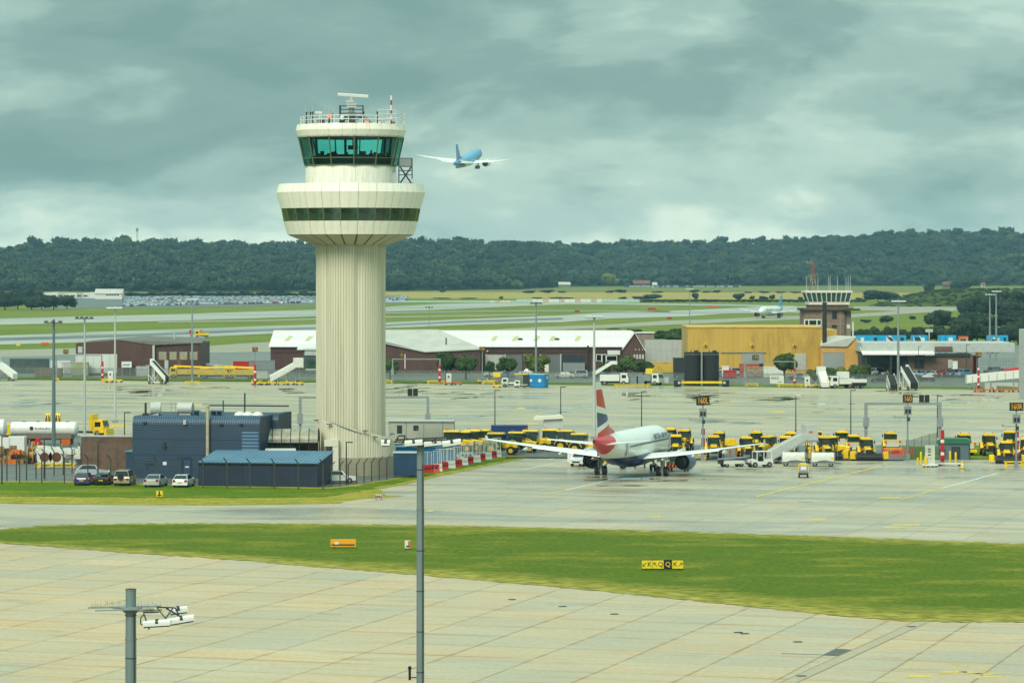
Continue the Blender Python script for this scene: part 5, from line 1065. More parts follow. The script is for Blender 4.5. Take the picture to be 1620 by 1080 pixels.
for x_, b_, w_, l_ in ((88, 602, 1.4, 'at the far left portal frame'), (304, 608, 3.2, 'round the mast by the maroon depot'), (172, 604, 3.0, 'below the maroon depot white door'), (690, 607, 4.0, 'under the portal frame right of the tower'), (615, 606, 1.6, 'just right of the tower shaft'), (1190, 611, 2.6, 'under the left part of the ochre hangar'), (1250, 612, 5.5, 'under the right part of the ochre hangar'), (1426, 616, 2.6, 'round the mast right of the annex'), (1100, 727, 3.0, 'at the foot of the 160L sign'), (1604, 738, 2.4, 'at the foot of the 160R sign'), (773, 608, 2.6, 'at the foot of the 172R sign')):
    yellow_frame('low yellow guard frame ' + l_, x_, b_, w_)
def gantry(label, xl, xr, yb, yt, sign=None, r=.14, sx_=None, pnl=None):
    D = dg(yb); X0, X1 = xx(xl, D), xx(xr, D); h = zz(yt, D); t = thing('portal_frame', label, 'portal frame', (X0, D, 0)); w = X1 - X0
    for x_ in (0, w): MB().box(x_ - r, x_ + r, -r, r, 0, h).build('leg', GREY, t); MB().box(x_ - r * 2, x_ + r * 2, -r * 2.2, -r, h * .35, h * .62).build('control_box', GREY, t)
    MB().box(-r, w + r, -r * .8, r * .8, h - .02, h + r * 1.4).build('beam', GREY, t)
    if sign:
        x_ = xx(sx_, D) - X0; k_ = D / FOC; hh = sign[1] * k_; wd = sign[2] * k_
        MB().box(x_ - wd / 2, x_ + wd / 2, -.3, -.16, h + .4, h + .4 + hh).build('board', SIGNB, t); text('lettering', sign[0], SIGNY, t, (x_, -.31, h + .4 + hh / 2), hh * .98, sx=wd / (hh * 1.9)); MB().bar((x_, -.1, h), (x_, -.1, h + .6), .1).build('sign_stem', GREY, t)
    if pnl:
        x_ = xx(pnl, D) - X0; MB().box(x_ - .75, x_ - .06, -.25, -.05, h + .35, h + 1.45).build('signal_panel', SIGNB, t); MB().box(x_ + .06, x_ + .75, -.25, -.05, h + .35, h + 1.45).build('signal_panel', SIGNB, t); MB().bar((x_, 0, h), (x_, 0, h + .5), .1).build('panel_stem', GREY, t)
        for q in (-2.0, 2.0): MB().bar((x_ + q, 0, h), (x_ + q, 0, h + 1.2), .06).build('stub', GREY, t)
gantry('grey portal frame with yellow 170 board beside the maroon depot', 89, 161, 602, 562.5, ('170', 7, 8), sx_=104.5)
gantry('grey portal frame with yellow 172 board right of the tower shaft', 621, 696, 607, 568.5, ('172', 7, 8), sx_=635, pnl=None)
gantry('grey portal frame with yellow 174 board before the ochre hangar', 1178.5, 1257.5, 612, 572.5, ('174', 8, 10), sx_=1195)
gantry('large grey portal frame with black signal panels left of the green cabin', 1370, 1487, 693, 640, None, .22, pnl=1462)
gantry('grey portal frame with black signal panels half hidden by the tower', 475, 677, 692, 630, None, .2, pnl=653)
# taxiway signs in the grass
ts = thing('taxiway_sign', 'yellow and black taxiway sign reading K Q Q K on the grass island', 'sign', g(1048, 902))
k_ = dg(902) / FOC; sw_ = 16.2 * k_; hh = 13 * k_
for i, (tx, bm, fm) in enumerate((('\u2199K', 'y', 'k'), ('\u2196Q', 'y', 'k'), ('Q', 'k', 'y'), ('K\u2197', 'y', 'k'))):
    ws = (17.5, 17.5, 13, 18)[i] * k_; x0 = (-33 + (0, 17.5, 35, 48)[i]) * k_
    SB = mat('sign_yellow_face', (226, 200, 20), .45, var=.05)
    MB().box(x0 + .02, x0 + ws - .02, -.12, .12, .18, .18 + hh).build('sign_face', SB if bm == 'y' else SIGNB, ts)
    L_ = [c for c in tx if c in 'KQ'][0]; fmat = SIGNB if fm == 'k' else SB
    has = len(tx) == 2; side = (1 if tx[0] != 'K' else -1) if has else 0
    text('lettering', L_, fmat, ts, (x0 + ws / 2 + side * .2, -.13, .18 + hh / 2), hh * .82)
    if has:
        dx, dz = {'\u2199': (-1, -1), '\u2196': (-1, 1), '\u2197': (1, 1)}[[c for c in tx if c not in 'KQ'][0]]
        c = Vector((x0 + ws / 2 - side * .24, -.135, .18 + hh / 2)); tip = c + Vector((dx * .13, 0, dz * .13)); tl = c - Vector((dx * .13, 0, dz * .13))
        MB().bar(tl, tip, .035).bar(tip, tip - Vector((dx * .16, 0, 0)), .035).bar(tip, tip - Vector((0, 0, dz * .16)), .035).build('arrow', fmat, ts)
MB().box(-33.5 * k_, 33.5 * k_, -.1, .1, .16 + hh, .22 + hh).box(-33.5 * k_, 33.5 * k_, -.1, .1, .12, .18).build('frame', SIGNB, ts)
for x_ in (-1.4, 0, 1.4): MB().cbox(x_, 0, 0, .1, .1, .16).build('foot', DARK, ts)
def small_sign(label, x, yb, w_px, h_px, m, legs=True):
    X, D, _ = g(x, yb); k_ = D / FOC; t = thing('taxiway_sign', label, 'sign', (X, D, 0)); w, hh = w_px * k_, h_px * k_
    MB().box(-w / 2, w / 2, -.12, .12, .2, .2 + hh).build('sign_face', m, t); MB().box(-w / 2 + .1, w / 2 - .1, -.14, -.12, .3, .42).build('frame', DARK if legs else WHITE, t)
    for s_ in (-.35, .35): MB().cbox(w * s_, 0, 0, .08, .08, .22).build('foot', DARK, t)
    return t
t = small_sign('orange taxiway sign seen from behind on the grass island, left', 543, 867.5, 40, 11.5, mat('sign_orange', (232, 158, 20), .5, var=.06)); MB().box(-.75, -.4, -.16, -.12, .4, .6).build('data_plate', WHITE, t)
t = small_sign('small white and orange light housing on the grass island', 645, 870, 9, 12, WHITE); MB().box(.05, .26, -.14, .14, .25, .85).build('side_panel', ORANGE, t)
t = small_sign('small yellow and black board on the grass before the parked cars', 252.5, 788, 10, 9, MATS['sign_yellow_face']); MB().box(-.1, .05, -.15, -.12, .25, .8).build('stripe', SIGNB, t)
t = small_sign('small red and white marker board on the grass tip', 599, 790.5, 11, 6, WHITE)
for i in range(4): MB().box(-.36 + i * .2, -.26 + i * .2, -.15, -.12, .2, .56).build('stripe', RED, t)
t = small_sign('distant orange board on the airfield grass at far left', 71, 547, 12, 4.5, ORANGE)
t = small_sign('distant black and yellow board on the airfield grass at far left', 29, 549, 6, 4, LYEL)
for x_, y_, w_, m_, l_ in ((1128, 487, 15, ORANGE, 'distant orange board on the airfield beyond the ochre hangar'), (1191, 499, 7, ORANGE, 'distant small orange board left of the taxiing jet'), (1031, 490.5, 13, RED, 'distant red board on the airfield above the long hangar'), (1059, 505, 8, RED, 'distant red board beside the taxiway above the hangar gable'), (913, 494.5, 8, RED, 'distant red board on the airfield behind the pale mast')):
    small_sign(l_, x_, y_, w_, 3, m_)
# cranked-top security fence round the compound
def cranked(par, x, y, h=3.1, d=(0.5, 0)):
    return MB().cbox(x, y, 0, .13, .13, h).bar((x, y, h - .05), (x + d[0], y + d[1], h + .5), .11).build('post', FPOST, par)
FPOST = mat('fence_post', (58, 58, 50), .7, var=.2)
fen = thing('security_fence', 'dark cranked-top post fence along the compound grass edge', 'fence', (0, 0, 0))
row = [(31, 764.5), (66, 764.5), (102, 765), (139, 766), (175, 767), (212, 768), (248, 769), (285, 770), (321, 771.5), (359, 772.5), (395, 773), (434, 774), (472, 774.5), (511, 775)]
for i, (x_, y_) in enumerate(row): a = g(x_, y_); cranked(fen, a[0], a[1], 3.0, (-.35, -.25))
for z_ in (.4, 1.1, 1.8, 2.5, 2.95):
    pts = [Vector((*g(x_, y_)[:2], z_)) for x_, y_ in row]; MB().tube(pts, .008, 3).build('wire', FPOST, fen)
fen2 = thing('security_fence', 'cranked-top post fence running back beside the white tank trailer', 'fence', (0, 0, 0))
row = [(-8, 762.5), (11, 761), (26, 760), (42, 758.7), (57, 756), (71, 755), (85.6, 751.5), (100, 751), (114, 747.6), (128, 743)]
for x_, y_ in row: a = g(x_, y_); cranked(fen2, a[0], a[1], 2.9, (-.4, .1))
for z_ in (.4, 1.1, 1.8, 2.5): MB().tube([Vector((*g(x_, y_)[:2], z_)) for x_, y_ in row], .008, 3).build('wire', FPOST, fen2)
fen3 = thing('security_fence', 'cranked-top post fence round the foot of the tower', 'fence', (0, 0, 0))
row = [(524, 769), (538, 768), (551, 766.5), (564, 765), (576, 763.5), (588, 761.5), (600, 759.5), (612, 757.5)]
for x_, y_ in row: a = g(x_, y_); cranked(fen3, a[0], a[1], 2.35, (.42, 0))
for z_ in (.4, 1.1, 1.8, 2.3): MB().tube([Vector((*g(x_, y_)[:2], z_)) for x_, y_ in row], .008, 3).build('wire', FPOST, fen3)
# chain-link boundary fence behind the apron
def mesh_mat(name, col, cover):
    m = bpy.data.materials.new(name); m.use_nodes = True; t = m.node_tree; b = t.nodes['Principled BSDF']; b.inputs['Base Color'].default_value = lin(col); b.inputs['Roughness'].default_value = .6; b.inputs['Alpha'].default_value = cover; MATS[name] = m; return m
CHAIN = mesh_mat('chain_link', (100, 110, 106), .46)
bf = thing('boundary_fence', 'long chain-link boundary fence with thin posts behind the far apron', 'fence', (0, 0, 0))
n_ = 78; pp = [(-20 + i * (1660 / n_), 597 + (i / n_) * 15.2) for i in range(n_ + 1)]
pm_ = MB().cyl((0, 0, 0), (0, 0, 2.5), .045, None, 5).mesh('post', GALV)
for i, (x_, y_) in enumerate(pp):
    a = Vector(g(x_, y_)); obj('post', pm_, bf, a)
    if i < n_:
        b_ = Vector(g(*pp[i + 1])); MB().add([a + Vector((0, 0, .05)), b_ + Vector((0, 0, .05)), b_ + Vector((0, 0, 2.4)), a + Vector((0, 0, 2.4))], [(0, 1, 2, 3)]).build('mesh_panel', CHAIN, bf)
bn = thing('fence_banner', 'white banner with dark lettering hung on the fence before the ochre hangar', 'banner', (xx(1229, dg(609)), dg(609) - .4, 0))
k_ = dg(609) / FOC; MB().box(-11 * k_, 11 * k_, -.03, .03, .35, 2.0).build('sheet', WHITE, bn); text('lettering', 'BIRD', mat('banner_teal', (30, 60, 80), .6), bn, (-.35, -.05, 1.45), .8); MB().box(.2, 1.0, -.05, -.03, .6, .8).build('logo_bar', mat('banner_green', (130, 150, 60), .6), bn)
w2 = tag(MB().box(-.75, .75, -.04, .04, .5, 1.7).build('notice_board', LGREY, None, loc=(xx(1052, dg(609)), dg(609) - .3, 0)), 'plain pale panel on the boundary fence left of the black silos', 'sign')
# ================================================================ vehicles and ground equipment
def at_px(x, y): return g(x, y)
# ---- cars
PAINTS = {n: mat('car_paint_' + n, c, .25, var=.04, scale=2, coat=.6) for n, c in (('silver', (168, 174, 176)), ('white', (214, 216, 212)), ('blue', (30, 42, 92)), ('black', (24, 26, 28)), ('beige', (158, 150, 120)), ('red', (130, 28, 28)), ('grey', (92, 98, 102)), ('lightblue', (104, 134, 160)))}
TAILR = mat('tail_lamp', (140, 14, 14), .25); PLATEY = mat('number_plate', (214, 186, 40), .5)
def car(label, pos, rz, paint, kind='hatch', group=None):
    t = thing('parked_car', label, 'car', pos, rz, group)
    L_, Wd, Hc = {'hatch': (4.1, 1.75, 1.46), 'saloon': (4.5, 1.8, 1.42), 'suv': (4.3, 1.82, 1.8), 'van': (4.8, 1.9, 2.0)}[kind]; h = L_ / 2
    belt = .92 if kind != 'suv' else 1.05
    prof = {'hatch': [(-h, .3), (-h + .05, .75), (-h + .12, belt), (-h + .25, belt + .02), (h - 1.15, belt), (h - .25, .78), (h, .6), (h, .3)],
            'saloon': [(-h, .3), (-h, .8), (-h + .1, belt), (-h + .7, belt + .04), (h - 1.25, belt), (h - .25, .76), (h, .6), (h, .3)],
            'suv': [(-h, .38), (-h, .9), (-h + .05, belt), (h - 1.2, belt), (h - .12, .98), (h, .8), (h, .38)], 'van': [(-h, .35), (-h, 1.0), (h - 1.1, 1.02), (h - .15, .9), (h, .7), (h, .35)]}[kind]
    roofl = {'hatch': [(-h + .2, belt), (-h + .75, Hc - .03), (-.2, Hc), (.45, Hc - .06), (h - 1.2, belt)], 'saloon': [(-h + .65, belt), (-h + 1.35, Hc - .04), (-.1, Hc), (.5, Hc - .06), (h - 1.3, belt)], 'suv': [(-h + .08, belt), (-h + .22, Hc - .02), (.35, Hc), (.6, Hc - .06), (h - 1.3, belt)], 'van': [(-h + .02, 1.0), (-h + .1, Hc - .02), (.9, Hc), (1.2, Hc - .1), (h - 1.1, 1.0)]}[kind]
    P_ = []
    for s_, k_ in ((-Wd / 2, 1), (Wd / 2, 1)): P_.append([(s_, y, z) for y, z in prof])
    body = MB().loft(P_).build('body', PAINTS[paint], t)
    # cabin tapers inwards
    lo, hi = Wd / 2 - .03, Wd / 2 - .22
    wid = [lo, hi, hi, hi, lo]
    rings = [[(s_ * wid[i], y, z) for i, (y, z) in enumerate(roofl)] for s_ in (-1, 1)]
    MB().loft(rings).build('cabin', PAINTS[paint], t)
    def shrink(pl, f): cy_ = sum(p[0] for p in pl) / len(pl); cz = sum(p[1] for p in pl) / len(pl); return [(cy_ + (y - cy_) * f, cz + (z - cz) * f) for y, z in pl]
    sh = shrink(roofl, .84)
    for s_ in (-1, 1):
        P = []
        for y, z in sh:
            q = min(1, max(0, (z - belt) / (Hc - belt))); P.append((s_ * (lo + (hi - lo) * q + .012), y, z))
        MB().add(P, [tuple(range(len(P)))]).build('side_window', GLASSD, t)
    for (a_, b_), nm_ in (((roofl[0], roofl[1]), 'rear_window'), ((roofl[4], roofl[3]), 'windscreen')):
        l_ = lambda u: (a_[0] + (b_[0] - a_[0]) * u, a_[1] + (b_[1] - a_[1]) * u)
        sg = -1 if nm_ == 'rear_window' else 1; p0, p1 = l_(.14), l_(.9)
        MB().add([(-lo * .92, p0[0] + sg * .02, p0[1] + .01), (lo * .92, p0[0] + sg * .02, p0[1] + .01), (hi * .94, p1[0] + sg * .02, p1[1] + .01), (-hi * .94, p1[0] + sg * .02, p1[1] + .01)], [(0, 1, 2, 3)]).build(nm_, GLASSD, t)
    for s_ in (-1, 1):
        MB().cbox(s_ * (Wd / 2 - .2), -h - .005, .68, .3, .06, .24).build('tail_lamp', TAILR, t); MB().cbox(s_ * (Wd / 2 - .25), h - .1, .62, .36, .22, .14).build('headlamp', LAMPW, t)
        MB().cbox(s_ * (Wd / 2 + .08), .55, belt, .18, .1, .13).build('wing_mirror', PAINTS[paint], t)
        for y_ in (-h + .78, h - .82): wheel(t, s_ * (Wd / 2 - .1), y_, .32, .22)
    MB().cbox(0, -h - .01, .55 if kind != 'suv' else .72, .5, .03, .11).build('number_plate', PLATEY, t); MB().box(-Wd / 2 + .1, Wd / 2 - .1, -h + .05, h - .05, .2, .36).build('sill', BLK, t)
    if kind == 'suv': MB().cyl((-.1, -h - .02, 1.05), (-.1, -h - .2, 1.05), .34, None, 14).build('spare_wheel', BLK, t)
    return t
car('silver hatchback seen from its side, rearmost of the parked row', at_px(146, 754), R(-85), 'silver')
car('dark blue hatchback parked beside the black car by the fence', at_px(133, 766.5), R(-2), 'blue')
car('black saloon parked between the blue hatchback and the beige off-roader', at_px(164, 766), R(-2), 'black', 'saloon')
car('beige off-roader with rear spare wheel parked before the navy block', at_px(198, 767), R(-5), 'beige', 'suv')
car('silver saloon seen from behind before the navy block', at_px(247, 769), R(-9), 'silver', 'saloon')
car('white hatchback parked at the navy block door', at_px(291, 769.5), R(-8), 'white')
car('white car half hidden behind the low shed end', at_px(535, 763.5), R(-80), 'white')
rd_ = thing('fire_trailer', 'small red trailer pump parked left of the navy block', 'trailer', at_px(188, 741))
MB().prism([(-.9, .5), (-.9, 1.0), (-.6, 1.25), (.6, 1.25), (.9, .95), (.9, .5)], -.6, .6, 'y').build('body', RED, rd_); wheel(rd_, -.6, 0, .3, .2); wheel(rd_, .6, 0, .3, .2); MB().bar((-.9, 0, .5), (-1.8, 0, .4), .1).build('drawbar', DARK, rd_)
v = thing('white_van', 'white van with its door open left of the parked airliner engine', 'van', at_px(921, 736.5), R(158))
MB().loft([[(s_, y, z) for y, z in ((-2.2, .35), (-2.2, 1.9), (.6, 1.95), (1.3, 1.15), (2.15, .95), (2.2, .4))] for s_ in (-.88, .88)]).build('body', PAINTS['white'], v)
MB().add([(-.75, .68, 1.88), (.75, .68, 1.88), (.8, 1.32, 1.2), (-.8, 1.32, 1.2)], [(0, 1, 2, 3)]).build('windscreen', GLASSD, v)
for s_ in (-1, 1):
    MB().box(s_ * .9 - .01, s_ * .9 + .01, -.4, .7, 1.15, 1.75).build('side_window', GLASSD, v)
    for y_ in (-1.4, 1.4): wheel(v, s_ * .8, y_, .33, .22)
    MB().cbox(s_ * .65, 2.16, .7, .35, .1, .2).build('headlamp', LAMPW, v)
MB().box(.9, 1.75, .55, .62, .5, 1.85).build('open_door', PAINTS['white'], v); MB().box(-.5, .5, 2.2, 2.24, .5, .7).build('grille', DARK, v)
# ---- tractors
TGLASS = mat('tractor_glass', (38, 58, 54), .08, var=.3, scale=1.2, spec=.7)
def make_tractor(kind):
    t = thing('tractor', 'yellow tractor', 'tractor', (0, 0, 0), 0, 'yellow tractors parked in rows')
    MB().loft([[(s_ * .0 + sx_ * w, y, z) for sx_, z in ((-1, z0), (1, z0), (1, z1 - .12), (.8, z1), (-.8, z1), (-1, z1 - .12))] for y, w, z0, z1, s_ in ((.35, .48, .95, 1.85, 0), (1.6, .45, .95, 1.72, 0), (2.45, .40, 1.0, 1.55, 0), (2.55, .36, 1.05, 1.45, 0))]).build('bonnet', YEL, t)
    MB().box(-.42, .42, -2.0, 2.4, .6, 1.0).box(-.3, .3, 2.3, 2.65, .6, .95).build('chassis', DARK, t)
    MB().box(-.40, .40, 2.5, 2.6, .98, 1.5).build('grille', CONS, t)
    gl = MB().loft([[(sx_ * w, y, z) for sx_, y in ((-1, -1.45), (1, -1.45), (1, .42), (-1, .42))] for z, w in ((.95, .76), (1.6, .84), (2.74, .72))]).build('cab_glass', TGLASS, t)
    for sx_ in (-1, 1):
        for y_ in (-1.45, -.5, .42): MB().tube([(sx_ * .75, y_, 1.05), (sx_ * .83, y_, 1.6), (sx_ * .75, y_, 2.72)], .06, 4).build('cab_pillar', CONS, gl)
        MB().loft([[(sx_ * x, -.95 + r_ * math.cos(a), .85 + r_ * math.sin(a)) for x, r_ in ((.62, .88), (1.22, .88), (1.22, .98), (.62, .98))] for a in [R(q) for q in range(10, 171, 20)]]).build('mudguard', YEL, t, 30)
        wheel(t, sx_ * .95, -1.0, .82, .5, BLK, YEL, 'rear_wheel'); wheel(t, sx_ * .85, 1.65, .58, .38, BLK, YEL, 'front_wheel')
        MB().cbox(sx_ * .62, .62, 2.35, .1, .08, .35).cbox(sx_ * 1.0, .6, 2.2, .16, .1, .4).build('mirror', CONS, t)
        MB().cbox(sx_ * .6, .55, 1.3, .3, .2, .26).build('headlamp', YEL, t); MB().cbox(sx_ * .6, .69, 1.36, .22, .02, .18).build('lens', ORANGE, t)
        MB().box(sx_ * .8 - .15, sx_ * .8 + .15, -.2, .3, .4, .5).build('step', DARK, t)
    MB().loft([[(sx_ * w, y, z) for sx_, y in ((-1, -1.62), (1, -1.62), (1, .62), (-1, .62))] for z, w in ((2.74, .74), (2.80, .79), (2.92, .76), (2.98, .62))]).build('roof', YEL, t)
    for x_ in (-.6, .6): MB().cyl((x_, -1.2, 3.0), (x_, -1.2, 3.2), .07, .06, 8).build('beacon', ORANGE, t)
    MB().cyl((.5, .75, 1.7), (.5, .75, 2.7), .05).build('exhaust_stack', DARK, t)
    if kind == 'blade':
        MB().cyl((-1.75, 3.2, .45), (1.75, 3.2, .45), .42, None, 12).build('sweeper_brush', CONS, t); MB().box(-1.7, 1.7, 2.85, 3.3, .75, 1.0).bar((-.35, 2.5, .7), (-.35, 3.1, .7), .14).build('brush_hood', DARK, t)
        for s_ in (-1, 1): MB().prism([(2.5, .25), (2.9, .25), (2.95, 1.2), (2.6, 1.25)], s_ * 1.9, s_ * 2.6, 'x').build('side_plough', YEL, t)
    if kind == 'spreader':
        MB().prism([(-3.3, 1.0), (-1.9, 1.0), (-1.75, 1.9), (-3.5, 1.9)], -.9, .9, 'x').build('hopper', WHITE, t); MB().box(-1.3, 1.3, -3.7, -3.4, .5, .9).bar((-1.6, -3.5, 2.0), (1.6, -3.5, 2.0), .12).build('spray_bar', YEL, t)
        for s_ in (-1, 1): MB().cbox(s_ * 1.05, -3.55, 1.5, .3, .1, .4).build('rear_lamp', ORANGE, t)
    return t
PROTO = {k_: make_tractor(k_) for k_ in ('plain', 'blade', 'spreader')}
used = set(); tn = 0
def tractor(label, x, yr, deg, kind='plain'):
    D = FOC * (EYE - 3.02) / (yr - HOR); loc = (xx(x, D), D, 0)
    if kind not in used: used.add(kind); o = PROTO[kind]; o.location = loc; o.rotation_euler = (0, 0, R(deg)); o['label'] = label; return o
    return dup(PROTO[kind], loc, R(deg), label, None, random.uniform(.9, 1.0))
for i, (x_, y_) in enumerate(((721, 680), (738, 678.5), (754, 677), (769, 675.5), (791, 683), (823, 680), (845, 677.5), (876, 676.5))):
    tractor('yellow tractor nose right, %s from the left in the row beyond the barriers' % ORD[i], x_, y_, -98 - (i % 3) * 3)
for i, (x_, y_, k_) in enumerate(((900, 679, 'plain'), (922, 682.5, 'plain'))): tractor('yellow tractor behind the airliner left wing, %s one' % ('left', 'right')[i], x_, y_, -100)
for x_, y_, a_, k_, l_ in ((1059, 676, 172, 'plain', 'yellow tractor rearmost beside the airliner nose'), (1069, 685.5, 176, 'plain', 'yellow tractor front-on, partly hidden by the airliner nose'), (1082, 677, 168, 'plain', 'yellow tractor left of the 160L sign post'), (1129, 686.5, 178, 'plain', 'yellow tractor front-on just right of the 160L sign post'), (1137, 679, 170, 'plain', 'yellow tractor behind another right of the 160L sign post'), (1181, 688, 182, 'plain', 'yellow tractor front-on above the white baggage tug'), (1196, 679, 172, 'plain', 'yellow tractor in back row above the white tug'), (1214, 685, 150, 'plain', 'yellow tractor turned sideways left of the covered stairs'), (1243, 688.5, 176, 'plain', 'yellow tractor close behind the covered stairs top'), (1251, 680, 176, 'plain', 'yellow tractor roof in back row over the covered stairs'),
                       (1288, 679.5, 0, 'spreader', 'tractor with white hopper in back row right of the stairs'), (1305, 689, 184, 'blade', 'yellow tractor with front brush behind the right luggage trolley'), (1318, 687, -112, 'plain', 'yellow tractor nose right behind the brush tractor'), (1331, 679.5, 0, 'spreader', 'tractor with white hopper above the nose-right tractor'), (1371, 690, 181, 'blade', 'yellow tractor with wide black front brush left of the red netting'), (1408, 680, 0, 'spreader', 'tractor with white hopper behind the red netting'), (1524, 683, 2, 'spreader', 'tractor with white hopper right of the green cabin'), (1565, 684, 178, 'plain', 'yellow tractor front-on second right of the green cabin'), (1597, 680, 170, 'plain', 'big yellow tractor behind the 160R sign post'), (1592, 694, 176, 'blade', 'yellow tractor with wide brush before the big one at right edge'), (1624, 690, 170, 'plain', 'yellow tractor cut by the right edge'), (1350, 684, 0, 'spreader', 'tractor with white hopper under the portal frame left leg')):
    tractor(l_, x_, y_, a_, k_)
# ---- generic wheeled box kit
def cart(name, label, cat, pos, rz, parts, wheels, r=.28, group=None):
    t = thing(name, label, cat, pos, rz, group)
    for nm_, m_, bx_ in parts: MB().box(*bx_).build(nm_, m_, t)
    for x_, y_ in wheels: wheel(t, x_, y_, r, .18)
    return t
TARP = mat('white_tarpaulin', (206, 206, 196), .55, var=.12, scale=1.6, bump=.6)
for x_, y_, l_ in ((1256, 737, 'white tarpaulin-covered luggage trolley, left one'), (1302, 737.5, 'white tarpaulin-covered luggage trolley, right one')):
    t = cart('luggage_trolley', l_ + ' behind the yellow generator', 'luggage trolley', at_px(x_, y_), R(-98), [('chassis', GREY, (-.75, .75, -1.5, 1.5, .42, .55)), ('end_panel', GALV, (-.74, .74, 1.38, 1.5, .55, 1.75)), ('end_panel', GALV, (-.74, .74, -1.5, -1.42, .55, 1.7))], [(-.6, -1.0), (.6, -1.0), (-.6, 1.0), (.6, 1.0)])
    MB().loft([[(-.78, y, .7 + .1 * math.sin(y * 3)), (-.8, y, 1.3), (-.6, y, 1.72 - sg), (0, y, 1.82 - sg), (.6, y, 1.72 - sg), (.8, y, 1.3), (.78, y, .7 + .12 * math.sin(y * 2 + 1))] for y, sg in [(-1.4 + i * .35, .07 * abs(math.sin(i * 1.4))) for i in range(9)]]).build('tarpaulin', TARP, t, 50)
    MB().box(.76, .8, 1.1, 1.35, .9, 1.2).build('label_panel', LYEL, t); MB().bar((0, 1.5, .45), (0, 2.3, .4), .08).build('drawbar', DARK, t)
t = cart('ground_generator', 'small yellow-tarped generator cart with white front panel on the stand', 'generator', at_px(1271, 755), R(176), [('chassis', DARK, (-.55, .55, -1.0, 1.0, .35, .6)), ('housing', GREY, (-.48, .48, -.9, .92, .6, 1.5)), ('control_panel', WHITE, (-.35, .35, .92, .96, .95, 1.4))], [(-.5, -.6), (.5, -.6), (-.5, .7), (.5, .7)], .22)
MB().loft([[(-.62, y, .8), (-.6, y, 1.4), (-.35, y, 1.68), (.35, y, 1.68), (.6, y, 1.4), (.62, y, .8), (.5, y, .85), (.48, y, 1.42), (-.48, y, 1.42), (-.5, y, .85)] for y in (-.95, .86)]).build('tarpaulin', LYEL, t)
def tug(label, pos, rz):
    t = thing('baggage_tug', label, 'tug', pos, rz)
    MB().loft([[(s_, y, z) for y, z in ((-1.5, .35), (-1.5, 1.0), (-.3, 1.0), (-.2, .75), (.5, .75), (.7, 1.0), (1.5, .95), (1.5, .35))] for s_ in (-.7, .7)]).build('body', WHITE, t)
    MB().box(-.72, .72, -1.35, .75, 1.92, 2.02).build('roof', WHITE, t)
    for s_ in (-.66, .66):
        for y_ in (-1.3, -.25, .7): MB().bar((s_, y_, .95), (s_, y_, 1.95), .09).build('cab_pillar', WHITE, t)
        for y_ in (-1.0, 1.0): wheel(t, s_ * 1.02, y_, .34, .2)
    MB().box(-.6, .6, .68, .71, 1.05, 1.85).build('windscreen', TGLASS, t); MB().box(-.6, .6, -.2, -.1, .75, 1.3).box(-.6, .6, -.5, .2, .75, .9).build('seat', CONS, t); MB().box(-.75, .75, 1.5, 1.62, .35, .6).build('bumper', DARK, t)
    for s_ in (-.5, .5): MB().cyl((s_, 1.48, .8), (s_, 1.53, .8), .12).build('headlamp', DARK, t)
    return t
tug('white open-sided baggage tug right of the belt loader', at_px(1202, 738.5), R(112))
t = cart('belt_loader', 'low white belt loader left of the baggage tug', 'belt loader', at_px(1158, 738), R(112), [('chassis', WHITE, (-.7, .7, -1.4, 1.4, .4, .75)), ('engine_box', DARK, (-.5, .5, 1.3, 1.75, .4, .95))], [(-.6, -1.0), (.6, -1.0), (-.6, 1.0), (.6, 1.0)], .3)
MB().prism([(-2.0, 1.1), (1.9, .92), (1.9, 1.04), (-2.0, 1.24)], -.35, .35, 'x').build('belt', GREY, t)
t = cart('pushback_tug', 'pushback tug with orange and black hazard stripes under the airliner nose', 'tug', at_px(1073, 744.5), R(-10), [('body', mat('tug_green', (52, 84, 64), .5), (-1.2, 1.2, -2.2, 2.2, .5, 1.2)), ('cab', TGLASS, (-1.1, .2, .3, 1.8, 1.2, 2.2)), ('cab_roof', WHITE, (-1.2, .3, .2, 1.9, 2.2, 2.32)), ('rear_board', ORANGE, (-1.2, 1.2, -2.26, -2.2, .55, 1.1))], [(-1.0, -1.4), (1.0, -1.4), (-1.0, 1.4), (1.0, 1.4)], .45)
for i in range(6): MB().add([(-1.15 + i * .4, -2.28, .55), (-.95 + i * .4, -2.28, .55), (-.8 + i * .4, -2.28, 1.1), (-1.0 + i * .4, -2.28, 1.1)], [(0, 1, 2, 3)]).build('hazard_stripe', BLK, t)
t = cart('nose_towbar', 'yellow and white towbar dolly under the airliner belly', 'towbar', at_px(983, 741), R(-75), [('bar', LYEL, (-.12, .12, -2.6, 2.6, .75, .95)), ('frame', WHITE, (-.4, .4, -1.0, 1.0, .45, .6))], [(-.3, .2), (.3, .2)], .38)
t = cart('equipment_trolley', 'small orange equipment trolley below the airliner belly', 'trolley', at_px(1012, 739), 0, [('deck', ORANGE, (-.8, .8, -.5, .5, .4, .55)), ('box', LYEL, (-.3, .5, -.3, .3, .55, .95))], [(-.6, -.3), (.6, -.3)], .2)
# yellow hoop racks behind the wing
for x_, y_, l_ in ((1160, 722, 'orange tubular rack behind the airliner right wing'), ):
    t = thing('tubular_rack', l_, 'rack', at_px(x_, y_))
    for q in range(4): MB().tube([(-1.2 + q * .8, 0, 0), (-1.2 + q * .8, 0, 1.4), (-1.2 + q * .8, 1, 1.4), (-1.2 + q * .8, 1, 0)], .05).build('hoop', ORANGE, t)
    MB().bar((-1.3, 0, 1.0), (1.3, 0, 1.0), .08).bar((-1.3, 0, .5), (1.3, 0, .5), .08).build('rail', ORANGE, t); MB().cbox(-.3, .5, 1.45, 1.5, .8, .9).build('box', YEL, t)
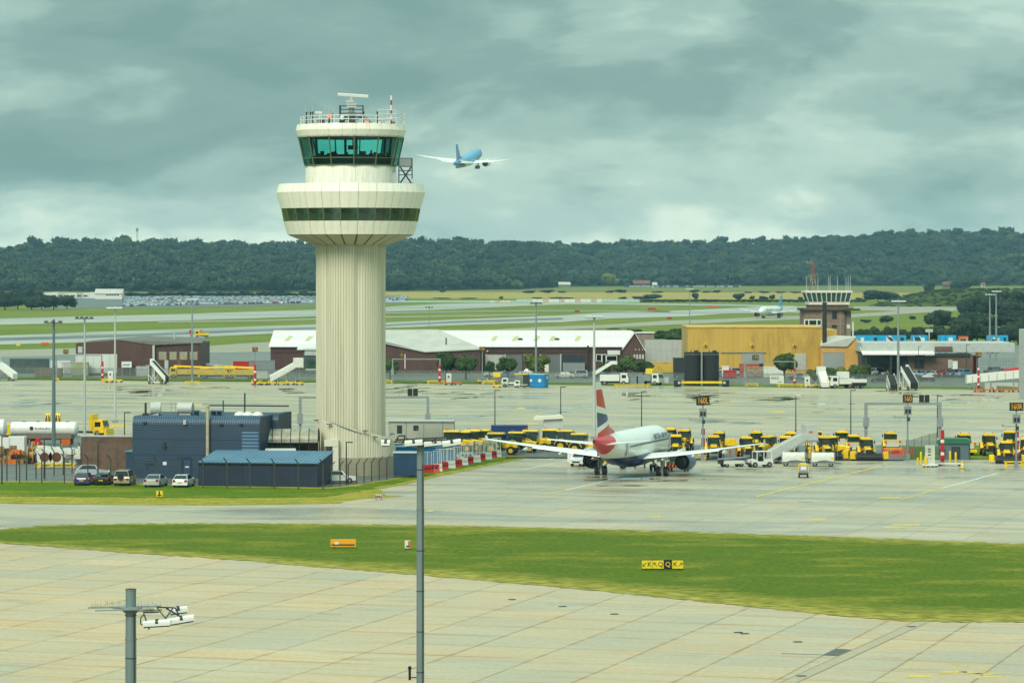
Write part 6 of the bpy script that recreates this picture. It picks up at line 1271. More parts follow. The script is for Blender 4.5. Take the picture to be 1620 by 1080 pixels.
# ---- covered stairs and other access equipment
def covered_stairs(label, pos, rz, h=3.4, run=5.2, m=LGREY, scale=1.0, dark=False):
    """ramp climbs along +Y"""
    t = thing('mobile_stairs', label, 'mobile stairs', pos, rz, 'mobile aircraft stairs'); w = .95
    cov = CONS if dark else m
    MB().prism([(-run * .5, .35), (run * .3, h - .2), (run * .3, h + .9), (-run * .5, 1.55)], -w, w, 'x').build('stair_enclosure', cov, t)
    MB().prism([(-run * .5, .5), (run * .3, h), (run * .3, h + 1.1), (-run * .5, 1.7)], w + .01, w + .07, 'x').build('side_panel', m, t); MB().prism([(-run * .5, .5), (run * .3, h), (run * .3, h + 1.1), (-run * .5, 1.7)], -w - .07, -w - .01, 'x').build('side_panel', m, t)
    MB().box(-w - .1, w + .1, run * .3, run * .58, h - .2, h).build('platform', GREY, t)
    if not dark: MB().box(-w - .1, w + .1, run * .28, run * .56, h + .02, h + 2.0).build('canopy', m, t)
    else: MB().box(w, w + .08, run * .3, run * .55, h, h + 1.3).build('handrail', WHITE, t)
    for s_ in (-w, w):
        for y_ in (.1, .42): MB().bar((s_, run * y_, .3), (s_, run * y_, h - .2), .1).build('leg', WHITE if dark else GREY, t)
        MB().bar((s_, run * .1, .4), (s_, run * .42, h * .5), .07).bar((s_, run * .42, .4), (s_, run * .1, h * .5), .07).build('brace', WHITE if dark else GREY, t)
        for y_ in (-run * .3, run * .38): wheel(t, s_, y_, .32, .2)
    MB().box(-w, w, -run * .45, run * .5, .3, .42).build('chassis', WHITE if dark else GREY, t)
    if scale != 1: t.scale = (scale,) * 3
    return t
t = covered_stairs('large grey covered stairs sloping up behind the luggage trolleys', at_px(1252, 732), R(-78), 2.9, 5.8)
MB().box(1.06, 1.1, 2.0, 2.5, 3.9, 4.1).build('door_label', ORANGE, t)
covered_stairs('white open mobile stairs at the far left edge of the apron', at_px(8, 602), R(70), 3.2, 5.0, WHITE, dark=False)
covered_stairs('black-sided mobile stairs before the maroon depot', at_px(250, 607), R(72), 4.0, 4.2, WHITE, dark=True)
covered_stairs('white covered stairs left of the tower shaft', at_px(452, 606), R(-75), 3.4, 6.5, WHITE)
covered_stairs('slim white stairs before the ochre hangar, right part', at_px(1302, 614), R(12), 3.2, 3.6, WHITE, dark=False, scale=.85)
covered_stairs('grey lattice stairs under the mast right of the annex, left one', at_px(1411, 618), R(8), 3.0, 4, mat('stair_white', (190, 190, 178), .5), dark=True, scale=.8)
covered_stairs('grey lattice stairs under the mast right of the annex, right one', at_px(1437, 617), R(30), 3.8, 4, WHITE, dark=True)
DBR = dg(616); br_ = thing('boarding_tube', 'long white raised boarding tube on legs at the right edge of the far apron', 'boarding bridge', (xx(1530, DBR), DBR, 0)); XB = lambda x: xx(x, DBR) - xx(1530, DBR); zb_ = lambda y: zz(y, DBR)
MB().add([(XB(1530), y_, zb_(v)) for y_ in (0, 2.6) for v in (606, 594)] + [(XB(1632), y_, zb_(v)) for y_ in (0, 2.6) for v in (596, 583)], [(0, 4, 5, 1), (2, 3, 7, 6), (1, 5, 7, 3), (0, 2, 6, 4), (0, 1, 3, 2), (4, 6, 7, 5)]).build('tube', WHITE, br_)
for i in range(7): MB().box(XB(1538 + i * 13), XB(1538.6 + i * 13), -.06, 0, zb_(604.6 - i * 1.25), zb_(594.5 - i * 1.3)).build('panel_joint', GREY, br_)
MB().add([(XB(1570), .4, zb_(609)), (XB(1612), .4, zb_(612)), (XB(1612), .4, zb_(605)), (XB(1570), .4, zb_(604.5)), (XB(1570), 2.2, zb_(609)), (XB(1612), 2.2, zb_(612)), (XB(1612), 2.2, zb_(605)), (XB(1570), 2.2, zb_(604.5))], [(0, 1, 2, 3), (7, 6, 5, 4), (0, 4, 5, 1), (1, 5, 6, 2), (2, 6, 7, 3), (3, 7, 4, 0)]).build('lower_ramp', LGREY, br_)
for x_ in (1534, 1545, 1604, 1612): MB().bar((XB(x_), .5, 0), (XB(x_), .5, zb_(604)), .22).build('leg', GALV, br_)
MB().cyl((XB(1590), 1.2, zb_(586.5)), (XB(1628), 1.2, zb_(581)), .35).build('cap_roll', RED, br_)
for x_ in (1562, 1572): tag(MB().cbox(0, 0, 0, 1.0, .9, 1.5).cbox(0, 0, 1.5, 1.06, .96, .06).build('white_cabinet', LGREY, None, loc=at_px(x_, 617.5)), 'pale cabinet under the white boarding tube, %s one' % ('left' if x_ == 1562 else 'right'), 'cabinet')
for x_, y_, l_, n_ in ((445, 609, 'row of yellow baggage dollies before the covered stairs left of the tower', 5), (412, 609, 'two yellow dollies by the marker post left of the tower', 2), (1585, 620, 'row of orange dollies below the white tube at the right edge', 6), (717, 609, 'orange dolly right of the tower under the portal', 2), (770, 606, 'red and yellow striped dollies by the fence right of the tower', 2), (180, 605, 'yellow dolly before the maroon depot door', 2), (1290, 613, 'yellow dolly under the ochre hangar marker post', 2)):
    D = dg(y_)
    for i in range(n_):
        t = cart('baggage_dolly', l_.replace('row of ', '').replace('two ', '').replace('dollies', 'dolly') + ', ' + (ORD[i] + ' from left'), 'dolly', (xx(x_, D) + (i - (n_ - 1) / 2) * 1.9, D + (i % 2) * .6, 0), R(80 + 7 * (i % 3)), [('deck', (ORANGE if 'orange' in l_ else YEL), (-.6, .6, -.85, .85, .38, .6)), ('rail', (ORANGE if 'orange' in l_ else YEL), (-.6, .6, .75, .85, .6, 1.05))], [(-.5, -.6), (.5, -.6), (-.5, .6), (.5, .6)], .2, 'baggage dollies on the far apron')
# ---- black silos with yellow bar
t = thing('black_silos', 'pair of tall black ribbed silos behind a yellow barrier bar', 'silo', at_px(1109, 610))
k_ = dg(610) / FOC; SIL = ribbed('black_ribbed_silo', (30, 33, 36), .22, 'x', depth=.9)
for x_ in (-13, 16):
    c = x_ * k_; h = zz(557, dg(610)); 
    MB().lathe([(1.75, .1), (1.75, h), (.05, h + .02)], 20, (c, 1.6)).build('silo', SIL, t, 30); MB().cbox(c + .8, 1.2, h, .9, .6, .35).cyl((c - .3, 1.2, h), (c - .3, 1.2, h + .45), .08).build('top_hatch', DARK, t)
    MB().box(c - 1.8, c + 1.8, -.3, -.22, h - .5, h - .42).build('band', GREY, t)
MB().box(0, .35, .4, .9, 0, zz(558, dg(610))).build('centre_frame', GREY, t)
by = tag(MB().bar((-4.3, 0, .9), (4.3, 0, .9), .45).build('barrier_bar', LYEL, None, loc=at_px(1110, 611.5)), 'long bright yellow barrier bar at the foot of the black silos', 'barrier')
for s_ in (-1, 1):
    e_ = MB().cbox(s_ * 5.0, .2, 0, 1.4, 1.2, 1.35).build('end_block', BLK, by); MB().cyl((s_ * 4.7, -.45, .85), (s_ * 4.7, -.5, .85), .3).build('lamp', LGREY, e_)
# ---- trucks on the far apron
def truck(label, pos, rz, cabm, bodym, L_=6.5, bh=2.6, body=True, name='truck'):
    t = thing(name, label, 'truck', pos, rz)
    MB().loft([[(s_, y, z) for y, z in ((L_ / 2 - 1.7, .6), (L_ / 2 - 1.7, 2.5), (L_ / 2 - .3, 2.5), (L_ / 2, 1.5), (L_ / 2, .6))] for s_ in (-1.15, 1.15)]).build('cab', cabm, t)
    MB().add([(-1.0, L_ / 2 - .24, 2.35), (1.0, L_ / 2 - .24, 2.35), (1.05, L_ / 2 + .02, 1.55), (-1.05, L_ / 2 + .02, 1.55)], [(0, 1, 2, 3)]).build('windscreen', GLASSD, t)
    for s_ in (-1, 1): MB().box(s_ * 1.16 - .01, s_ * 1.16 + .01, L_ / 2 - 1.4, L_ / 2 - .5, 1.5, 2.2).build('side_window', GLASSD, t)
    MB().box(-.5, .5, -L_ / 2, L_ / 2 - .2, .5, .8).build('chassis', DARK, t)
    if body: MB().box(-1.2, 1.2, -L_ / 2, L_ / 2 - 1.9, .9, bh).build('load_body', bodym, t)
    for s_ in (-1, 1):
        for y_ in (L_ / 2 - 1.0, -L_ / 2 + 1.0): wheel(t, s_ * 1.0, y_, .48, .3)
    return t
t = truck('white ramp truck behind the airliner fin', at_px(972, 609), R(-95), WHITE, WHITE, 6, 2.2); MB().prism([(-4.4, 1.9), (-.4, 4.4), (.6, 4.4), (.6, 5.0), (-.8, 5.0), (-4.6, 2.6)], -.7, .7, 'x').build('ramp', WHITE, t)
t = truck('white truck with yellow machine on top left of the silos', at_px(1028, 609), R(-120), WHITE, GREY, 5.5, 2.0); MB().cbox(0, .2, 2.4, 1.5, 1.6, 1.1).bar((0, .2, 3), (.8, 1.4, 3.4), .3).build('crane_head', LYEL, t)
yellow_frame('long yellow towbar rail behind the airliner fin', 1000, 613, 7.5)
for x_, l_ in ((990, 'left'), (1003, 'middle'), (1013, 'right')): tag(MB().cbox(0, 0, 0, 1.6, 1.2, 1.75).cbox(0, 0, 1.75, 1.7, 1.3, .08).build('steel_bin', GREY, None, loc=at_px(x_, 609)), 'grey steel bin between the white trucks, %s one' % l_, 'bin')
t = truck('white utility truck with yellow front before the ochre hangar', at_px(1330, 614), R(105), WHITE, WHITE, 5.2, 2.0); MB().cyl((-.3, 2.7, 1.0), (.3, 2.75, 1.0), .85, None, 14).build('cable_drum', LYEL, t); MB().box(-1, 1, -1.5, .5, 2.1, 3.4).build('lift_box', WHITE, t)
t = cart('compressor_trailer', 'white-topped black and orange compressor right of the utility truck', 'trailer', at_px(1358, 614), R(100), [('body', BLK, (-.8, .8, -1.5, 1.5, .5, 1.2)), ('hood', WHITE, (-.85, .85, -1.55, 1.5, 1.2, 1.85)), ('panel', ORANGE, (-.7, .7, 1.5, 1.55, .6, 1.2))], [(-.7, -.6), (.7, -.6), (-.7, .8), (.7, .8)], .3)
tk = thing('blue_cargo_container', 'bright blue box container with round white logos before the long hangar', 'container', at_px(852, 613))
k_ = dg(613) / FOC; BLU = mat('bright_blue', (12, 118, 176), .4, var=.08)
hb_ = zz(592, dg(613))
MB().prism([(-1.75, -.95), (-1.6, -1.1), (1.6, -1.1), (1.75, -.95), (1.75, 1.1), (-1.75, 1.1)], .12, hb_, 'z').build('body', BLU, tk, rz=R(-24)); MB().prism([(-1.7, -1.0), (1.7, -1.0), (1.7, 1.05), (-1.7, 1.05)], hb_, hb_ + .12, 'z').build('lid', PB, tk, rz=R(-24))
for (x_, y_, r_, n_) in ((.75, -1.12, .36, 0), (-1.2, -1.12, .28, 0)):
    o = MB().cyl((x_, y_, 1.5), (x_, y_ - .03, 1.5), r_, None, 14).build('logo_disc', WHITE, tk, rz=R(-24))
MB().cyl((1.77, .3, 2.1), (1.8, .3, 2.1), .3, None, 12).build('logo_disc', WHITE, tk, rz=R(-24)); MB().box(-1.6, 1.6, -1.0, 1.0, 0, .12).build('base', DARK, tk, rz=R(-24))
MB().box(-3.2, -2.0, -.6, .6, .2, zz(593, dg(613))).build('pump_frame', DARK, tk); MB().box(-5.0, -2.2, -.3, .3, 2.7, 2.9).build('yellow_boom', LYEL, tk)
t = truck('white pickup left of the blue container', at_px(808, 612), R(85), WHITE, WHITE, 4.8, 1.3); t.scale = (.8, .8, .75)
t = truck('low white tug left of the blue container', at_px(824, 613), R(88), WHITE, LGREY, 4.0, 1.2); t.scale = (.7, .7, .6)
t = thing('scissor_lift', 'yellow scissor lift right of the 172R sign', 'lift', at_px(786, 613)); MB().cbox(0, 0, .3, 1.6, 1.0, .35).build('base', LYEL, t); MB().cbox(0, 0, 2.2, 1.5, 1.0, .9).build('platform', LYEL, t); MB().bar((-.6, 0, .6), (.6, 0, 2.2), .1).bar((.6, 0, .6), (-.6, 0, 2.2), .1).build('scissors', ORANGE, t); wheel(t, -.6, 0, .25, .3); wheel(t, .6, 0, .25, .3)
for x_, y_, l_ in ((175, 602, 'white kiosk box beside the marker post at the maroon depot'), (710, 606, 'white kiosk box right of the tower under the portal'), (1277, 612, 'white kiosk box before the ochre hangar')):
    t = thing('kiosk_box', l_, 'cabinet', at_px(x_, y_)); MB().cbox(0, 0, .1, 1.1, .9, 2.0).build('cabinet', WHITE, t); MB().box(-.2, .15, -.48, -.45, 1.2, 1.6).build('window', DARK, t)
# yellow machines beyond the fence by the maroon depot
for x_, y_, rz_, l_, L_ in ((300, 598, 88, 'yellow crane truck behind the fence right of the maroon depot', 9), (345, 599, -88, 'yellow plough truck behind the fence, second right of the depot', 8), (378, 599, 88, 'yellow lorry behind the fence left of the long hangar', 7)):
    t = truck(l_, at_px(x_, y_), R(rz_), YEL, YEL, L_, 2.0); MB().bar((0, -L_ / 2, 2.4), (0, L_ / 2 - 1, 2.7), .4).build('boom', YEL, t); MB().box(-1.3, 1.3, -L_ / 2 - .4, -L_ / 2, .4, 1.6).build('rear_blade', YEL, t)
truck('white van behind the yellow machines by the depot', at_px(336, 592), R(60), WHITE, WHITE, 5, 2.2, name='parked_van')
for x_, y_, w_, h_, m_, l_ in ((385, 590, 5, 2.6, RED, 'dark red container behind the yellow lorry'), (414, 590, 6, 2.8, GREY, 'grey container left of the long hangar'), (420, 600, 4.5, 1.6, TARP, 'tarpaulin-covered stack before the long hangar'), (432, 600, 2.5, 1.8, mat('blue_tarp', (70, 92, 130), .6, var=.3), 'blue wrapped stack before the long hangar'), (45, 590, 9, 3.2, mat('dark_green_tank', (66, 82, 80), .6, var=.2), 'dark green store box in the left pen'), (95, 592, 4.6, 3.0, WHITE, 'white cabin left of the maroon depot'), (110, 592, 4, 2.6, LGREY, 'grey cabin left of the maroon depot white door'), (125, 595, 3.8, 3.0, mat('sage_box', (150, 156, 120), .6), 'sage green box before the maroon depot'), (75, 597, 6, 1.9, mat('rust_pile', (122, 104, 88), .9, var=.4, scale=2, bump=.8), 'brown covered pile behind the left fence'), (200, 592, 1.8, 1.6, TARP, 'pale crate below the notice board'), (224, 596, 2.6, 2.2, LGREY, 'pale panel crate right of the notice board'), (907, 588, 6.0, 4.2, LGREY, 'pale grey site cabin before the dark hangar door'), (858, 590, 3.0, 2.8, CREAM, 'cream hut left of the pale site cabin'), (908, 588.5, 5.2, 2.1, GREY, 'grey lean-to before the site cabin'), (1055, 590, 7, 2.4, mat('signal_yellow_store', (196, 160, 60), .6, var=.2), 'yellow store bay left of the black silos'), (1050, 575, 9, 2.8, DARK, 'dark container above the yellow store bay'), (1076, 598, 2.5, 4.4, DARK, 'dark upright tank just left of the silos'), (1542, 590, 2.2, 4.0, RED, 'red cabin below the 174R sign'), (1390, 585, 6.5, 2.8, LGREY, 'pale grey container under the white canopy'), (1225, 598, 4.5, 2.4, TARP, 'white wrapped stack before the round tree'), (1200, 597, 5.0, 2.2, mat('crate_stack', (150, 132, 110), .8, var=.4, scale=1.5), 'stack of pale crates in the hangar doorway'), (1187, 596, 4.2, 2.8, mat('rust_red', (172, 84, 56), .7, var=.2), 'rust red machine in the hangar doorway'), (1155, 598, 3, 1.6, RED, 'red crate left of the hangar doorway'), (1148, 597, 1.6, 2.4, WHITE, 'white poster board left of the hangar doorway'), (1512, 596, 1.1, 3.4, WHITE, 'white upright tank in the right-hand yard')):
    X, D, _ = g(x_, y_); t = thing('storage_box', l_, 'container', (X, D + 1, 0), R(random.uniform(-6, 6)))
    rib_ = m_ in (GREY, RED, LGREY, DARK) and w_ > 3
    MB().box(-w_ / 2, w_ / 2, 0, 2.4, .1, h_).build('body', m_, t); MB().box(-w_ / 2 - .06, w_ / 2 + .06, -.06, 2.46, h_, h_ + .1).build('lid', m_, t); MB().box(-w_ / 2 + .2, w_ / 2 - .2, .2, 2.2, 0, .1).build('skid', DARK, t)
    MB().box(w_ * .12, w_ * .34, -.04, .0, .3, h_ * .8).build('door', m_, t)
    if rib_:
        for i in range(int(w_ / .6)): MB().box(-w_ / 2 + .15 + i * .6, -w_ / 2 + .3 + i * .6, -.05, 0, .2, h_ - .1).build('rib', m_, t)
# ---- mid apron: cabins behind the tower foot
cb = thing('site_cabin', 'long pale grey site cabin with small windows right of the tower foot', 'cabin', at_px(662, 712), R(-2)); k_ = dg(712) / FOC
MB().box(-48 * k_, 56 * k_, 0, 3, .2, 3.9).build('wall', mat('cabin_grey', (168, 168, 152), .6, var=.06), cb); MB().box(-49 * k_, 57 * k_, -.2, 3.2, 3.9, 4.05).build('roof', LGREY, cb)
for a_, w_ in ((-34, 8), (-8, 8)): MB().box(a_ * k_, (a_ + w_) * k_, -.05, .02, 2.3 if a_ < -20 else 2.7, 3.4).build('window', DARK, cb)
for i in range(11): MB().box((-2 + i * 5) * k_, (-1.5 + i * 5) * k_, -.6, -.55, .2, 3.0).build('handrail', GREY, cb)
for a_ in (-20, 8, 38): MB().box(a_ * k_, (a_ + .8) * k_, -.06, .02, .2, 3.9).build('wall_joint', GREY, cb)
cs = thing('cream_shelter', 'cream curved-top shelter behind the tractors left of the airliner fin', 'shelter', at_px(868, 697)); k_ = dg(697) / FOC
MB().box(-8 * k_, 22 * k_, 0, 2.5, 0, 3.5).build('wall', LGREY, cs); MB().loft([[(-24 * k_, y, 3.15), (-20 * k_, y, 3.5), (20 * k_, y, 3.65), (24 * k_, y, 3.3), (22 * k_, y, 3.2), (-23 * k_, y, 3.0)] for y in (-.4, 2.8)]).build('roof', CREAM, cs)
bc = tag(MB().box(-2.6, 2.6, 0, 2.4, .1, 2.6).build('blue_container', mat('deep_blue', (24, 52, 104), .5, var=.1), None, loc=at_px(806, 702)), 'deep blue shipping container behind the row of tractors', 'container')
for i in range(12): MB().box(-2.5 + i * .43, -2.32 + i * .43, -.05, 0, .15, 2.5).build('rib', bc.data.materials[0], bc)
bk = tag(MB().box(-4.2, 4.2, 0, 2.6, .1, 2.3).box(-4.3, 4.3, -.1, 2.7, 2.3, 2.42).build('blue_cabin', BLU, None, loc=at_px(669, 737)), 'bright blue cabin behind the near pole lamps', 'cabin')
MB().box(-3.0, -1.4, -.04, 0, 1.0, 1.9).build('window', WHITE, bk); MB().box(1.6, 3.9, -.3, 0, 2.1, 2.2).build('awning', WHITE, bk)
bs = tag(MB().box(-1.4, 1.5, 0, 2.4, .2, 2.9).build('blue_skip', mat('dark_blue_skip', (28, 62, 92), .5, var=.15), None, loc=at_px(641, 755)), 'dark blue ribbed container beside the tower fence', 'container')
for i in range(8): MB().box(-1.35 + i * .38, -1.2 + i * .38, -.06, 0, .2, 2.85).build('rib', bs.data.materials[0], bs)
MB().box(-1.5, 1.6, -.1, 2.5, 2.9, 3.0).build('lid', LGREY, bs)
# red and white barriers with mesh frames
rowb = [(676, 748.5, 'R'), (692, 746.5, 'W'), (702, 743.5, 'R'), (713, 741.5, 'W'), (724, 739.5, 'R'), (733, 736.8, 'W'), (742, 734.8, 'R'), (753, 732.2, 'W'), (761, 729.6, 'R'), (771, 727.4, 'W'), (779, 725.4, 'R'), (786, 723.8, 'W')]
for i, (x_, y_, c_) in enumerate(rowb):
    t = thing('barrier_unit', '%s plastic barrier, %s from the near end of the row by the grass' % ('red' if c_ == 'R' else 'white', ORD[i]), 'barrier', at_px(x_, y_ - 1), R(28), 'plastic barriers beside the tower')
    m_ = RED if c_ == 'R' else WHITE
    MB().prism([(-.25, 0), (-.12, .55), (-.12, .95), (.12, .95), (.12, .55), (.25, 0)], -.6, .58, 'x').build('block', m_, t)
    for q in (-.35, 0, .33): MB().box(q - .1, q + .1, -.2, -.1, .45, .6).build('slot', CONS if c_ == 'R' else LGREY, t)
    b = MB().bar((-.6, 0, 2.55), (.58, 0, 2.55), .05)
    for q in (-.58, .0, .56): b.bar((q, 0, .95), (q, 0, 2.55), .045)
    b.build('mesh_frame', WHITE, t); MB().add([(-.58, 0, 1.0), (.56, 0, 1.0), (.56, 0, 2.5), (-.58, 0, 2.5)], [(0, 1, 2, 3)]).build('mesh', mesh_mat('white_mesh', (200, 204, 196), .22) if 'white_mesh' not in MATS else MATS['white_mesh'], t)
for x_, y_, l_ in ((684, 747, 'red stacked barrier lying in front of the blue cabin'), (716, 731, 'white and red barrier in the pen behind the mesh'), (738, 727, 'second white barrier in the pen behind the mesh')):
    t = thing('barrier_unit', l_, 'barrier', at_px(x_, y_), R(-5), 'plastic barriers beside the tower'); MB().prism([(-.3, 0), (-.15, .7), (-.15, 1.0), (.15, 1.0), (.15, .7), (.3, 0)], -.85, .85, 'x').build('block', RED if 'red stacked' in l_ else WHITE, t)
    for q in (-.5, 0, .5): MB().box(q - .16, q + .16, -.26, -.15, .5, .75).build('slot', CONS, t)
# ---- stand equipment near the green cabin
gc = thing('green_cabin', 'dark green cabin with rounded green roof behind the power cabinet', 'cabin', at_px(1508, 727), R(-12)); k_ = dg(727) / FOC
MB().box(-2.0, 2.0, 0, 2.6, 0, 2.15).build('wall', mat('cabin_blue_grey', (78, 98, 106), .5, var=.1), gc); MB().loft([[(-2.2, y, 2.1), (-2.1, y, 2.5), (-1.6, y, 2.75), (1.6, y, 2.75), (2.1, y, 2.5), (2.2, y, 2.1)] for y in (-.2, 2.8)]).build('roof', mat('roof_green', (30, 98, 70), .5, var=.1), gc)
MB().box(-.2, .9, -.05, 0, .1, 1.7).build('door', DARK, gc); MB().box(-1.8, -1.0, -.04, 0, .6, 1.4).build('vent', DARK, gc)
pc = thing('power_cabinet', 'white ground power cabinet on a wheeled frame by the marker post', 'power unit', at_px(1471, 738.5))
MB().cbox(0, 0, .4, 1.15, .9, 2.3).build('cabinet', mat('cabinet_white', (196, 200, 186), .5), pc); MB().cbox(0, 0, .2, 1.9, 1.2, .2).build('frame', WHITE, pc)
for q in (-.75, -.3, .3, .75): wheel(pc, q, -.4, .18, .14)
for z_ in (1.5, 1.9, 2.2): MB().box(-.3, .05, -.48, -.45, z_, z_ + .12).build('switch_panel', DARK, pc)
MB().cbox(-.6, -.5, .4, .35, .3, .9).build('cable_coil', LYEL, pc)
for i, (x_, y_, h_) in enumerate(((1457, 733, 1.5), (1503, 733, 1.6), (1512, 731, 1.3), (1452, 735, .9), (1605, 731, 1.4))):
    tag(MB().cyl((0, 0, 0), (0, 0, h_ * .92), .14, None, 10).cyl((0, 0, h_ * .92), (0, 0, h_), .14, .08, 10).build('bollard', LYEL, None, True, loc=at_px(x_, y_)), ['yellow bollard left of the white power cabinet', 'taller yellow bollard right of the red and white post', 'yellow bollard before the green cabin door', 'short yellow bollard at the outer left of the cabinet', 'orange-yellow bollard by the 160R sign'][i], 'bollard', 'yellow bollards')
cn = thing('traffic_cone', 'single yellow cone on the stand right of the cabinet', 'cone', at_px(1522.5, 741)); MB().cyl((0, 0, .05), (0, 0, 1.0), .28, .05, 14).build('cone', LYEL, cn, 30); MB().cbox(0, 0, 0, .7, .7, .06).build('base', BLK, cn); MB().cyl((0, 0, .45), (0, 0, .65), .195, .145, 14).build('band', WHITE, cn)
t = cart('tow_dolly', 'low white dolly bar between the power cabinet and the cone', 'dolly', at_px(1500, 737), R(90), [('frame', WHITE, (-.25, .25, -1.6, 1.6, .25, .4))], [(0, -1.4), (0, 1.4), (0, 1.0)], .18)
rn = tag(MB().add([(-2.2, 0, .1), (2.2, -.2, .1), (2.2, -.2, 1.15), (-2.2, 0, 1.15)], [(0, 1, 2, 3)]).build('red_netting', mesh_mat('red_net', (214, 60, 60), .6), None, loc=at_px(1421, 722)), 'red plastic safety netting beside the brush tractor', 'netting')
for q in (-2.2, 0, 2.2): MB().cbox(q, 0, 0, .06, .06, 1.2).build('post', GALV, rn)
hf = thing('mesh_fence', 'thin mesh fence round the plant left of the green cabin', 'fence', (0, 0, 0))
rowm = [(1434, 727), (1446, 724), (1458, 720), (1470, 716), (1482, 713)]
for i, (x_, y_) in enumerate(rowm):
    a = Vector(g(x_, y_)); MB().cyl(a, a + Vector((0, 0, 2.6)), .05, None, 5).build('post', GALV, hf)
    if i < 4: b_ = Vector(g(*rowm[i + 1])); MB().add([a, b_, b_ + Vector((0, 0, 2.5)), a + Vector((0, 0, 2.5))], [(0, 1, 2, 3)]).build('mesh_panel', CHAIN, hf)
kf = thing('low_fence', 'low dark rail and mesh fence along the front of the tractor rows', 'fence', (0, 0, 0))
rowk = [(800 + i * 21, 724.5 + i * .14) for i in range(31)]
for i, (x_, y_) in enumerate(rowk):
    a = Vector(g(x_, y_)); MB().cyl(a, a + Vector((0, 0, 1.6)), .035, None, 5).build('post', GALV, kf)
    if i < 30: b_ = Vector(g(*rowk[i + 1])); MB().box(a.x, b_.x, a.y - .06, a.y + .06, 0, .18).build('kerb_rail', DARK, kf)
# ---- left yard
tt = thing('tank_trailer', 'long white cylindrical tank trailer in the left yard', 'trailer', at_px(71, 703), R(-4))
MB().cyl((-4.6, 0, 2.2), (4.4, 0, 2.2), 1.02, None, 24).build('tank', WHITE, tt, 40); MB().loft([[(x_, r_ * math.cos(a), 2.2 + r_ * math.sin(a)) for a in [2 * math.pi * i / 20 for i in range(20)]] for x_, r_ in ((4.4, 1.0), (4.6, .86), (4.72, .5), (4.74, .1))]).build('tank_end', WHITE, tt, 50)
MB().loft([[(x_, r_ * math.cos(a), 2.2 + r_ * math.sin(a)) for a in [2 * math.pi * i / 20 for i in range(20)]] for x_, r_ in ((-4.6, 1.0), (-4.8, .86), (-4.92, .5), (-4.94, .1))]).build('tank_end', WHITE, tt, 50)
MB().box(-3.6, 4.0, -1.25, -1.0, .9, 1.5).box(-3.8, 4.1, -.5, .5, .7, 1.1).build('chassis', mat('brown_skirt', (112, 98, 82), .6), tt)
for x_ in (-2.6, -1.5, 2.8, 3.8): wheel_ = MB().cyl((x_, -1.0, .45), (x_, -.7, .45), .45, None, 14).build('wheel', BLK, tt)
NVY = mat('lettering_navy', (40, 50, 70), .5)
for i in range(11): MB().box(-1.2 + i * .2, -1.1 + i * .2, -1.04, -1.0, 2.2, 2.38 + (.12 if i in (0, 4, 8) else 0)).build('lettering_mark', NVY, tt)
MB().cyl((-1.7, -1.01, 2.35), (-1.7, -1.06, 2.35), .28, None, 12).build('logo', MATS['lettering_navy'], tt)
for x_ in (-3.0, -1.0, 1.5, 3.2): MB().cyl((x_, 0, 3.15), (x_, 0, 3.35), .25).build('hatch', GREY, tt)
t2 = thing('tank_trailer', 'white tank end at the left edge of the yard', 'trailer', at_px(-3, 703)); MB().cyl((-5, 0, 2.3), (.9, 0, 2.3), 1.3, None, 24).cyl((.9, 0, 2.3), (1.2, 0, 2.3), 1.28, .7, 24).build('tank', WHITE, t2, 40); MB().box(-5, .8, -.6, .6, .5, 1.2).build('chassis', DARK, t2)
truck('yellow lorry cab behind the tank trailer at left edge', at_px(8, 697), R(100), YEL, YEL, 7, 2.4)
t = truck('yellow snowplough lorry left of the brick wall', at_px(136, 690), R(-105), YEL, YEL, 6.5, 2.4, body=False); MB().prism([(3.4, .1), (3.9, .1), (3.75, 1.2), (3.5, 1.25)], -1.5, 1.5, 'x').build('plough_blade', YEL, t); MB().box(-1.1, 1.1, .9, 1.5, 1.0, 3.3).build('cab_back', YEL, t)
for i, (x_, w_) in enumerate(((76, 1), (92, 1))):
    t = thing('yellow_hopper', 'yellow hopper with dark struts behind the tank trailer, %s one' % ('left', 'right')[i], 'machine', at_px(x_, 690)); MB().loft([[(s_, y, z) for y, z in ((-.5, 2.0), (-.6, 2.8), (-.2, 3.4), (.3, 3.4), (.5, 2.0))] for s_ in (-.35, .35)]).build('hopper', YEL, t); MB().bar((-.5, -.6, 0), (-.15, -.6, 3.2), .12).bar((.5, -.6, 0), (.15, -.6, 3.2), .12).build('strut', DARK, t)
yr = tag(MB().bar((-1.5, 0, .9), (1.6, 0, .9), .3).bar((-1.5, 1, .9), (1.6, 1, .9), .2).build('yellow_rack', LYEL, None, loc=at_px(183, 682)), 'yellow flat rack behind the brick wall', 'rack')
for q in (-1.3, 0, 1.3): MB().bar((q, 0, 0), (q, 0, .9), .1).build('leg', LYEL, yr)
def heap(label, x, y, mats, n, sx, sy, hmax, seed, name='crate_pile'):
    rr = random.Random(seed); X, D, _ = g(x, y)
    t = thing(name, label, 'stack', (X, D, 0))
    for i in range(n):
        w, d, h = rr.uniform(.5, 1.5), rr.uniform(.5, 1.2), rr.uniform(.35, 1.0); m_ = rr.choice(mats)
        MB().cbox(rr.uniform(-sx, sx), rr.uniform(-sy, sy), rr.choice((0, 0, .5, .9)) * hmax, w, d, h, rr.uniform(-.4, .4)).build('crate', m_, t)
heap('orange and red pallets stacked below the tank trailer', 60, 719, [RED, ORANGE, mat('pallet_wood', (150, 118, 78), .8, var=.3, scale=2)], 40, 4.8, 1.0, 1.4, 11)
heap('white boxes and tubs piled left of the brick wall', 98, 734, [WHITE, TARP, LGREY, CREAM], 44, 3.2, 1.4, 1.5, 12)
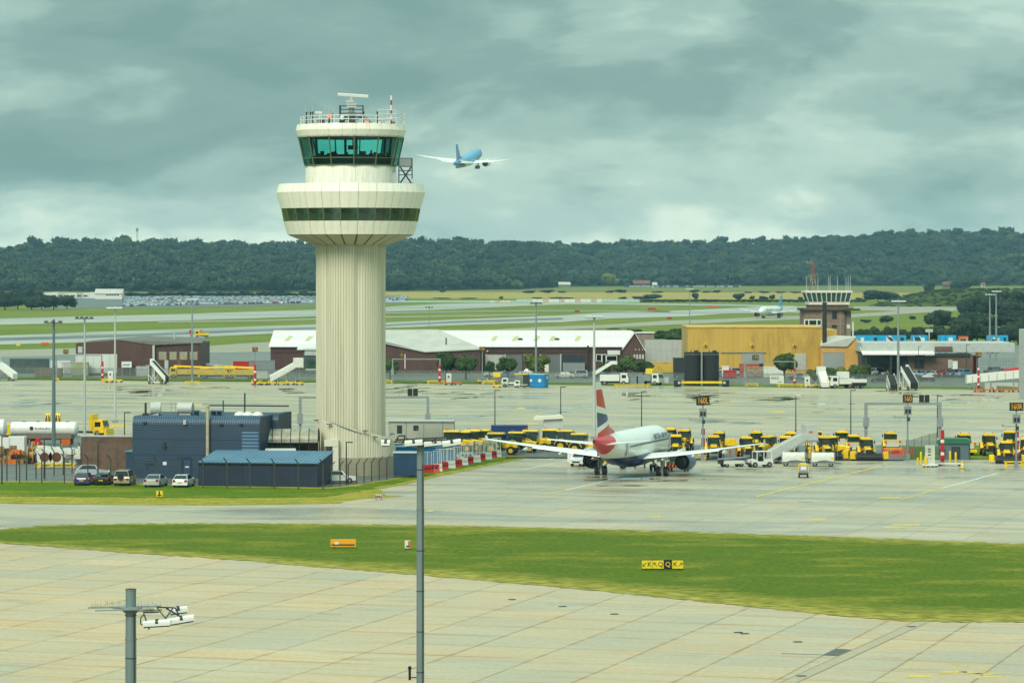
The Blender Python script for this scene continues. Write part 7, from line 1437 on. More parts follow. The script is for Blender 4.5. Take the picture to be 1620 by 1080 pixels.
heap('brown and orange scrap piled at the left of the yard', 25, 732, [MATS['pallet_wood'], ORANGE, mat('rust_pile', (0, 0, 0)), MATS['pallet_wood']], 40, 3.0, 1.2, 1.3, 13)
for i, (x_, y_) in enumerate(((49, 733), (56, 726))):
    t = thing('cable_reel', 'wooden lattice reel in the left yard, %s one' % ('front', 'rear')[i], 'reel', at_px(x_, y_)); WD = mat('reel_wood', (184, 150, 84), .8, var=.2)
    for q in (-.35, .35): MB().cyl((q - .05, 0, 1.1), (q + .05, 0, 1.1), 1.1, None, 16).build('flange', WD, t)
    MB().cyl((-.35, 0, 1.1), (.35, 0, 1.1), .5, None, 12).build('core', WD, t)
for i, x_ in enumerate((72, 91)):
    t = thing('white_drum', 'white drum with rusty opening in the left yard, %s one' % ('left', 'right')[i], 'drum', at_px(x_, 737)); MB().cyl((0, -1, 1.2), (0, 1, 1.2), 1.0, None, 16).cbox(0, 0, 0, 1.5, 1.4, .4).build('shell', WHITE, t, 30); MB().cyl((0, -1.02, 1.2), (0, -1.05, 1.2), .6, None, 14).build('opening', mat('rust_brown', (104, 60, 36), .9), t)
wb = tag(MB().box(-3.2, 3.2, 0, 2.4, .4, 2.6).build('white_container', WHITE, None, loc=at_px(0, 722)), 'white box container at the left edge below the tank', 'container'); MB().box(-3.0, 3.0, .2, 2.2, 0, .4).build('skid', DARK, wb); MB().box(1.2, 1.25, -.03, 0, .5, 2.5).build('door_edge', GREY, wb)
yellow_frame('long yellow rail frame in the left yard', 88, 741, 5.0, 1.4)
# ---- airfield vehicle and blue train of containers on the right
t = truck('small yellow airfield truck on the taxiway above the maroon depot', at_px(319, 534), R(95), LYEL, LYEL, 5, 1.6); MB().box(-.9, .9, -.4, .6, 1.6, 2.6).build('crew_box', ORANGE, t)
tag(MB().cyl((0, 0, 0), (0, 0, 2.2), .12).cbox(0, 0, 2.0, 1.1, .2, 1.2).build('stop_board', RED, None, loc=at_px(302, 537)), 'red board on a post left of the yellow airfield truck', 'sign')
CYAN = mat('cyan_panel', (20, 156, 204), .45, var=.08)
for x0, x1, l_ in ((1350, 1434, 'long cyan container row with white windows right of the old tower'), (1442, 1468, 'short cyan container in the middle of the right-hand row'), (1485, 1513, 'cyan container with dark graphics in the right-hand row'), (1562, 1595, 'cyan covered trailer far right of the row')):
    D = dg(553); t = thing('cyan_container', l_, 'container', (xx(x0, D), D, 0)); w = xx(x1, D) - xx(x0, D); z0, z1 = zz(543, D), zz(530.5, D); n_ = max(1, round(w / 3.6))
    for i in range(n_):
        p_ = MB().box(i * w / n_ + .03, (i + 1) * w / n_ - .03, 0, 2.5, .6, z1).build('module', CYAN, t); MB().box(i * w / n_ + w / n_ * .55, i * w / n_ + w / n_ * .8, -.05, 0, z0 + .6, z1 - .6).build('window', WHITE if i % 2 == 0 else DARK, p_)
    MB().box(0, w, .3, 2.2, 0, .6).build('plinth', DARK, t)
D = dg(553); tag(MB().box(0, xx(1532, D) - xx(1517, D), 0, 2.5, 1, zz(532, D)).build('orange_store', ORANGE, None, loc=(xx(1517, D), D, 0)), 'orange roofed store in the cyan container row', 'container')
tag(MB().cyl((0, 0, 0), (0, 0, zz(521, D)), .2).cbox(0, 0, zz(525, D), 2.2, .3, zz(520, D) - zz(525, D)).build('road_sign', LGREY, None, loc=(xx(1468, D), D - 3, 0)), 'pale board on a dark post amid the cyan row', 'sign')
for i, (x_, y_) in enumerate(((1410, 548), (1452, 548), (1523, 552), (1570, 552))):
    t = covered_stairs('small white stairs parked before the cyan row, %s from left' % ORD[i], at_px(x_, y_ + 6), R(40 - 30 * i), 3.0, 3.5, WHITE, dark=True)
    t['group'] = 'small white stairs in the far right yard'
# ---- landside cars
rr_ = random.Random(21); CARP = {k_: car('x', (0, 0, 0), 0, 'white', k_) for k_ in ('hatch', 'saloon', 'suv')}
spots = [(800, 597, 88), (835, 593, 80), (846, 592, 75), (893, 598, 92), (915, 598, 95), (935, 597, 88), (950, 595, 90), (1392, 605, 86), (1465, 603, 80)] + [(1448 + i * 7.5, 596 - (i % 2) * 2.4, 140) for i in range(11)] + [(1376 + i * 9, 594, 130) for i in range(5)] + [(1452 + i * 8.5, 591.5, 138) for i in range(8)] + [(780, 596, 90), (1085, 600, 90), (1140, 596, 90), (1160, 594, 95), (1262, 600, 90), (1285, 600, 92), (1570, 592, 120), (1590, 592, 120), (1345, 600, 95)]
pn = list(PAINTS)
firstc = set()
for i, (x_, y_, a_) in enumerate(spots):
    k_ = rr_.choice(('hatch', 'saloon', 'hatch', 'suv')); p_ = rr_.choice(('white', 'silver', 'silver', 'blue', 'grey', 'black', 'lightblue', 'white', 'red'))
    where = ('in the yard before the long hangar' if x_ < 960 else 'in the right-hand car park' if x_ > 1340 else 'in the yard before the ochre hangar')
    nth = ORD[sum(1 for q in spots[:i] if (q[0] < 960) == (x_ < 960) and (q[0] > 1340) == (x_ > 1340))] if i < 60 and sum(1 for q in spots[:i] if (q[0] < 960) == (x_ < 960) and (q[0] > 1340) == (x_ > 1340)) < 20 else 'last'
    o = dup(CARP[k_], at_px(x_, y_), R(a_ + rr_.uniform(-8, 8)), '', 'cars parked behind the far fence', None, {PAINTS['white']: PAINTS[p_]})
    rank = sorted(q[0] for q in spots if (q[0] < 960) == (x_ < 960) and (q[0] > 1340) == (x_ > 1340)).index(x_)
    o['label'] = '%s %s, %s from the left %s' % (p_.replace('lightblue', 'pale blue'), {'hatch': 'hatchback', 'saloon': 'saloon', 'suv': 'off-roader'}[k_], ORD[rank], where)
for t in CARP.values():
    for c in list(t.children_recursive): bpy.data.objects.remove(c)
    bpy.data.objects.remove(t)
# ================================================================ vegetation, hills, far car park, air
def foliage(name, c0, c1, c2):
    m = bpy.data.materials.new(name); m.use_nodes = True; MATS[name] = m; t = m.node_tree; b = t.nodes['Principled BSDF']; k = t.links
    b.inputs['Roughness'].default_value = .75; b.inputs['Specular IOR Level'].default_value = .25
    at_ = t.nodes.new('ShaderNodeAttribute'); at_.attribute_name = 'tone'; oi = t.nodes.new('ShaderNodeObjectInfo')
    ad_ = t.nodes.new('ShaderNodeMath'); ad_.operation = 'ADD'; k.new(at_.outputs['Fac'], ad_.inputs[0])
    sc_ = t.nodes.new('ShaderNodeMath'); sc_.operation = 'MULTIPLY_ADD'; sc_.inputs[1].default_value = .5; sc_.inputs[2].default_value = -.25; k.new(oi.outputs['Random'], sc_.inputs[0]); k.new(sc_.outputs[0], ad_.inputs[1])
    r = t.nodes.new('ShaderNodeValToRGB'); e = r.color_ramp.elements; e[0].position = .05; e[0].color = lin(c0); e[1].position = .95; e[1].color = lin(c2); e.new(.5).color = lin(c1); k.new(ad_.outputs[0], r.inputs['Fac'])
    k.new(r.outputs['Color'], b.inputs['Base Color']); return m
LEAF = foliage('leaf_green', (38, 58, 26), (60, 82, 34), (92, 108, 46))
LEAFY = foliage('leaf_yellow_green', (72, 84, 34), (104, 112, 44), (128, 130, 58))
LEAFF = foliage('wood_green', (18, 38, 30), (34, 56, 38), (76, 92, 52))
BARK = mat('bark', (74, 62, 50), .9, var=.3, scale=2)
def ico(sub):
    b = bmesh.new(); bmesh.ops.create_icosphere(b, subdivisions=sub, radius=1.0); v = np.array([q.co[:] for q in b.verts]); f = np.array([[w.index for w in q.verts] for q in b.faces]); b.free(); return v, f
IV2, IF2 = ico(2); IV1, IF1 = ico(1)
def crown_np(seed, nleaf, leaf, lobes=7, flat=.85, hull=True, coarse=False):
    IV, IF_ = (IV1, IF1) if coarse else (IV2, IF2)
    # unit crown: lumpy cluster of lobes covered with leaf-sized quads; returns verts, tris, tone
    rg = np.random.RandomState(seed); V = []; T = []; tone = []; n0 = 0
    C = [np.zeros(3)]; Rd = [.62]
    for i in range(lobes):
        a = 2 * np.pi * (i + rg.uniform(-.3, .3)) / lobes; rr = rg.uniform(.35, .6); C.append(np.array([np.cos(a) * rr, np.sin(a) * rr, rg.uniform(-.35, .5)])); Rd.append(rg.uniform(.32, .5))
    C = np.array(C); Rd = np.array(Rd)
    if hull:
        for c, r in zip(C, Rd):
            d = 1 + .12 * rg.randn(len(IV), 1); v = (IV * d * r * .86 + c) * [1, 1, flat]; V.append(v); T.append(IF_ + n0); n0 += len(v); tone += [rg.uniform(.0, .25)] * len(IF_)  # hull tone kept low: shade inside the crown put into the colour
    pr = Rd ** 2 / (Rd ** 2).sum(); which = rg.choice(len(C), nleaf, p=pr)
    nrm = rg.randn(nleaf, 3); nrm /= np.linalg.norm(nrm, axis=1)[:, None]
    nrm[:, 2] = np.abs(nrm[:, 2]) * np.where(rg.rand(nleaf) < .8, 1, -1)
    pos = C[which] + nrm * (Rd[which] * rg.uniform(.82, 1.08, nleaf))[:, None]; pos *= [1, 1, flat]
    nr = nrm + .55 * rg.randn(nleaf, 3); nr /= np.linalg.norm(nr, axis=1)[:, None]
    u = np.cross(nr, rg.randn(nleaf, 3)); u /= np.linalg.norm(u, axis=1)[:, None]; w = np.cross(nr, u)
    sz = leaf * rg.uniform(.6, 1.4, (nleaf, 1)); q = np.stack([pos - u * sz, pos - w * sz * .8, pos + u * sz, pos + w * sz * .8], 1).reshape(-1, 3)
    V.append(q); ix = np.arange(nleaf) * 4 + n0; T.append(np.stack([ix, ix + 1, ix + 2], 1)); T.append(np.stack([ix, ix + 2, ix + 3], 1))
    lt = np.clip(.45 + .22 * rg.randn(nleaf) + .25 * pos[:, 2], 0, 1); tone += list(lt) + list(lt)  # leaf tone rises with height: lit crown tops put into the colour
    return np.concatenate(V), np.concatenate(T), np.array(tone)
def np_mesh(name, V, T, tone, m):
    me = bpy.data.meshes.new(name); me.vertices.add(len(V)); me.vertices.foreach_set('co', V.astype(np.float32).ravel())
    me.loops.add(len(T) * 3); me.loops.foreach_set('vertex_index', T.astype(np.int32).ravel())
    me.polygons.add(len(T)); me.polygons.foreach_set('loop_start', np.arange(0, len(T) * 3, 3, dtype=np.int32)); me.polygons.foreach_set('loop_total', np.full(len(T), 3, dtype=np.int32))
    me.update(calc_edges=True); a = me.attributes.new('tone', 'FLOAT', 'FACE'); a.data.foreach_set('value', tone.astype(np.float32)); me.materials.append(m); return me
# ---- individual trees near the hangars
def tree_mesh(seed, m, nl=1500):
    V, T, tn_ = crown_np(seed, nl, .062, 8); return np_mesh('crown', V, T, tn_, m)
CROWNS = [tree_mesh(s_, LEAF) for s_ in (1, 2, 3)]; CROWNY = tree_mesh(4, LEAFY); CROWNF = [tree_mesh(s_, LEAFF, 900) for s_ in (5, 6, 7)]
trunk_me = MB().cyl((0, 0, 0), (.02, 0, .5), .05, .035, 8).cyl((.02, 0, .45), (.2, .05, .8), .022, .01, 5).cyl((.02, 0, .4), (-.2, -.04, .75), .02, .01, 5).cyl((.02, 0, .5), (.0, .1, .85), .024, .01, 5).mesh('trunk', BARK)
def tree(label, x, yb, yt, wpx, me=None, group=None, name='tree', lowc=.18):
    D = dg(yb); h = zz(yt, D); w = wpx * D / FOC
    t = thing(name, label, 'tree' if name == 'tree' else 'bush', (xx(x, D), D, 0), random.uniform(0, 6.28), group)
    c = obj('crown', me or random.choice(CROWNS), t, (0, 0, h * (lowc + (1 - lowc) / 2))); k_ = 1.0
    c.scale = (w / 1.75, w / 1.75, h * (1 - lowc) / 1.5); c.rotation_euler = (0, 0, random.uniform(0, 6.28))
    q = obj('trunk', trunk_me, t); q.scale = (h * .8, h * .8, h * .9); return t
for x_, b_, t_, w_, l_, m_ in ((617, 601, 562, 30, 'dark tree just right of the tower shaft', None), (706, 600, 552, 36, 'left of two joined trees before the annex', None), (737, 600, 556, 40, 'right of two joined trees before the annex', None), (775, 599, 568, 17, 'small slim tree right of the 172R sign', None), (803, 600, 561, 36, 'round dark tree before the long hangar', None), (846, 599, 560, 42, 'yellow-green tree behind the blue container', CROWNY), (990, 597, 563, 40, 'dark tree right of the airliner fin', None), (1018, 598, 567, 38, 'dark tree left of the yellow store bay', None), (1241, 601, 554, 40, 'round dark tree before the ochre hangar', None), (958, 596, 574, 18, 'small dark bush tree behind the pale mast', None)):
    tree(l_, x_, b_, t_, w_, m_, 'trees before the hangars')
for i, (x_, b_, t_, w_) in enumerate(((1290, 603, 583, 26), (1308, 603, 577, 34), (1328, 602, 580, 26), (1352, 602, 572, 28), (1368, 602, 574, 26))): tree('shrub before the ochre annex, %s from left' % ORD[i], x_, b_, t_, w_, CROWNY if i in (0, 2) else None, 'shrubs before the ochre annex', 'shrub', .02)
for i, (x_, b_, t_, w_) in enumerate(((972, 528, 517, 26), (1003, 527, 519, 30), (1052, 538, 520, 34), (1075, 537, 517, 36), (1066, 540, 524, 30), (1040, 538, 523, 26))): tree('scrub bush above the hangar roofs, %s of six' % ORD[i], x_, b_, t_, w_, None, 'scrub bushes behind the hangars', 'shrub', .02)
rr_ = random.Random(5); wood = []
for i in range(16): wood.append((1350 + i * 7, 541 - rr_.uniform(0, 6), rr_.uniform(514, 524), rr_.uniform(16, 26)))
for i in range(14): wood.append((1455 + i * 13, 545 - rr_.uniform(0, 5), rr_.uniform(506, 519), rr_.uniform(26, 38)))
for i in range(12): wood.append((1478 + i * 14, 522 - rr_.uniform(0, 5), rr_.uniform(486, 500), rr_.uniform(32, 46)))
for i in range(8): wood.append((1530 + i * 14, 506 - rr_.uniform(0, 4), rr_.uniform(462, 480), rr_.uniform(34, 48)))
wood += [(1402, 512, 499, 22), (1444, 506, 499, 12), (1370, 511, 505, 20), (1490, 510, 489, 30), (1612, 500, 458, 44), (1580, 500, 455, 46)]
wood.sort(key=lambda q: q[0])
for i, (x_, b_, t_, w_) in enumerate(wood): tree('leafy green tree in the thick wood at the right behind the cyan row', x_, b_, t_, w_, random.choice(CROWNF), 'trees of the right-hand wood', 'tree', .02)
for i, (x_, b_, t_, w_) in enumerate(((8, 490, 458, 40), (28, 489, 462, 34), (50, 490, 466, 34), (66, 489, 470, 26), (85, 490, 467, 34), (106, 489, 466, 32), (-6, 490, 455, 30), (35, 482, 455, 36), (58, 480, 458, 30))): tree('tree of the clump by the far car park, %s planted' % ORD[i], x_, b_, t_, w_, random.choice(CROWNF), 'tree clump at far left', 'tree', .02)
hb = []
for i in range(26): hb.append((205 + i * 12 + rr_.uniform(-4, 4), 470.5, rr_.uniform(457.5, 463), rr_.uniform(14, 24)))
for x_, b_, t_, w_ in ((700, 463, 458.5, 12), (838, 464, 459, 22), (865, 464, 458, 24), (890, 463.5, 460, 14), (965, 463.5, 459, 16), (982, 464, 457.5, 20), (1040, 464, 460, 20), (1100, 463, 457.5, 16), (1118, 463.5, 460, 14), (1134, 463.5, 458.5, 14), (1184, 464, 461, 14), (1208, 464, 460, 18), (1235, 464, 460.5, 16), (1258, 464, 460.5, 18), (1100, 475, 462.5, 11), (1168, 475.5, 463.5, 20), (1190, 475, 467, 9), (1208, 475, 467.5, 18), (1222, 475, 465, 10), (1266, 475, 469, 9), (793, 474, 468, 7), (1032, 474.5, 465, 30), (1010, 474.5, 468, 24), (985, 474, 469, 16), (1388, 477, 458.5, 46), (1410, 477, 460, 34), (1471, 463, 444, 20), (1515, 463, 441, 24), (1530, 461, 434, 30), (1360, 476, 470, 16), (880, 473, 469.5, 26), (900, 473, 470, 20), (850, 473, 470, 20), (740, 473, 470.5, 30), (700, 473, 470.5, 30)): hb.append((x_, b_, t_, w_))
hb.sort(key=lambda q: q[0])
for i, (x_, b_, t_, w_) in enumerate(hb): tree('dark rounded bush in the distant hedgerows beyond the airfield', x_, b_, t_, w_, random.choice(CROWNF), 'distant hedgerow bushes', 'bush', .02)
for i in range(34): tree('low dark shrub in the hedge line under the far airfield fence', 1018 + i * 10.5, 478.6, 473.2 + rr_.uniform(-.6, .6), 13, random.choice(CROWNF), 'hedge along the far boundary', 'bush', .02)
# ---- hill and far wood
def front_y(x): return np.interp(x, [-200, 100, 420, 560, 640, 820, 900, 1000, 1800], [461, 461, 461.5, 461, 460, 458, 453.5, 452.5, 452])
def sky_y(x): return np.interp(x, [-200, 0, 40, 100, 160, 240, 320, 380, 440, 500, 620, 700, 760, 850, 950, 1040, 1100, 1180, 1300, 1400, 1450, 1560, 1620, 1800], [398, 395, 390, 383, 381, 379, 383, 385, 388, 388, 386, 381, 383, 386, 388, 385, 383, 380, 374, 370, 369, 368, 367, 366])
def hill_z(x, D):
    f = FOC * EYE / (front_y(x) - HOR); r = f + 1150.0; zr_ = EYE + (HOR - sky_y(x)) * r / FOC - 11.0
    t_ = np.clip((D - f - 20) / (r - f), 0, 1.35); s_ = np.clip(t_, 0, 1)
    return zr_ * (.55 * s_ + .45 * s_ * s_ * (3 - 2 * s_)) * 1.0 - .2 + s_ * 4.5 * np.sin(x * .021 + D * .011) * np.sin(D * .017 + x * .009), f, r
nx, nd = 90, 40; P = []
for j in range(nd):
    for i in range(nx):
        x_ = -350 + i * (2320 / (nx - 1)); f_, r_ = hill_z(x_, 0)[1:]; D = f_ - 60 + (j / (nd - 1)) * 2600; P.append((xx(x_, D), D, float(hill_z(x_, D)[0])))
hill = struct(MB().add(P, [(j * nx + i, j * nx + i + 1, (j + 1) * nx + i + 1, (j + 1) * nx + i) for j in range(nd - 1) for i in range(nx - 1)]).build('hill', turf('hill_floor', (44, 56, 28), (60, 66, 34), .3, .02), None, True))
rg = np.random.RandomState(3); prot = [crown_np(20 + i, 130, .11, 5, .8, True, True) for i in range(8)]
VV, TT, TN = [], [], []; n0 = 0; cnt = 0
for j in range(105):
    for i in range(150):
        x_ = -60 + (i + rg.uniform(-.5, .5)) * 1740 / 150; zf = hill_z(x_, 0); dd = (j + rg.uniform(-.5, .5)) / 105
        D = zf[1] + 10 + dd * 1200
        if rg.rand() < .74: continue
        v, f_, tn_ = prot[rg.randint(8)]; z0 = float(hill_z(x_, D)[0]); X = xx(x_, D)
        big = rg.rand(); w = rg.uniform(7.0, 14.5); h = w * rg.uniform(.75, 1.05) * (1.2 if big > .93 else 1)
        a = rg.uniform(0, 6.28); ca, sa = np.cos(a), np.sin(a)
        q = v * [w, w, h]; q = np.stack([q[:, 0] * ca - q[:, 1] * sa + X, q[:, 0] * sa + q[:, 1] * ca + D, q[:, 2] + z0 + h * .62], 1)
        VV.append(q); TT.append(f_ + n0); n0 += len(v); TN.append(np.clip(tn_ * .8 + rg.normal(0, .2), 0, 1)); cnt += 1
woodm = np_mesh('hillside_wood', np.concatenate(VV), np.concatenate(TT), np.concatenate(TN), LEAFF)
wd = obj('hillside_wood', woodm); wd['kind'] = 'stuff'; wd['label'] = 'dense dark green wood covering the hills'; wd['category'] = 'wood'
lt_ = tree('pale green spreading willow standing out against the far wood', 965, 453, 432, 26, CROWNY, None, 'tree', .02)
# ---- scrub mound at the right
mp_ = [(1385, 482), (1410, 474), (1440, 466), (1470, 460), (1500, 457.5), (1560, 457), (1650, 456)]
P = []; F = []; n_ = 40
for j, (dd, k_) in enumerate(((0, 0), (12, .35), (30, .8), (50, 1), (80, .9), (120, 0))):
    for i in range(n_):
        x_ = 1375 + i * 290 / (n_ - 1); D = 2050 + dd; top = np.interp(x_, [p[0] for p in mp_], [p[1] for p in mp_]); h = max(0.0, zz(top, 2100) - 0.0)
        P.append((xx(x_, D), D, h * k_ + rr_.uniform(-.3, .3) - .2))
for j in range(5):
    for i in range(n_ - 1): F.append((j * n_ + i, j * n_ + i + 1, (j + 1) * n_ + i + 1, (j + 1) * n_ + i))
struct(MB().add(P, F).build('mound', turf('scrub_turf', (66, 82, 40), (88, 92, 50), .5, .05), None, True))
VV, TT, TN = [], [], []; n0 = 0
for i in range(420):
    x_ = rg.uniform(1385, 1640); dd = rg.uniform(0, 60); D = 2050 + dd; top = np.interp(x_, [p[0] for p in mp_], [p[1] for p in mp_]); z0 = max(0, zz(top, 2100)) * np.interp(dd, [0, 12, 30, 50, 60], [0, .35, .8, 1, 1])
    v, f_, tn_ = prot[rg.randint(8)]; w, h = rg.uniform(.9, 2.4), rg.uniform(.5, 1.3); VV.append(v * [w, w, h] + [xx(x_, D), D, z0]); TT.append(f_ + n0); n0 += len(v); TN.append(np.clip(tn_ + rg.uniform(-.1, .35), 0, 1))
sm = obj('mound_scrub', np_mesh('mound_scrub', np.concatenate(VV), np.concatenate(TT), np.concatenate(TN), LEAFF)); sm['kind'] = 'stuff'; sm['label'] = 'low scrub covering the grassy mound at right'; sm['category'] = 'scrub'
# ---- distant houses and mast
def house(label, x, yb, yt, wpx, wallm, roofm):
    D = dg(yb) - 30; w = wpx * D / FOC; h = max(4, zz(yt, D)); t = thing('distant_house', label, 'house', (xx(x, D), D, 0))
    MB().prism([(0, 0), (0, h * .55), (4, h * .95), (8, h * .55), (8, 0)], -w / 2, w / 2, 'x').build('wall', wallm, t); MB().prism([(-.5, h * .52), (4, h), (8.5, h * .52), (8.5, h * .58), (4, h * 1.06), (-.5, h * .58)], -w / 2 - .4, w / 2 + .4, 'x').build('roof', roofm, t)
    for q in (-.3, .0, .3): MB().box(w * q - .6, w * q + .6, -.1, 0, h * .2, h * .4).build('window', GLASSD, t)
    MB().cbox(w * .3, 4, h * .9, 1, 1, 2).build('chimney', BRICK, t)
TILE = mat('red_tile', (112, 74, 62), .8, var=.2)
house('long red-tiled house at the foot of the far wood', 1015, 454, 444, 26, BRICK, TILE); house('small white cottage beside the red-tiled house', 1036, 454.5, 447, 7, WHITE, LGREY); house('red-roofed house among trees at the far right', 1499, 455, 446, 14, BRICK, TILE); house('small white house at the edge of the far right wood', 1556, 453.6, 447, 6, WHITE, TILE); house('pale hut left of the willow before the wood', 893, 454.5, 446.5, 18, mat('sage_wall', (132, 140, 110), .7), ROOFG)
Dm = 4250; zb_ = float(hill_z(217, Dm)[0]); lm = thing('hilltop_mast', 'thin lattice mast rising from the wooded ridge at left', 'mast', (xx(217, Dm), Dm, zb_))
ht = zz(361, Dm) - zb_
b = MB()
for q in (0, 2.1, 4.2): b.cyl((1.2 * math.cos(q), 1.2 * math.sin(q), 0), (.8 * math.cos(q), .8 * math.sin(q), ht), .3, .22, 4)
for i in range(10): b.tube([(-1, 0, ht * i / 10), (1, 0, ht * (i + 1) / 10)], .15, 4)
b.build('lattice', GALV, lm); MB().cbox(0, 0, ht - 4, 3.0, 2.4, 4).build('antenna_head', GREY, lm)
# ---- far car park: nearest rows are cars of their own, the mass behind is one piece
FCAR = bpy.data.materials.new('far_car_paint'); FCAR.use_nodes = True; t_ = FCAR.node_tree; b_ = t_.nodes['Principled BSDF']; b_.inputs['Roughness'].default_value = .25
at_ = t_.nodes.new('ShaderNodeAttribute'); at_.attribute_name = 'tone'; oi = t_.nodes.new('ShaderNodeObjectInfo'); ad_ = t_.nodes.new('ShaderNodeMath'); ad_.operation = 'ADD'; t_.links.new(at_.outputs['Fac'], ad_.inputs[0]); t_.links.new(oi.outputs['Random'], ad_.inputs[1])
fr_ = t_.nodes.new('ShaderNodeMath'); fr_.operation = 'FRACT'; t_.links.new(ad_.outputs[0], fr_.inputs[0]); r_ = t_.nodes.new('ShaderNodeValToRGB'); r_.color_ramp.interpolation = 'CONSTANT'; e = r_.color_ramp.elements
e[0].position = 0; e[0].color = lin((150, 156, 158)); e[1].position = .22; e[1].color = lin((140, 150, 156))
for p_, c_ in ((.5, (52, 60, 68)), (.68, (26, 28, 32)), (.8, (46, 60, 96)), (.9, (110, 34, 34)), (.95, (186, 190, 190))): e.new(p_).color = lin(c_)
t_.links.new(fr_.outputs[0], r_.inputs['Fac']); t_.links.new(r_.outputs['Color'], b_.inputs['Base Color'])
fc = MB().loft([[(s_, y, z) for y, z in ((-2.1, .3), (-2.1, .9), (1.0, .92), (2.05, .7), (2.1, .3))] for s_ in (-.85, .85)]).loft([[(s_ * k_, y, z) for (y, z, k_) in ((-1.9, .9, .82), (-1.3, 1.42, .68), (.3, 1.42, .68), (1.0, .92, .82))] for s_ in (-1, 1)])
fcm = fc.mesh('parked_car', FCAR)
gw_ = MB()
for a_, b2 in (((-1.92, .95), (-1.42, 1.36)), ((.95, .98), (.38, 1.38))): gw_.add([(-.66, a_[0] + (.03 if a_[0] > 0 else -.03), a_[1]), (.66, a_[0] + (.03 if a_[0] > 0 else -.03), a_[1]), (.6, b2[0] + (.03 if a_[0] > 0 else -.03), b2[1]), (-.6, b2[0] + (.03 if a_[0] > 0 else -.03), b2[1])], [(0, 1, 2, 3)])
for s_ in (-1, 1): gw_.add([(s_ * .83, -1.5, .97), (s_ * .83, .7, .97), (s_ * .72, .2, 1.36), (s_ * .72, -1.2, 1.36)], [(0, 1, 2, 3)])
gwm = gw_.mesh('glass', GLASSD)
fv = np.array([q.co[:] for q in fcm.vertices]); fcm.calc_loop_triangles(); ft = np.array([q.vertices[:] for q in fcm.loop_triangles]); VV, TT, TN = [], [], []; n0 = 0; ind = 0
for row_ in range(52):
    D0_ = 2045 + row_ * 10.2
    for c in range(70):
        x_px = 196 + c * 6.4 + rg.uniform(-.5, .5) + (row_ * 2.3) % 6.4; D = D0_ + max(0, (x_px - 200)) * .62 + (3 if row_ % 2 else 0)
        if rg.rand() < .12 or D > 2620: continue
        if 497 < x_px < 612: continue
        if row_ < 5 and ind < 255 and x_px < 640:
            tag(obj('parked_car', fcm, None, (xx(x_px, D), D, 0), R(rg.choice((0, 180)) + rg.uniform(-4, 4))), 'small parked car in the front rows of the distant airport car park', 'car', 'cars in the distant car park'); ind += 1; continue
        a = R(rg.uniform(-5, 5)); q = fv.copy(); q = np.stack([q[:, 0] * np.cos(a) - q[:, 1] * np.sin(a) + xx(x_px, D), q[:, 0] * np.sin(a) + q[:, 1] * np.cos(a) + D, q[:, 2]], 1); VV.append(q); TT.append(ft + n0); n0 += len(fv); TN.append(np.full(len(ft), rg.rand()))
o = obj('car_park_mass', np_mesh('car_park_mass', np.concatenate(VV), np.concatenate(TT), np.concatenate(TN), FCAR)); o['kind'] = 'stuff'; o['label'] = 'mass of parked cars filling the distant car park'; o['category'] = 'cars'
VV, TT, TN = [], [], []; n0 = 0
for i in range(70):
    x_ = 990 + i * 2.6; D = dg(454.6) + rg.uniform(-20, 20); q = fv * [2.0, 1, 1.3]; VV.append(q + [xx(x_, D), D, 0]); TT.append(ft + n0); n0 += len(fv); TN.append(np.full(len(ft), rg.rand()))
o = obj('roadside_cars', np_mesh('roadside_cars', np.concatenate(VV), np.concatenate(TT), np.concatenate(TN), FCAR)); o['kind'] = 'stuff'; o['label'] = 'thin line of parked vehicles below the far wood'; o['category'] = 'cars'
# fence before the far car park
cf = thing('car_park_fence', 'thin grey fence in front of the distant car park', 'fence', (0, 0, 0))
for i in range(60):
    a = Vector(g(60 + i * 7, 488 - i * .12)); MB().cyl(a, a + Vector((0, 0, 2.6)), .09, None, 4).build('post', GREY, cf)
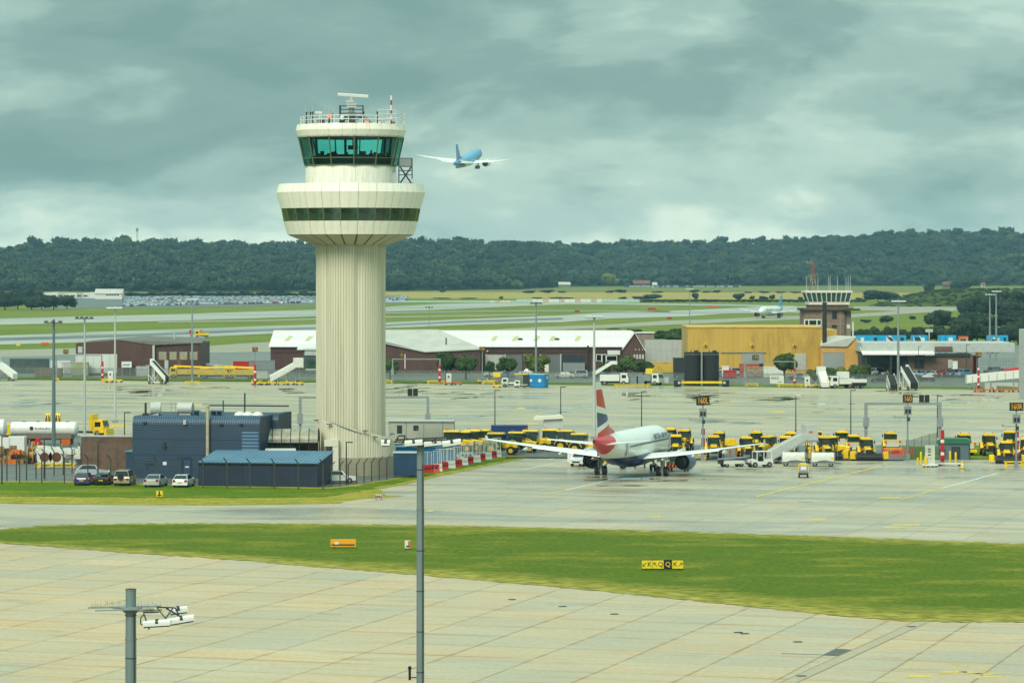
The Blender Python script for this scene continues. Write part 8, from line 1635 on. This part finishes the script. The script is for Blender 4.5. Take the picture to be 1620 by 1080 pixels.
# ---- standing water on the far apron and the stand
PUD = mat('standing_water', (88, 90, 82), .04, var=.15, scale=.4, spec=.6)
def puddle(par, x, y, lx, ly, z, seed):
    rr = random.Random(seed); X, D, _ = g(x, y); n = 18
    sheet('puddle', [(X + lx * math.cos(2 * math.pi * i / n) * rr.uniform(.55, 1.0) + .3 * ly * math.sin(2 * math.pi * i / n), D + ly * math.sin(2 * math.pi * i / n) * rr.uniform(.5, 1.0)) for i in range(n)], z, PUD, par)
rp_ = random.Random(31); ns = 0
for cx_, cy_, sx_, sy_, n_ in ((215, 618, 60, 7, 16), (330, 612, 40, 5, 7), (450, 618, 30, 6, 7), (655, 616, 45, 8, 12), (760, 625, 50, 8, 8), (1005, 625, 30, 8, 8), (1118, 627, 36, 12, 16), (1240, 634, 34, 8, 10), (1310, 645, 60, 8, 7), (1420, 622, 30, 5, 7), (1545, 630, 50, 9, 10), (60, 640, 60, 12, 8), (880, 650, 80, 12, 8), (1180, 668, 60, 5, 6)):
    for i in range(n_): puddle(apron, cx_ + rp_.gauss(0, sx_ * .5), max(606, min(670, cy_ + rp_.gauss(0, sy_ * .5))), rp_.uniform(.8, 3.2), rp_.uniform(1.2, 5.0), .003, ns); ns += 1
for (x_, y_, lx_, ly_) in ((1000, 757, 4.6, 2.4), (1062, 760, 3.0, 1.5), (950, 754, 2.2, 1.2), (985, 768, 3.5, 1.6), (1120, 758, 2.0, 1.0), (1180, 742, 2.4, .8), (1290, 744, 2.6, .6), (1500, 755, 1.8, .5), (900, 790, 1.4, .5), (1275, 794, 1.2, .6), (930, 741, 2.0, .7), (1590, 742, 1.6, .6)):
    puddle(stand, x_, y_, lx_, ly_, .009, ns); ns += 1  # wet patches; the dark ones beneath the airliner also paint in contact shade
# ---- air: thin haze over the whole place
hzb = MB().box(-2600, 2600, -40, 7000, -1.5, 114).build('haze', None); hzb['kind'] = 'stuff'; hzb['label'] = 'thin even haze in the air'; hzb['category'] = 'haze'
hm = bpy.data.materials.new('haze_air'); hm.use_nodes = True; t_ = hm.node_tree; t_.nodes.clear(); pv = t_.nodes.new('ShaderNodeVolumePrincipled'); pv.inputs['Color'].default_value = (.46, .80, 1.0, 1); pv.inputs['Density'].default_value = .00006; pv.inputs['Anisotropy'].default_value = .2
oo = t_.nodes.new('ShaderNodeOutputMaterial'); t_.links.new(pv.outputs[0], oo.inputs['Volume']); hzb.data.materials.append(hm)
finish_texts()
